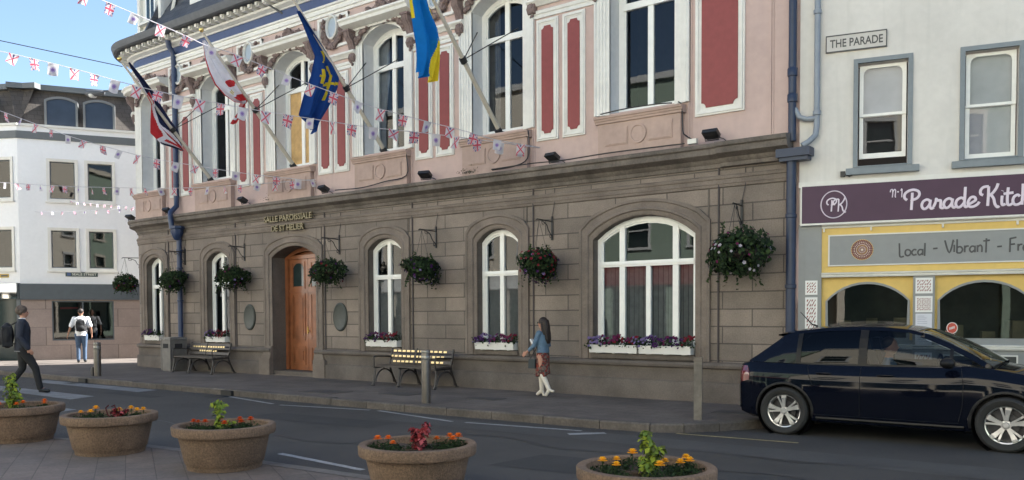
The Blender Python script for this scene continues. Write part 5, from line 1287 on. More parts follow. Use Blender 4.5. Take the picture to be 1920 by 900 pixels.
# floodlights on the cornice
fproto = None
flab = ['floodlight on the cornice just right of the wide window', 'floodlight on the cornice above the basket left of the wide window', 'floodlight on the cornice between the two middle windows', 'floodlight on the cornice just right of the bronze lettering', 'floodlight on the cornice just left of the bronze lettering', 'floodlight on the cornice beside the blue downpipe', 'floodlight on the cornice at the rounded corner']
for i, (x, lb_) in enumerate(zip((-5.72, -8.87, -12.09, -15.27, -18.36, -21.8, -24.1), flab)):
    L = Vector(bend(x, -.20, 4.44)) if i else Vector((-5.72, -.22, 4.45))
    if fproto is None:
        fproto = thing('floodlight', 'black ' + lb_, 'floodlight', tuple(L), 0, 'black floodlights on the cornice'); t = fproto
        mb = MB(); mb.obox((0, -.02, .11), (.13, 0, 0), (0, .075, -.04), (0, .018, .03)); mb.obox((0, .02, .085), (.10, 0, 0), (0, .05, -.025), (0, .02, .03)); mb.build('housing', m_black, t, local=True)
        mb = MB(); mb.obox((0, -.03, .134), (.11, 0, 0), (0, .06, -.032), (0, .001, .0018)); mb.build('lens', m_doorglass, t, local=True)
        mb = MB(); mb.tube([(-.12, 0, .1), (-.12, .02, .01), (.12, .02, .01), (.12, 0, .1)], .010, 4); mb.tube([(.1, .03, .05), (.18, .06, .02), (.22, .1, -.02), (.24, .18, -.01)], .008, 5); mb.build('bracket', m_black, t, local=True)
    else: dup(fproto, tuple(L), random.Random(i).uniform(-.25, .25), 'black ' + lb_)
# junction box and loose cables
mb = MB(); mb.box(-6.16, -6.0, -.20, -.12, 4.45, 4.53); mb.build('junction_box', m_moul, hall)
for pts in ([(-6.36, -.13, 5.2), (-6.28, -.16, 5.1), (-6.27, -.14, 4.7), (-6.2, -.16, 4.6), (-6.08, -.18, 4.52)], [(-9.5, -.13, 5.16), (-9.46, -.15, 5.0), (-9.5, -.14, 4.6), (-9.8, -.2, 4.47), (-10.3, -.22, 4.45)], [(-12.7, -.13, 5.16), (-12.68, -.15, 5.0), (-12.7, -.14, 4.6), (-13.3, -.2, 4.52), (-14, -.22, 4.45), (-14.9, -.2, 4.48)], [(-7.85, -.19, 5.19), (-7.3, -.21, 5.21), (-6.7, -.2, 5.2), (-6.45, -.19, 5.18)], [(-10.3, -.24, 4.46), (-9.4, -.25, 4.47), (-8.6, -.25, 4.45), (-7.6, -.25, 4.47), (-6.2, -.22, 4.46)]):
    mb = MB(); mb.tube(smooth_line(pts), .012, 5); mb.build('loose_cable', m_black, hall)
# little weeds on the cornice
mb = MB(); rnd = random.Random(8)
for cx, n in ((-10.9, 60), (-11.1, 40), (-17.5, 25)):
    for k in range(n): leaf(mb, (cx+rnd.gauss(0, .09), -.15+rnd.gauss(0, .04), 4.46+abs(rnd.gauss(0, .05))), dirn(rnd), .02, rnd, rnd.choice([0, 1]), .3)
tag(mb.build('cornice_weed', m_lf, fix=False, loc=(-10.9, -.15, 4.44)), 'tuft of weeds growing on the stone cornice under the middle windows', 'weed')

# ================================================================ FLAG POLES AND FLAGS
m_pole = mat('cream_flagpole', (.50, .46, .385), .45, .05, 8, var2=.08)
plb = ['cream flagpole carrying the red white and blue flag, furthest left', 'cream flagpole carrying the white flag with red edges', 'cream flagpole carrying the dark blue flag, out of the window right of the boarded one', 'cream flagpole carrying the blue and yellow flag']
PX = [-20.15, -16.7, -13.58, -10.35]
for i, X in enumerate(PX):
    t = thing('flagpole', plb[i], 'flagpole', (X, .12, 5.24), 0, 'flagpoles leaning out of the upper windows')
    mb = MB(); mb.tube([(0, 0, 0), (0, -1.2, 1.24), (0, -2.48, 2.60)], [.048, .042, .026], 12); mb.build('pole', m_pole, t, local=True, smooth=60)
    mb = MB(); mb.lathe([(.0, -.05), (.03, -.045), (.055, 0), (.04, .045), (.0, .06)], (0, -2.52, 2.66), 12); mb.build('finial', m_brass, t, local=True, smooth=60)
    mb = MB(); mb.tube([(0, -1.10, 1.13), (0, -1.18, 1.21)], .068, 10); mb.build('collar', m_black, t, local=True)
    for (ex_, ez) in ((-.62, 2.12), (.42, 2.0)):
        mb = MB(); mb.tube([(0, -1.13, 1.18), (ex_, .05, ez)], .011, 5); mb.build('stay_rod', m_black, t, local=True)
    mb = MB(); mb.tube([(0, .02, -.05), (0, -.1, .06)], .075, 10); mb.tube([(-.28, .1, .0), (0, -.05, .03), (.2, .08, -.02)], .012, 5); mb.build('base_bracket', m_black, t, local=True)
FW, FR, FB = clothmat('flag_white', (.70, .68, .72), .4), clothmat('flag_red', (.46, .035, .04), .4), clothmat('flag_navy', (.018, .022, .06), .3)
FRB, FGO = clothmat('flag_royal_blue', (.012, .05, .21), .35), clothmat('flag_gold', (.55, .42, .02), .35)
FUB, FUY = clothmat('flag_bright_blue', (.012, .17, .50), .45), clothmat('flag_yellow', (.80, .62, .03), .45)
def resample(P, n):
    P = [Vector(p) for p in P]; d = [0]
    for a, b in zip(P, P[1:]): d.append(d[-1]+(b-a).length)
    out = []
    for k in range(n):
        t = d[-1]*k/(n-1); j = 0
        while j < len(d)-2 and d[j+1] < t: j += 1
        u = (t-d[j])/(d[j+1]-d[j]+1e-9); out.append(P[j].lerp(P[j+1], min(1, max(0, u))))
    return out
def flag(name, X, Lp, Rp, fn, mats, label, amp=.07, nr=100, nc=70, seed=0):
    Ls, Rs = resample(Lp, nr), resample(Rp, nr); rows = []
    for i in range(nr):
        t = i/(nr-1); row = []
        for j in range(nc):
            u = j/(nc-1); p = Ls[i].lerp(Rs[i], u)
            a = amp*(.25+.75*t)
            row.append((X+a*sin(u*13+t*2+seed)+.4*a*sin(u*25-t*5)+.05*t*cos(u*3), p.x, p.y+.012*sin(u*13)*t))
        rows.append(row)
    mb = MB(); mb.grid(rows, 0, False, lambda i, j: fn((j+.5)/(nc-1), (i+.5)/(nr-1)))
    o = mb.build(name, mats, smooth=180, loc=(X, Lp[0][0], Lp[0][1]), fix=False)
    return tag(o, label, 'flag', 'flags on the leaning poles')
def jack(u, v, asp=2.):   # u,v in -1..1
    x, y = u*asp, v
    if abs(x) < .2 or abs(y) < .2: return 2
    if abs(x) < .33 or abs(y) < .33: return 1
    d1 = abs(y-x/asp)*.894; d2 = abs(y+x/asp)*.894; d = min(d1, d2)
    if d < .085: return 2
    if d < .22: return 1
    return 0
def fnA(u, t):
    if t < .30: return 0 if .08 < (u+.1*sin(t*20)) else 1
    v = (t-.30)/.70; w_ = u+.05*sin(v*9)
    if v < .16: return 2 if u < .55 else (1 if u < .65 else 0)
    if w_ < .34-.30*max(0, v-.55) and v < .62: return 2
    if w_ < .44-.2*max(0, v-.55) and v < .68: return 1
    if v < .42 and w_ < .78: return 0 if v > .2 else 1
    q = (w_-.9*v+.62)*2.2
    if q < .30: return 0
    if q < .52: return 1
    if q < .80: return 2
    if q < 1.0: return 1
    if q < 1.22: return 0
    if q < 1.40: return 2
    if q < 1.62: return 1
    return 0
flag('hanging_flag', -20.15, [(-2.2, 7.84), (-1.97, 7.52), (-1.75, 7.18), (-1.62, 6.95), (-1.66, 6.55), (-1.68, 6.21), (-1.38, 5.97), (-1.0, 5.93), (-.80, 5.93)], [(-2.15, 7.88), (-1.82, 7.58), (-1.55, 7.30), (-1.25, 6.88), (-1.05, 6.62), (-.85, 6.42), (-.78, 6.2), (-.75, 6.05), (-.72, 5.90)], fnA, [FB, FW, FR], 'navy, red and white striped flag hanging from the leftmost pole', seed=1)
def fnB(u, t):
    e = .06 if t > .05 else 0
    if t < .55: return 2 if .015 < u < .10 else 1
    v = (t-.55)/.45
    if u < .10: return 2
    if .05 < v < .28 and u > .45 and abs(v-.17) < .13*sin(min(1, max(0, (u-.45)/.5))*pi): return 2
    if abs(v-.42) < .07 and .30 < u < .60 and sin(u*90) > -.2: return 3
    if .58 < v < .84 and .22 < u < .92: return 2
    return 1
flag('hanging_flag', -16.7, [(-2.38, 7.66), (-2.34, 7.29), (-2.25, 7.02), (-2.1, 6.76), (-1.85, 6.57), (-1.62, 6.48), (-1.4, 6.48)], [(-2.32, 7.70), (-1.97, 7.40), (-1.7, 7.15), (-1.43, 6.88), (-1.2, 6.66), (-1.22, 6.60), (-1.30, 6.52)], fnB, [FB, FW, FR, FGO], 'white flag with red edge and gold crest on the second pole from the left', amp=.05, seed=2)
mb = MB(); rows = []
for i in range(12):
    t = i/11; c = Vector((-1.24-.38*t, 6.60-.62*t)); hw = .03+.04*t
    rows.append([(-16.7+.03*sin(j*2+i*.5), c.x-hw+2*hw*j/5, c.y-.02*sin(j)) for j in range(6)])
mb.grid(rows, 0, False, lambda i, j: 1 if 7 < i < 9 and j < 2 else 0); tail = mb.build('flag_tail', [FR, FW], smooth=180, fix=False); tail.parent = [o for o in bpy.data.objects if o.name.startswith('hanging_flag') and abs(o.location.x+16.7) < .01][0]; tail.matrix_parent_inverse = Matrix.Translation(-Vector(tail.parent.location))
def fnC(u, t):
    y = t*10; x = u*10
    if .30 < t < .40 and .42 < u+ (t-.35)*2 < .66: return 1
    if .45 < t < .58 and .28 < u < .43: return 1
    if abs(t-(.60-.05*u)) < .011 and u > .4: return 1
    if abs(u-.62-(t-.45)*.1) < .02 and .42 < t < .72: return 1
    if .50 < t < .53 and .2 < u < .45: return 1
    return 0
flag('hanging_flag', -13.58, [(-2.30, 7.66), (-2.0, 7.17), (-1.84, 6.89), (-1.94, 6.49), (-2.15, 6.02), (-2.29, 5.62), (-2.19, 5.54), (-2.0, 5.45)], [(-2.24, 7.68), (-1.72, 7.20), (-1.40, 6.90), (-1.13, 6.62), (-1.18, 6.39), (-1.43, 5.95), (-1.66, 5.63), (-1.86, 5.32)], fnC, [FRB, FGO], 'dark blue flag with gold emblem hanging in the middle of the facade', amp=.09, seed=3)
def fnD(u, t):
    if t < .42: return 1 if (u > .80+.06*sin(t*9) or u < .07) else 0
    if t < .62: return 0
    return 1 if u > .62+.06*sin(t*12)-(t-.62)*.12 and u > .5 else 0
flag('hanging_flag', -10.35, [(-2.44, 7.55), (-2.44, 7.21), (-2.35, 6.77), (-2.3, 6.41), (-2.32, 6.13), (-2.39, 5.86)], [(-2.34, 7.64), (-2.04, 7.34), (-1.80, 7.06), (-1.66, 6.86), (-1.60, 6.60), (-1.64, 6.30), (-1.74, 5.86)], fnD, [FUB, FUY], 'bright blue and yellow flag on the pole at the top centre', amp=.10, seed=4)

# ================================================================ BUNTING
BW, BH = .185, .23
m_bt = [clothmat('bunting_white', (.60, .585, .62), .45), clothmat('bunting_red', (.55, .10, .15), .4), clothmat('bunting_navy', (.12, .11, .26), .4), clothmat('bunting_mauve', (.42, .36, .55), .4), clothmat('bunting_violet', (.24, .16, .40), .4)]
def bfn(kind):
    def f(u, v):
        if kind == 0:
            k = jack(u, v, 1.0); return {0: 2, 1: 0, 2: 1}[k]
        if kind == 1:
            d = min(abs(v-u), abs(v+u))*.707
            if d < .105: return 1
            if abs(u) < .12 and -.85 < v < -.5: return 2
            return 0
        r = sqrt(u*u+(v*1.1)**2)
        if r < .28: return 4
        return 3 if r < .5 else 0
    return f
BM = {}
for kd in range(3):
    for vr in range(3):
        rnd = random.Random(kd*5+vr); ph = rnd.uniform(0, 6); cu = rnd.uniform(-.06, .06); tw = rnd.uniform(-.5, .5); nn = 17
        rows = [[((-.5+j/nn)*BW*(1-.12*i/nn), .018*sin(6*j/nn+ph)*(i/nn)+cu*(i/nn)**2*1.5+tw*(-.5+j/nn)*BW*(i/nn), -BH*i/nn+.012*sin(4*j/nn+ph)*(i/nn)) for j in range(nn+1)] for i in range(nn+1)]
        f = bfn(kd); mb = MB(); mb.grid(rows, 0, False, lambda i, j: f((j+.5)/nn*2-1, (i+.5)/nn*2-1)); BM[kd, vr] = mb.mesh('bunting_flag', m_bt, smooth=180, fix=False)
def bunting(pts, label, pitch, seed, sag=0, kinds=(1, 0, 2), start=.2, scale=1.):
    rnd = random.Random(seed); P = smooth_line(pts, 8)
    t = thing('bunting_line', label, 'bunting', tuple(P[-1]), 0, 'lines of bunting strung over the street')
    mb = MB(); mb.tube(P, .0075, 4, caps=False); mb.build('cord', m_bt[0], t)
    d = [0]
    for a, b in zip(P, P[1:]): d.append(d[-1]+(b-a).length)
    s = start; k = seed
    while s < d[-1]:
        j = max(q for q in range(len(d)-1) if d[q] <= s); u = (s-d[j])/(d[j+1]-d[j]); c = P[j].lerp(P[j+1], u); T = (P[j+1]-P[j]).normalized()
        if T.x < 0: T = -T
        ax = T; down = Vector((0, 0, -1)); nrm = ax.cross(-down).normalized(); dn = ax.cross(nrm).normalized()
        if dn.z > 0: dn = -dn
        Mx = Matrix((ax, -(dn.cross(ax)) , -dn)).transposed()
        Mx = Matrix((ax, (-dn).cross(ax), -dn)).transposed()
        sw = Quaternion(ax, rnd.gauss(0, .22)); ang = Quaternion(dn, rnd.gauss(0, .35))
        o = bpy.data.objects.new('flag', BM[kinds[k % 3], rnd.randrange(3)]); COL.objects.link(o); o.parent = t
        R = (sw.to_matrix() @ ang.to_matrix() @ Mx).to_4x4(); R.translation = c-Vector(t.location)
        o.matrix_local = R @ Matrix.Diagonal((scale*rnd.uniform(.9, 1.05), scale, scale*rnd.uniform(.85, 1.05), 1))
        s += pitch*rnd.uniform(.93, 1.08); k += 1
    return t
BUN = {
    's1': [(-14.46, -6.42, 7.14), (-14.08, -5.99, 6.92), (-13.28, -5.08, 6.45), (-13.0, -4.75, 6.27), (-12.74, -4.46, 6.17), (-12.42, -4.09, 6.0), (-11.98, -3.59, 5.76), (-11.62, -3.17, 5.58), (-11.13, -2.61, 5.35), (-10.5, -1.89, 5.13), (-10.11, -1.44, 5.01), (-9.66, -0.92, 4.85), (-9.11, -0.29, 4.74)],
    's2': [(-17.85, -6.6, 6.74), (-17.36, -6.25, 6.62), (-16.77, -5.82, 6.45), (-16.05, -5.3, 6.22), (-15.31, -4.77, 5.96), (-14.66, -4.3, 5.77), (-14.08, -3.89, 5.63), (-13.59, -3.53, 5.51), (-12.94, -3.06, 5.38), (-12.29, -2.59, 5.25), (-11.64, -2.12, 5.13), (-10.83, -1.53, 5.02), (-10.02, -0.94, 4.89), (-9.11, -0.29, 4.73)],
    's3': [(-25.32, -3.81, 7.38), (-24.3, -3.44, 7.05), (-23.31, -3.08, 6.67), (-22.18, -2.67, 6.24), (-20.94, -2.22, 5.85), (-19.88, -1.83, 5.55), (-18.57, -1.35, 5.27), (-17.31, -0.88, 5.02), (-16.36, -0.53, 4.87), (-15.54, -0.22, 4.74)],
    's4': [(-29.47, -2.01, 5.91), (-28.31, -1.86, 5.75), (-25.1, -1.45, 5.38), (-22.26, -1.09, 5.11), (-19.93, -0.79, 4.93), (-18.0, -0.54, 4.85), (-16.58, -0.36, 4.81), (-15.54, -0.22, 4.79)],
    's5': [(-30.69, 0.73, 5.74), (-28.96, 0.9, 5.48), (-27.47, 1.04, 5.29), (-25.85, 1.2, 5.1)],
    's6': [(-32.01, -0.72, 5.33), (-30.24, -0.1, 5.16), (-28.33, 0.58, 5.1), (-26.14, 1.36, 5.11)],
    'wire': [(-26.4, -2.82, 9.52), (-23.88, -0.29, 8.86)],
    'wire2': [(-14.57, -0.27, 7.15), (-17.09, -0.85, 6.96), (-19.38, -1.39, 6.69)],
}
bunting(BUN['s1'], 'topmost bunting line, crossing in front of the hanging flags', .42, 0, start=.35, scale=.85)
bunting(BUN['s2'], 'bunting line with square flags under the topmost one, crossing the sky', .40, 1, start=.1)
bunting(BUN['s3'], 'bunting line sloping down across the white corner building', .55, 2, start=.25, scale=.95)
bunting(BUN['s4'], 'almost level bunting line passing the first-floor windows of the white building', .58, 0, start=.3, scale=.85)
bunting(BUN['s5'], 'short distant bunting line over the side street, the higher of two', .38, 1, start=.1, scale=.5)
bunting(BUN['s6'], 'short distant bunting line over the side street, the lower of two', .45, 2, start=.1, scale=.5)
mb = MB(); mb.tube(smooth_line(BUN['wire']), .012, 4); tag(mb.build('overhead_wire', m_cable, loc=BUN['wire'][0]), 'thin overhead wire in the sky above the white corner building', 'wire')
# lantern on an arm from the rounded corner
t = thing('street_lantern', 'grey street lantern on a horizontal arm from the rounded corner', 'street lamp', (-25.0, .9, 8.3))
mb = MB(); mb.tube([(-24.9, 1.0, 8.62), (-25.9, .55, 8.66), (-26.25, .40, 8.68)], .03, 8); mb.build('arm', m_gutter, t)
mb = MB(); c = Vector((-26.6, .25, 8.63)); dd = Vector((-.92, -.4, .02)).normalized()
mb.tube([tuple(c+dd*-.38), tuple(c+dd*-.30), tuple(c), tuple(c+dd*.22), tuple(c+dd*.30)], [(.04, .04), (.08, .09), (.11, .13), (.10, .12), (.03, .05)], 12); mb.build('lamp_head', m_gutter, t, smooth=60)
mb = MB(); mb.lathe([(.0, -.14), (.10, -.12), (.13, -.06), (.13, -.04)], tuple(c+dd*.05), 14); mb.build('lamp_bowl', mat('frosted_bowl', (.6, .6, .58), .3, .03), t, smooth=60)
mb = MB(); mb.tube([(-16.9, -.02, 8.95), (-17.35, -.5, 9.35), (-18.0, -1.4, 9.5)], .025, 6); mb.build('wall_arm', m_gutter, hall)
# ================================================================ CAR
def carpaint():
    m, t, p = nodemat('midnight_blue_paint'); p.inputs['Base Color'].default_value = (.0028, .0038, .0085, 1); p.inputs['Roughness'].default_value = .5; p.inputs['Specular IOR Level'].default_value = .0; p.inputs['Coat IOR'].default_value = 1.38
    p.inputs['Coat Weight'].default_value = .7; p.inputs['Coat Roughness'].default_value = .03
    g = t.nodes.new('ShaderNodeNewGeometry'); n = t.nodes.new('ShaderNodeTexNoise'); n.inputs['Scale'].default_value = 3.5; n.inputs['Detail'].default_value = 5; t.links.new(g.outputs['Position'], n.inputs[0])
    r = t.nodes.new('ShaderNodeMapRange'); r.inputs[1].default_value = .4; r.inputs[2].default_value = .8; r.inputs[3].default_value = .03; r.inputs[4].default_value = .10; t.links.new(n.outputs[0], r.inputs[0]); t.links.new(r.outputs[0], p.inputs['Coat Roughness'])
    return m
m_car = carpaint(); m_tyre = mat('tyre_rubber', (.018, .018, .018), .8, .1, 20, .1, 60); m_trimb = mat('black_plastic', (.006, .006, .007), .45, spec=.25)
m_alloy = mat('silver_alloy', (.62, .62, .62), .28, .04, 10, metal=.8); m_alloyd = mat('dark_alloy', (.05, .05, .055), .4, metal=.5)
m_cglass = glassmat('car_glass', (.55, .6, .62), .01, .7, 1.22); m_tint = glassmat('tinted_car_glass', (.1, .12, .15), .01, .15, 1.22)
m_chrome = mat('bright_trim', (.45, .45, .45), .25, metal=1)
CX, CY = -3.81, -1.385      # rear axle
car = thing('parked_car', 'dark blue five-door hatchback with silver wheels and a driver, in the bay by the shop', 'car', (CX, CY, 0))
# stations: x, z_bottom, z_belt, half width, hood/deck crown
ST = [(-.70, .42, .60, .50), (-.685, .32, .80, .66), (-.63, .24, .93, .76), (-.50, .20, .965, .82), (-.30, .19, .96, .855), (0, .18, .955, .868), (.40, .17, .95, .872), (.9, .17, .95, .875), (1.4, .17, .955, .875), (1.9, .17, .965, .870), (2.15, .17, .985, .862), (2.40, .18, .965, .855), (2.70, .19, .915, .840), (2.95, .20, .865, .81), (3.15, .22, .80, .75), (3.27, .26, .71, .66), (3.32, .34, .60, .54)]
def interp(tab, x):
    for a, b in zip(tab, tab[1:]):
        if a[0] <= x <= b[0]:
            t = (x-a[0])/(b[0]-a[0]); t2 = t
            return [a[i]+(b[i]-a[i])*t2 for i in range(1, len(a))]
    return list(tab[0][1:] if x < tab[0][0] else tab[-1][1:])
def csec(x):
    zb, zt, hw = interp(ST, x); H = zt-zb
    pr = [(0, zb), (.80*hw, zb), (.94*hw, zb+.05*H), (.985*hw, zb+.16*H), (.975*hw, zb+.26*H), (.99*hw, zb+.40*H), (1.0*hw, zb+.56*H), (.99*hw, zb+.72*H), (.985*hw, zb+.82*H), (.962*hw, zb+.86*H), (.945*hw, zb+.93*H), (.90*hw, zt-.01), (.84*hw, zt), (.5*hw, zt+.022), (0, zt+.03)]
    return pr
xs = []
for a, b in zip(ST, ST[1:]):
    n = max(1, int((b[0]-a[0])/.09)); xs += [a[0]+(b[0]-a[0])*k/n for k in range(n)]
xs.append(ST[-1][0])
rows = []
for x in xs:
    c = csec(x); rows.append([(x, y, z) for y, z in c] + [(x, -y, z) for y, z in c[::-1][1:-1]])
mb = MB(); n = len(rows[0]); mb.grid(rows, 0, True); mb.f.append(tuple(range(n))); mb.m.append(0); mb.f.append(tuple(len(rows)*n-n+k for k in reversed(range(n)))); mb.m.append(0)
def boolean(ob, cutters):
    for c in cutters:
        md = ob.modifiers.new('b', 'BOOLEAN'); md.operation = 'DIFFERENCE'; md.object = c; md.solver = 'EXACT'
    bpy.context.view_layer.update()
    me = bpy.data.meshes.new_from_object(ob.evaluated_get(bpy.context.evaluated_depsgraph_get())); ob.modifiers.clear(); ob.data = me
    for c in cutters: bpy.data.objects.remove(c)
def cutter(x, r, y0, y1, z=.315):
    m_ = MB(); m_.lathe([(r, 0), (r, y1-y0)], (x, y1, z), 40, axis='y', capt=True); o = bpy.data.objects.new('cut', m_.mesh('cut', [m_trimb])); COL.objects.link(o); return o
body = mb.build('body', [m_car, m_trimb], car, local=True)
body.location = (0, 0, 0); loc_save = car.location.copy()
body.parent = None
mbt = MB(); mbt.box(-.35, 2.45, -.70, .70, .35, 1.3); ctub = bpy.data.objects.new('cut', mbt.mesh('cut', [m_trimb])); COL.objects.link(ctub)
boolean(body, [cutter(x, .365, y0, y1) for x in (0, 2.57) for (y0, y1) in ((-1.2, -.55), (.55, 1.2))] + [ctub]); body.parent = car
body.data.shade_smooth(); body.data.set_sharp_from_angle(angle=radians(32))
# greenhouse surface
RF = [(-.52, .975, .71), (-.40, 1.06, .68), (-.28, 1.15, .65), (-.15, 1.25, .62), (-.06, 1.325, .61), (.10, 1.375, .60), (.5, 1.425, .60), (.9, 1.44, .60), (1.2, 1.435, .60), (1.5, 1.405, .595), (1.72, 1.345, .60), (1.95, 1.245, .625), (2.15, 1.145, .66), (2.32, 1.045, .72), (2.42, .985, .77)]
def roof(x): return interp(RF, x)       # z, half width
def beltz(x): z_, zt, hw = interp(ST, x); return zt-.004, hw*.885
def side(x, v, out=0., sg_=-1):   # v 0 belt..1 roof edge
    bz, bw = beltz(x); rz, rw = roof(x); z = bz+(rz-bz)*v; y = bw+(rw-bw)*v+.028*sin(v*pi)*min(1, (rz-bz)/.3)
    return (x, sg_*(y+out), z+out*.3)
def strip(mb, x0, x1, v0, v1, out, sg_, nx=10, nv=4, edges=None):
    rows = []
    for i in range(nv+1):
        row = []
        for j in range(nx+1):
            x = x0+(x1-x0)*j/nx; v = v0+(v1-v0)*i/nv
            row.append(side(x, v, out, sg_))
        rows.append(row)
    mb.grid(rows)
GH = MB(); xsr = [-.52+.0]+[RF[0][0]+(RF[-1][0]-RF[0][0])*k/44 for k in range(45)]
# roof skin + rails
rows = []
for k in range(31):
    x = -.08+(1.62+.08)*k/30; rz, rw = roof(x)
    rows.append([(x, -rw*q, rz+.035*(1-q*q)) for q in (1, .9, .7, .4, 0, -.4, -.7, -.9, -1)])
GH.grid(rows)
def pillar(mb, quad_fn): pass
for sg_ in (-1, 1):
    # upper rail, follows the roof edge
    a = MB(); 
    for (x0, x1, v0, v1, nx) in ((-.08, 1.72, .90, 1.0, 24), (-.50, .16, .0, .90, 12)): strip(GH, x0, x1, v0, v1, 0, sg_, nx)
    strip(GH, -.52, -.08, .0, 1.0, 0, sg_, 8)
    # A pillar: band under the roof line
    rows = [[], []]
    for k in range(15):
        x = 1.62+(2.42-1.62)*k/14; bz, _ = beltz(x); rz, _ = roof(x); w_ = .055/max(.03, rz-bz); rows[0].append(side(x, 1.0, 0, sg_)); rows[1].append(side(x, max(0, 1-max(w_*1.2, .10)), 0, sg_))
    GH.grid(rows)
gh = GH.build('roof_shell', m_car, car, local=True, smooth=40, fix=True)
pm = MB()
for sg_ in (-1, 1):
    for a_ in ((.92, 1.02, .0, .91, .002, sg_, 2), (.13, .19, 0, .91, .001, sg_, 2), (.19, 2.2, -.02, .035, .004, sg_, 20), (1.96, 2.0, 0, .82, .002, sg_, 2)):
        pm = MB(); strip(pm, *a_); pm.build('window_pillar', m_trimb, car, local=True)
ch = MB()
for sg_ in (-1,): strip(ch, .22, 2.1, -.035, -.018, .008, sg_, 20, 1)
ch.build('belt_moulding', mat('dark_chrome', (.10, .10, .11), .3, metal=.8), car, local=True)
for sg_ in (-1, 1):
    for nm, x0, x1, gm in (('rear_side_glass', .17, .95, m_tint), ('front_side_glass', .99, 2.2, m_cglass)):
        g_ = MB(); rows = []
        for i in range(7):
            row = []
            for j in range(13):
                x = x0+(x1-x0)*j/12; bz, _ = beltz(x); rz, _ = roof(x); vm = .92 if x < 1.62 else max(.0, 1-.075/max(.03, rz-bz)); row.append(side(x, vm*i/6, -.006, sg_))
            rows.append(row)
        g_.grid(rows); g_.build(nm, gm, car, local=True, smooth=180)
# windscreen and rear glass
for nm, x0, x1, gm in (('windscreen', 1.62, 2.42, m_cglass), ('rear_glass', -.50, -.08, m_tint)):
    g_ = MB(); rows = []
    for k in range(13):
        x = x0+(x1-x0)*k/12; rz, rw = roof(x)
        rows.append([(x+.05*(1-q*q)*(1 if x > 1 else -1), -rw*.965*q, rz+.035*(1-q*q)+.0) for q in (1, .8, .5, 0, -.5, -.8, -1)])
    g_.grid(rows); g_.build(nm, gm, car, local=True, smooth=180)
mb = MB()   # spoiler
rows = []
for x, dz in ((-.16, .0), (-.06, .018), (.08, .03), (.08, -.01), (-.06, -.03), (-.16, -.014)):
    rows.append([(x, -.60*q, 1.325+dz+.035*(1-q*q)+.01*(x+.3)) for q in (1, .6, 0, -.6, -1)])
rows.append(rows[0]); mb.grid(rows); mb.build('spoiler', m_car, car, local=True, smooth=40)
# interior: dark cabin, seats, steering wheel
mb = MB(); mb.box(-.34, 2.44, -.69, .69, .36, .38); mb.box(2.0, 2.43, -.69, .69, .38, .93); mb.box(-.34, -.2, -.69, .69, .38, .95)
for y in (-.36, .36):
    mb.obox((1.02, y, .78), (.05, 0, 0), (0, .22, 0), (-.10, 0, .34)); mb.obox((.90, y, 1.19), (.045, 0, 0), (0, .12, 0), (-.02, 0, .09)); mb.box(1.0, 1.5, y-.23, y+.23, .45, .58)
mb.obox((.15, 0, .78), (.05, 0, 0), (0, .6, 0), (-.10, 0, .30)); mb.build('cabin', m_trimb, car, local=True)
mb = MB(); mb.lathe([(.17, 0), (.185, .015), (.17, .03), (.155, .015), (.17, 0)], (1.78, -.36, .93), 20, axis='x', capb=False); mb.build('steering_wheel', m_trimb, car, local=True, smooth=60)
# panel gaps, handles, lamps, mirror, antenna, wheel arch lips
def onbody(x, z, out=.002, sg_=-1):
    c = csec(x)[1:13]
    for (ya, za), (yb, zb) in zip(c, c[1:]):
        if za <= z <= zb: return (x, sg_*(ya+(yb-ya)*(z-za)/(zb-za)+out), z)
    return (x, sg_*(c[0][0]+out), z)
mb = MB()
for sg_ in (-1, 1):
    for gx in ([(.97, .95), (.965, .8), (.965, .5), (.965, .32)], [(2.10, .95), (2.13, .75), (2.12, .5), (2.08, .32)], [(.30, .94), (.33, .8), (.38, .68)], [(.38, .30), (2.08, .30)]):
        pts = []
        for (xa, za), (xb, zb) in zip(gx, gx[1:]):
            for k in range(7): pts.append(onbody(xa+(xb-xa)*k/6, za+(zb-za)*k/6, .0, sg_))
        mb = MB(); mb.tube(pts, .0045, 4); mb.build('panel_gap', m_trimb, car, local=True)
for hx in (.42, 1.17):
    mb = MB(); mb.tube([onbody(hx, .835, .012), onbody(hx+.03, .84, .03), onbody(hx+.16, .842, .03), onbody(hx+.19, .838, .012)], [.010, .014, .014, .010], 8); mb.build('door_handle', m_car, car, local=True, smooth=60)
mb = MB(); rows = []
for k in range(7):
    x = -.69+.20*k/6; z0 = .66+.05*k/6; z1 = .90-.0*k; rows.append([onbody(x, z0+(z1-z0)*j/5*(1 if k < 6 else .6), .006) for j in range(6)])
mb.grid(rows); mb.build('tail_lamp', mat('dark_red_lamp', (.12, .01, .01), .12, coat=1), car, local=True, smooth=180)
mb = MB(); rows = []
for k in range(7):
    x = 2.88+.34*k/6; rows.append([onbody(x, .60+.16*j/4-.04*k/6, .006) for j in range(5)])
mb.grid(rows); mb.build('headlight', mat('headlamp_lens', (.35, .37, .4), .08, coat=1), car, local=True, smooth=180)
for sg_ in (-1, 1):
    mb = MB(); c = Vector((1.98, sg_*.985, 1.02))
    rows = []
    for i in range(9):
        ph = -pi/2+pi*i/8; rows.append([(c.x+.085*cos(ph)*cos(2*pi*k/12)*(1.0), c.y+.105*sin(ph)*1.0, c.z+.068*cos(ph)*sin(2*pi*k/12)) for k in range(12)])
    mb.grid(rows, 0, True); mb.tube([(2.0, sg_*.86, .97), (1.99, sg_*.93, .985)], .03, 6); mb.build('wing_mirror', m_car if sg_ > 0 else m_trimb, car, local=True, smooth=180)
mb = MB(); mb.tube([(.18, 0, 1.43), (.10, 0, 1.46), (-.06, 0, 1.63)], [.016, .009, .004], 6); mb.build('antenna', m_trimb, car, local=True)
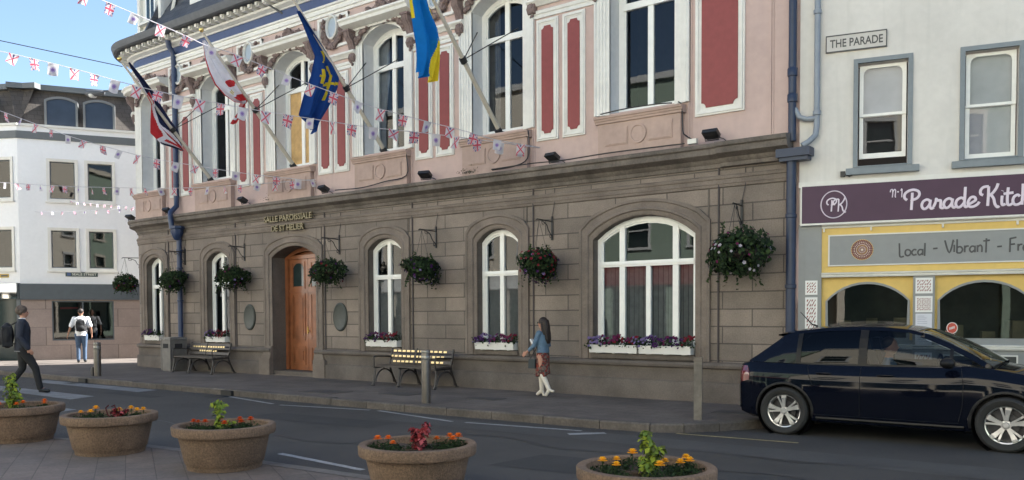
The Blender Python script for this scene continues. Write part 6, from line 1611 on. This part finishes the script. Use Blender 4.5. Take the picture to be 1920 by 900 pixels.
for sg_ in (-1, 1):
    for wx in (0, 2.57):
        mb = MB(); rows = [[], [], [], []]
        for k in range(25):
            a = radians(-10)+radians(200)*k/24
            for q, (r_, o_) in enumerate(((.350, -.05), (.360, .004), (.385, .007), (.395, -.002))):
                x, z = wx+r_*cos(a), .315+r_*sin(a); xx = min(max(x, -.66), 3.25); p = onbody(xx, max(z, .20), o_, sg_); rows[q].append((x, p[1], z))
        mb.grid(rows); mb.build('wheel_arch_lip', m_trimb, car, local=True, smooth=60)
mb = MB(); rows = []
for z, o_ in ((.18, .0), (.19, .012), (.25, .014), (.27, .0)): rows.append([onbody(.42+1.72*k/12, z, o_) for k in range(13)])
mb.grid(rows); mb.build('sill_trim', m_trimb, car, local=True)
mb = MB(); mb.box(-.72, -.66, -.55, .55, .30, .38); mb.build('rear_bumper_trim', m_trimb, car, local=True)
# wheels
def wheel(x, y, rot, sg_):
    o = bpy.data.objects.new('wheel', None)
    mb = MB(); mb.lathe([(.218, .02), (.235, -.0), (.285, -.012), (.305, .0), (.318, .02), (.32, .05), (.32, .15), (.318, .18), (.30, .20), (.235, .205), (.218, .19)], (0, 0, 0), 48, axis='y', capb=False)
    # lathe axis y runs outward along -y: offset so that outer face sits at y = -sg
    T = mb
    for i, p in enumerate(T.v): T.v[i] = (p[0], (p[1]+.20)*1.0, p[2])
    T.v = [(a, (b if sg_ > 0 else -b), c) for a, b, c in T.v]
    ty = T.build('wheel', m_tyre, car, local=True, smooth=40); ty.location = (x, y, .315); ty.scale = (1, 1, 1)
    rim = MB(); rim.lathe([(.220, .0), (.220, .012), (.206, .018), (.202, .05), (.200, .17)], (0, 0, 0), 40, axis='y', capb=False)
    rim.v = [(a, (b+.19), c) for a, b, c in rim.v]
    rim.v = [(a, (b if sg_ > 0 else -b), c) for a, b, c in rim.v]; rr = rim.build('rim', m_alloy, ty, local=True, smooth=40)
    sp = MB()
    for k in range(5):
        for d_, w0, w1 in ((-.17, .020, .030), (.20, .010, .012)):
            a = rot+2*pi*k/5
            def P(r, da, yy, wv):
                c_ = Vector((cos(a+da)*r, 0, sin(a+da)*r)); t_ = Vector((-sin(a+da), 0, cos(a+da))); return [tuple(c_+t_*q*wv+Vector((0, yy, 0))) for q in (-1, 1)]
            r_ = [P(.045, d_*.9, .178, w0*.9), P(.12, d_*.9, .182, w0*1.1), P(.178, d_*1.0, .188, w1), P(.207, d_*1.1, .188, w1*1.1)]
            rr_ = [P(.045, d_*.9, .155, w0*.9), P(.12, d_*.9, .155, w0*1.1), P(.178, d_*1.0, .16, w1), P(.207, d_*1.1, .165, w1*1.1)]
            for q in range(3):
                A0, A1 = r_[q]; B0, B1 = r_[q+1]; C0, C1 = rr_[q]; D0, D1 = rr_[q+1]
                sp.add([A0, A1, B1, B0, C0, C1, D1, D0], [(0, 1, 2, 3), (0, 3, 7, 4), (1, 5, 6, 2)])
    sp.v = [(a, (b if sg_ > 0 else -b), c) for a, b, c in sp.v]; sp.build('spoke', m_alloy, ty, local=True)
    hb_ = MB(); hb_.lathe([(.001, -.186), (.03, -.186), (.034, -.182), (.036, -.17), (.055, -.168), (.058, -.15)], (0, 0, 0), 20, axis='y', capb=False)
    hb_.v = [(a, (b if sg_ > 0 else -b), c) for a, b, c in hb_.v]; hb_.build('hub', m_alloy, ty, local=True, smooth=40)
    dk = MB(); dk.lathe([(.001, -.06), (.20, -.06), (.20, -.05)], (0, 0, 0), 30, axis='y', capb=False); dk.lathe([(.06, -.11), (.135, -.11), (.135, -.09)], (0, 0, 0), 24, axis='y', capb=False)
    dk.v = [(a, (b if sg_ > 0 else -b), c) for a, b, c in dk.v]; dk.build('brake_disc', m_alloyd, ty, local=True)
    return ty
for wx, rot in ((0, 1.75), (2.57, 1.62)):
    for sg_ in (-1, 1): wheel(wx, sg_*.66, rot, sg_)
mb = MB()
for wx in (0, 2.57):
    for sg_ in (-1, 1): mb = MB(); mb.lathe([(.001, 0), (.362, 0), (.362, .28*-sg_)], (wx, sg_*.56, .315), 30, axis='y', capb=False); mb.build('wheel_housing', m_trimb, car, local=True)
# ================================================================ PEOPLE
def remesh(mb, name, mats, parent, voxel, mif=None, smooth_it=3, local=True):
    me = mb.mesh('tmp', mats, fix=False); ob = bpy.data.objects.new('tmp', me); COL.objects.link(ob)
    md = ob.modifiers.new('r', 'REMESH'); md.mode = 'VOXEL'; md.voxel_size = voxel
    if smooth_it: ms = ob.modifiers.new('s', 'SMOOTH'); ms.iterations = smooth_it; ms.factor = .5
    bpy.context.view_layer.update()
    m2 = bpy.data.meshes.new_from_object(ob.evaluated_get(bpy.context.evaluated_depsgraph_get())); bpy.data.objects.remove(ob); bpy.data.meshes.remove(me)
    m2.name = name; m2.materials.clear()
    for m in (mats if isinstance(mats, (list, tuple)) else [mats]): m2.materials.append(m)
    if mif:
        for p in m2.polygons: p.material_index = mif(p.center)
    else:
        for p in m2.polygons: p.material_index = 0
    m2.shade_smooth()
    o = bpy.data.objects.new(name, m2); COL.objects.link(o); o.parent = parent; return o
def ball(mb, c, r, n=12):
    rx, ry, rz = r if isinstance(r, (tuple, list)) else (r, r, r); rows = []
    for i in range(n//2+1):
        ph = -pi/2+pi*i/(n//2); rows.append([(c[0]+max(rx*cos(ph), 1e-4)*cos(2*pi*k/n), c[1]+max(ry*cos(ph), 1e-4)*sin(2*pi*k/n), c[2]+rz*sin(ph)) for k in range(n)])
    o = len(mb.v); mb.grid(rows, 0, True); mb.f.append(tuple(o+k for k in reversed(range(n)))); mb.m.append(0); mb.f.append(tuple(o+(len(rows)-1)*n+k for k in range(n))); mb.m.append(0)
def limb(mb, pts, rs, n=10):
    mb.tube(pts, rs, n)
    for p, r in ((pts[0], rs[0]), (pts[-1], rs[-1])): ball(mb, p, max(r) if isinstance(r, tuple) else r)
def hand(mb, wrist, d, palm_n, s=1.):
    """wrist point, direction of the hand, palm normal"""
    w_ = Vector(wrist); d = Vector(d).normalized(); n = Vector(palm_n); n = (n-d*n.dot(d)).normalized(); b = d.cross(n)
    c = w_+d*.045*s; mb.obox(tuple(c), tuple(d*.045*s), tuple(b*.038*s), tuple(n*.013*s))
    for k, (off, L) in enumerate(((-.030, .062), (-.010, .072), (.010, .068), (.030, .052))):
        p0 = w_+d*.085*s+b*off*s; p1 = p0+d*L*.5*s+n*.010*s; p2 = p1+d*L*.42*s+n*.025*s
        mb.tube([p0, p1, p2], [.0095*s, .009*s, .0075*s], 6)
    p0 = w_+d*.02*s-b*.03*s; mb.tube([p0, p0+d*.035*s-b*.025*s+n*.01*s, p0+d*.065*s-b*.028*s+n*.025*s], [.012*s, .011*s, .009*s], 6)
def torso_rings(H, waist=.075, chest=.105, hip=.10, wd=(.165, .135, .175)):
    hipz, shz = .52*H, .825*H
    return [((0, 0, hipz-.06), (.085, .115)), ((0, 0, hipz), (hip, wd[0])), ((0, 0, .60*H), (waist+.015, wd[1]+.005)), ((.0, 0, .66*H), (waist+.02, wd[1])), ((.01, 0, .73*H), (chest, wd[2]-.01)), ((.005, 0, .79*H), (chest-.01, wd[2])), ((0, 0, .825*H), (.07, .12)), ((.0, 0, .85*H), (.05, .06)), ((.008, 0, .89*H), (.045, .048))]
def figure(H, pose, female=False):
    """joint dictionary; +x forward, +y the figure's left"""
    J = dict(pose); return J
def build_body(t, H, J, skin, voxel=.009, female=False, name='body'):
    mb = MB(); tr = torso_rings(H, wd=(.165, .12, .16) if female else (.165, .145, .185)); mb.tube([p for p, _ in tr], [r for _, r in tr], 16)
    hz = .93*H; hx = .015
    ball(mb, (hx, 0, hz+.012), (.092, .075, .105), 16); ball(mb, (hx+.035, 0, hz-.045), (.052, .052, .06), 12)   # skull, jaw
    mb.tube([(hx+.085, 0, hz+.012), (hx+.108, 0, hz-.018), (hx+.090, 0, hz-.026)], [.010, .014, .010], 6)       # nose
    mb.tube([(hx+.083, -.018, hz-.05), (hx+.092, 0, hz-.052), (hx+.083, .018, hz-.05)], [.006, .008, .006], 6)  # lips
    for s in (-1, 1):
        ball(mb, (hx-.005, s*.078, hz-.005), (.018, .009, .03), 8)
        S_, E_, W_ = [Vector(J[k+('L' if s > 0 else 'R')]) for k in ('sh', 'el', 'wr')]
        limb(mb, [S_, S_.lerp(E_, .5), E_, E_.lerp(W_, .4), W_], [.05, .043, .037, .035, .024])
        hand(mb, W_, W_-E_, (0, -s, 0) if 'pn' not in J else J['pn'], 1.0)
        Hp, K, A, T = [Vector(J[k+('L' if s > 0 else 'R')]) for k in ('hp', 'kn', 'an', 'to')]
        limb(mb, [Hp, Hp.lerp(K, .4), K, K.lerp(A, .35), A], [.088, .078, .052, .052, .034], 12)
        limb(mb, [A, A.lerp(T, .6), T], [.036, .035, .025])
    o = remesh(mb, name, skin, t, voxel); 
    eb = MB()
    for s in (-1, 1): ball(eb, (hx+.082, s*.03, hz+.012), .0095, 8)
    eb.build('eyes', mat('dark_eye', (.02, .015, .012), .2), t, local=True, smooth=180)
    return o
def sleeves(mb, J, r, upto=1.0):
    for s in 'LR':
        S_, E_, W_ = [Vector(J[k+s]) for k in ('sh', 'el', 'wr')]
        if upto <= .5: limb(mb, [S_, S_.lerp(E_, .45), S_.lerp(E_, upto*2)], [r+.012, r+.006, r+.008])
        else: limb(mb, [S_, S_.lerp(E_, .5), E_, E_.lerp(W_, .5), E_.lerp(W_, (upto-.5)*2)], [r+.012, r+.004, r-.002, r-.008, r-.010])
def legs(mb, J, r, upto=1.):
    for s in 'LR':
        Hp, K, A = [Vector(J[k+s]) for k in ('hp', 'kn', 'an')]
        limb(mb, [Hp, Hp.lerp(K, .45), K, K.lerp(A, .5), K.lerp(A, upto)], [r+.03, r+.012, r-.01, r-.018, r-.022], 12)
def shoe(mb, J, s, sc=1.):
    A, T = Vector(J['an'+s]), Vector(J['to'+s]); d = (T-A); 
    mb.tube([A+Vector((0, 0, .0)), A.lerp(T, .0)-Vector((.02, 0, .03)), A.lerp(T, .5)-Vector((0, 0, .012)), T, T+d.normalized()*.035], [.045*sc, .047*sc, .046*sc, .042*sc, .02], 10)
m_skin = mat('skin', (.42, .22, .15), .6, .05, 20); m_skin2 = mat('tanned_skin', (.33, .17, .11), .6, .05, 20)
m_hair = mat('dark_brown_hair', (.018, .010, .007), .6, .25, 40, .4, 90)
m_navy = mat('navy_jacket', (.022, .026, .04), .85, .15, 12, .2, 60); m_blk = mat('black_cloth', (.014, .014, .016), .85, .15, 12, .2, 60)
m_denim = mat('light_denim', (.10, .165, .24), .85, .15, 14, .25, 60, var2=.15, scale2=8); m_jean = mat('blue_jeans', (.06, .095, .16), .85, .15, 14, .2, 60)
m_wshirt = mat('white_t_shirt', (.78, .78, .80), .85, .04, 10, .15, 50); m_boot = mat('cream_leather', (.62, .57, .49), .5, .05, 10)
m_shoe = mat('black_shoe', (.012, .012, .012), .4)
def skirtmat():
    m = mat('patterned_skirt', (.18, .04, .03), .85, .1, 10); t = m.node_tree; p = t.nodes['Principled BSDF']
    v = t.nodes.new('ShaderNodeTexVoronoi'); v.inputs['Scale'].default_value = 34; g = t.nodes.new('ShaderNodeNewGeometry'); t.links.new(g.outputs['Position'], v.inputs['Vector'])
    r = t.nodes.new('ShaderNodeValToRGB'); e = r.color_ramp; e.elements[0].color = (.20, .03, .02, 1); e.elements[1].color = (.04, .035, .03, 1); e.elements[1].position = .55
    q = e.elements.new(.35); q.color = (.09, .02, .02, 1); q = e.elements.new(.7); q.color = (.14, .10, .08, 1); r.color_ramp.interpolation = 'CONSTANT'
    sp = t.nodes.new('ShaderNodeSeparateColor'); t.links.new(v.outputs['Color'], sp.inputs[0]); t.links.new(sp.outputs[0], r.inputs[0]); t.links.new(r.outputs[0], p.inputs['Base Color']); return m
# --- woman walking left
t = thing('person', 'woman in denim jacket, red patterned skirt and cream boots walking past the hall', 'person', (-8.68, -.82, ZP), pi); t.scale = (.86, .86, .86); woman = t
H = 1.66
J = dict(shL=(0, .155, 1.34), elL=(.09, .20, 1.08), wrL=(.30, .19, .93), shR=(0, -.155, 1.34), elR=(-.02, -.20, 1.08), wrR=(.22, -.12, 1.12),
         hpL=(0, .085, .86), knL=(-.02, .08, .50), anL=(-.21, .08, .16), toL=(-.13, .085, .045), hpR=(0, -.085, .86), knR=(.10, -.08, .49), anR=(.09, -.08, .115), toR=(.21, -.085, .035))
build_body(t, H, J, m_skin, .009, True)
mb = MB(); mb.tube([(0, 0, .93), (0, 0, 1.0), (0, 0, 1.12), (.012, 0, 1.22), (.005, 0, 1.31), (-.005, 0, 1.37), (-.012, 0, 1.40)], [(.125, .16), (.115, .15), (.115, .15), (.128, .165), (.11, .17), (.085, .12), (.06, .07)], 16); sleeves(mb, J, .052, .80)
mb.tube([(-.03, -.06, 1.39), (-.055, 0, 1.405), (-.03, .06, 1.39), (.05, .05, 1.35)], .018, 6)
remesh(mb, 'denim_jacket', m_denim, t, .011)
mb = MB(); mb.tube([(0, 0, .97), (0, 0, .88), (.01, 0, .78), (.01, 0, .62), (.005, 0, .47), (.0, 0, .45)], [(.10, .14), (.125, .168), (.135, .165), (.15, .15), (.165, .145), (.16, .14)], 18)
mb.tube([(-.02, .10, .70), (-.09, .10, .5), (-.11, .09, .43)], [.05, .05, .045], 8)
remesh(mb, 'skirt', skirtmat(), t, .012)
for s in 'LR':
    mb = MB(); K, A, T = [Vector(J[k+s]) for k in ('kn', 'an', 'to')]
    limb(mb, [K.lerp(A, -.06), K.lerp(A, .25), K.lerp(A, .7), A], [.062, .062, .05, .045], 12); d = (T-A); mb.tube([A, A.lerp(T, .5), T, T+Vector((d.x, 0, 0)).normalized()*.03], [.046, .042, .036, .018], 10)
    n = d.normalized(); heel = A+Vector((-.03, 0, -.02)); hd = Vector((-.02, 0, -.085)) if s == 'R' else Vector((-.085, 0, .0)) ; mb.tube([heel+Vector((.01, 0, .02)), heel+hd*.5, heel+hd], [.034, .028, .026], 8)
    remesh(mb, 'boot', m_boot, t, .009, smooth_it=2)
mb = MB(); ball(mb, (-.01, 0, 1.575), (.108, .092, .11), 14); mb.tube([(-.05, 0, 1.60), (-.095, 0, 1.48), (-.12, 0, 1.34), (-.14, 0, 1.20), (-.145, 0, 1.12)], [(.08, .09), (.065, .09), (.05, .10), (.04, .09), (.015, .05)], 12)
mb.tube([(-.02, .08, 1.56), (-.04, .085, 1.42), (-.08, .08, 1.30)], [.028, .03, .02], 8); mb.tube([(-.02, -.08, 1.56), (-.04, -.085, 1.42), (-.08, -.08, 1.30)], [.028, .03, .02], 8)
h = remesh(mb, 'hair', m_hair, t, .009, smooth_it=2)
mb = MB(); mb.obox((.095, .0, 1.562), (.012, 0, 0), (0, .062, 0), (0, 0, .018)); mb.tube([(.09, .06, 1.565), (.0, .085, 1.57)], .004, 4); mb.build('sunglasses', m_shoe, t, local=True)
mb = MB(); mb.tube([(0, 0, .955), (0, 0, .985)], [(.118, .152), (.115, .150)], 18); mb.build('white_shirt_hem', m_wshirt, t, local=True)
# bag and cup belong to themselves
Rz = Matrix.Rotation(pi, 3, 'Z'); base = Vector((-8.68, -.82, ZP))
bp = base+Rz @ (Vector((.17, .14, .70))*.86)
t2 = thing('handbag', 'small dark crossbody handbag hanging at the walking woman\'s hip', 'handbag', tuple(bp), pi); t2.scale = (.86, .86, .86)
mb = MB(); mb.obox((0, 0, 0), (.085, 0, 0), (0, .035, 0), (-.01, 0, .10)); mb.obox((0, .036, .04), (.08, 0, 0), (0, .004, 0), (-.005, 0, .05)); mb.build('bag_body', mat('dark_teal_leather', (.02, .03, .035), .5, .1), t2, local=True)
mb = MB(); mb.tube(smooth_line([(-.06, 0, .10), (-.12, .03, .35), (-.17, .0, .62), (-.17, -.12, .68), (-.10, -.2, .55), (.0, -.12, .3), (.07, -.01, .1)]), .007, 5); mb.build('strap', m_blk, t2, local=True)
cp = base+Rz @ (Vector((.32, -.07, 1.15))*.86); mb = MB(); mb.obox((0, 0, 0), (.03, 0, .05), (0, .035, 0), (.012, 0, -.006)); o = mb.build('folded_paper', m_wshirt, loc=None); o.location = cp; o.rotation_euler = (0, 0, pi); tag(o, 'small white folded paper held in front of the walking woman\'s chest', 'paper')
# --- man in navy jacket with big backpack, left edge
rz = radians(66); base1 = Vector((-18.75, -5.38, .0))
t = thing('person', 'curly-haired man in dark jacket and black trousers striding over the zebra crossing', 'person', tuple(base1), rz); H = 1.82
J = dict(shL=(-.01, .20, 1.48), elL=(-.10, .25, 1.20), wrL=(.02, .26, .97), shR=(-.01, -.20, 1.48), elR=(-.06, -.27, 1.19), wrR=(.10, -.27, .95),
         hpL=(0, .095, .94), knL=(-.02, .10, .52), anL=(-.26, .10, .18), toL=(-.15, .10, .06), hpR=(0, -.095, .94), knR=(.22, -.10, .53), anR=(.30, -.10, .10), toR=(.45, -.11, .045))
build_body(t, H, J, m_skin, .010)
mb = MB(); mb.tube([(-.01, 0, .90), (-.01, 0, .97), (0, 0, 1.10), (.0, 0, 1.25), (0, 0, 1.38), (-.005, 0, 1.47), (-.01, 0, 1.54), (-.01, 0, 1.57)], [(.15, .20), (.15, .20), (.145, .19), (.15, .20), (.145, .215), (.12, .20), (.075, .10), (.06, .07)], 18); sleeves(mb, J, .068, .97); remesh(mb, 'jacket', m_navy, t, .013, smooth_it=2)
mb = MB(); legs(mb, J, .085, .97); ball(mb, (0, 0, .93), (.13, .18, .10)); remesh(mb, 'trousers', m_blk, t, .013, smooth_it=2)
for s in 'LR': mb = MB(); shoe(mb, J, s, 1.05); remesh(mb, 'shoe', m_shoe, t, .010, smooth_it=2)
mb = MB(); ball(mb, (-.015, 0, 1.735), (.115, .105, .105), 14); rnd = random.Random(4)
for k in range(60):
    d = dirn(rnd)
    if d.z < -.35 or (d.x > .55 and d.z < .4): continue
    ball(mb, (-.015+d.x*.108, d.y*.10, 1.735+d.z*.10), .026, 6)
remesh(mb, 'hair', mat('grey_brown_hair', (.10, .075, .06), .8, .3, 40, .5, 80), t, .010, smooth_it=1)
mb = MB(); mb.tube([(-.0, 0, 1.555), (-.0, 0, 1.585)], .062, 14); mb.build('shirt_collar', m_wshirt, t, local=True)
mb = MB(); mb.tube([(-.01, 0, .885), (-.01, 0, .90)], [(.148, .192), (.148, .195)], 18); mb.build('shirt_hem', mat('grey_hem', (.3, .3, .32), .8), t, local=True)
def backpack(base, rz, z, sz, m, label, straps):
    R = Matrix.Rotation(rz, 3, 'Z'); b = base+R @ Vector((-.13-sz[0], 0, z)); t = thing('backpack', label, 'backpack', tuple(b), rz)
    mb = MB(); ball(mb, (0, 0, 0), (sz[0], sz[1], sz[2]), 16); mb.obox((0, 0, -.02), (sz[0]*.75, 0, 0), (0, sz[1]*.82, 0), (0, 0, sz[2]*.78)); ball(mb, (-sz[0]*.75, 0, -sz[2]*.35), (sz[0]*.6, sz[1]*.7, sz[2]*.42), 12)
    remesh(mb, 'bag_body', m, t, .012, smooth_it=4)
    mb = MB(); mb.tube([(-sz[0]*1.02, -sz[1]*.5, sz[2]*.15), (-sz[0]*1.1, 0, sz[2]*.2), (-sz[0]*1.02, sz[1]*.5, sz[2]*.15)], .006, 5); mb.build('zip', m_trimb, t, local=True)
    for s in (-1, 1):
        mb = MB(); q = sz[0]+.13; mb.tube(smooth_line([(sz[0]*.6, s*.09, sz[2]*.8), (q-.05, s*.12, sz[2]*.8+straps), (q+.10, s*.13, sz[2]*.75), (q+.16, s*.14, sz[2]*.2), (q+.05, s*.2, -sz[2]*.4), (sz[0]*.5, s*.15, -sz[2]*.7)]), [(.006, .02)]*21 if False else .012, 6); mb.build('shoulder_strap', m, t, local=True)
    return t
R1 = Matrix.Rotation(rz, 3, 'Z')
backpack(base1+R1 @ Vector((-.02, .06, 0)), rz, 1.22, (.13, .19, .27), m_blk, 'large black backpack on the man crossing at the left edge', .06)
# --- man in white T-shirt, far left
rz = radians(150); base2 = Vector((-27.25, .0, ZP))
t = thing('person', 'man in white T-shirt and jeans with a small backpack, standing by the granite shop window', 'person', tuple(base2), rz); H = 1.74
J = dict(shL=(0, .19, 1.41), elL=(-.02, .30, 1.14), wrL=(.04, .38, .90), shR=(0, -.19, 1.41), elR=(-.06, -.28, 1.14), wrR=(.04, -.30, .90),
         hpL=(0, .09, .90), knL=(.03, .09, .50), anL=(-.03, .09, .10), toL=(.10, .10, .04), hpR=(0, -.09, .90), knR=(.06, -.09, .50), anR=(.05, -.09, .10), toR=(.19, -.10, .04))
build_body(t, H, J, m_skin2, .011)
mb = MB(); mb.tube([(0, 0, .86), (0, 0, .95), (0, 0, 1.1), (0, 0, 1.25), (0, 0, 1.36), (-.005, 0, 1.44), (-.01, 0, 1.49)], [(.14, .185), (.135, .18), (.13, .17), (.135, .19), (.13, .205), (.10, .17), (.06, .075)], 16); sleeves(mb, J, .065, .40); remesh(mb, 't_shirt', m_wshirt, t, .013, smooth_it=2)
mb = MB(); legs(mb, J, .078, .96); ball(mb, (0, 0, .90), (.125, .165, .09)); remesh(mb, 'jeans', m_jean, t, .013, smooth_it=2)
for s in 'LR': mb = MB(); shoe(mb, J, s); remesh(mb, 'shoe', m_shoe, t, .011, smooth_it=2)
mb = MB(); ball(mb, (-.01, 0, 1.655), (.102, .086, .088), 14); remesh(mb, 'hair', m_hair, t, .011, smooth_it=1)
backpack(base2, rz, 1.20, (.085, .15, .21), m_blk, 'small black backpack on the man in the white T-shirt', .05)
# --- driver in the car
t = thing('person', 'driver behind the open front window of the dark blue car, only head and shoulder visible', 'person', (CX+1.22, CY-.36, .52), 0)
mb = MB(); mb.tube([(0, 0, 0), (-.02, 0, .2), (-.03, 0, .38), (-.03, 0, .48), (-.02, 0, .56)], [(.12, .17), (.11, .16), (.11, .19), (.06, .09), (.045, .05)], 14); ball(mb, (-.01, 0, .67), (.092, .075, .11), 14); ball(mb, (.03, 0, .62), (.05, .05, .055), 10)
mb.tube([(.07, 0, .67), (.098, 0, .645), (.075, 0, .635)], [.01, .013, .01], 6)
limb(mb, [(-.02, -.19, .42), (.06, -.23, .22), (.30, -.16, .30)], [.05, .042, .028]); hand(mb, (.32, -.15, .31), (1, .1, .3), (0, 1, 0)); limb(mb, [(-.02, .19, .42), (.08, .22, .22), (.32, .12, .30)], [.05, .042, .028]); hand(mb, (.34, .11, .31), (1, -.1, .3), (0, -1, 0))
remesh(mb, 'body', [m_skin, m_denim], t, .011, lambda c: 0 if c.z > .52 or c.x > .22 else 1)
mb = MB(); ball(mb, (-.03, 0, .70), (.092, .085, .095), 12); remesh(mb, 'hair', m_hair, t, .011, smooth_it=1)
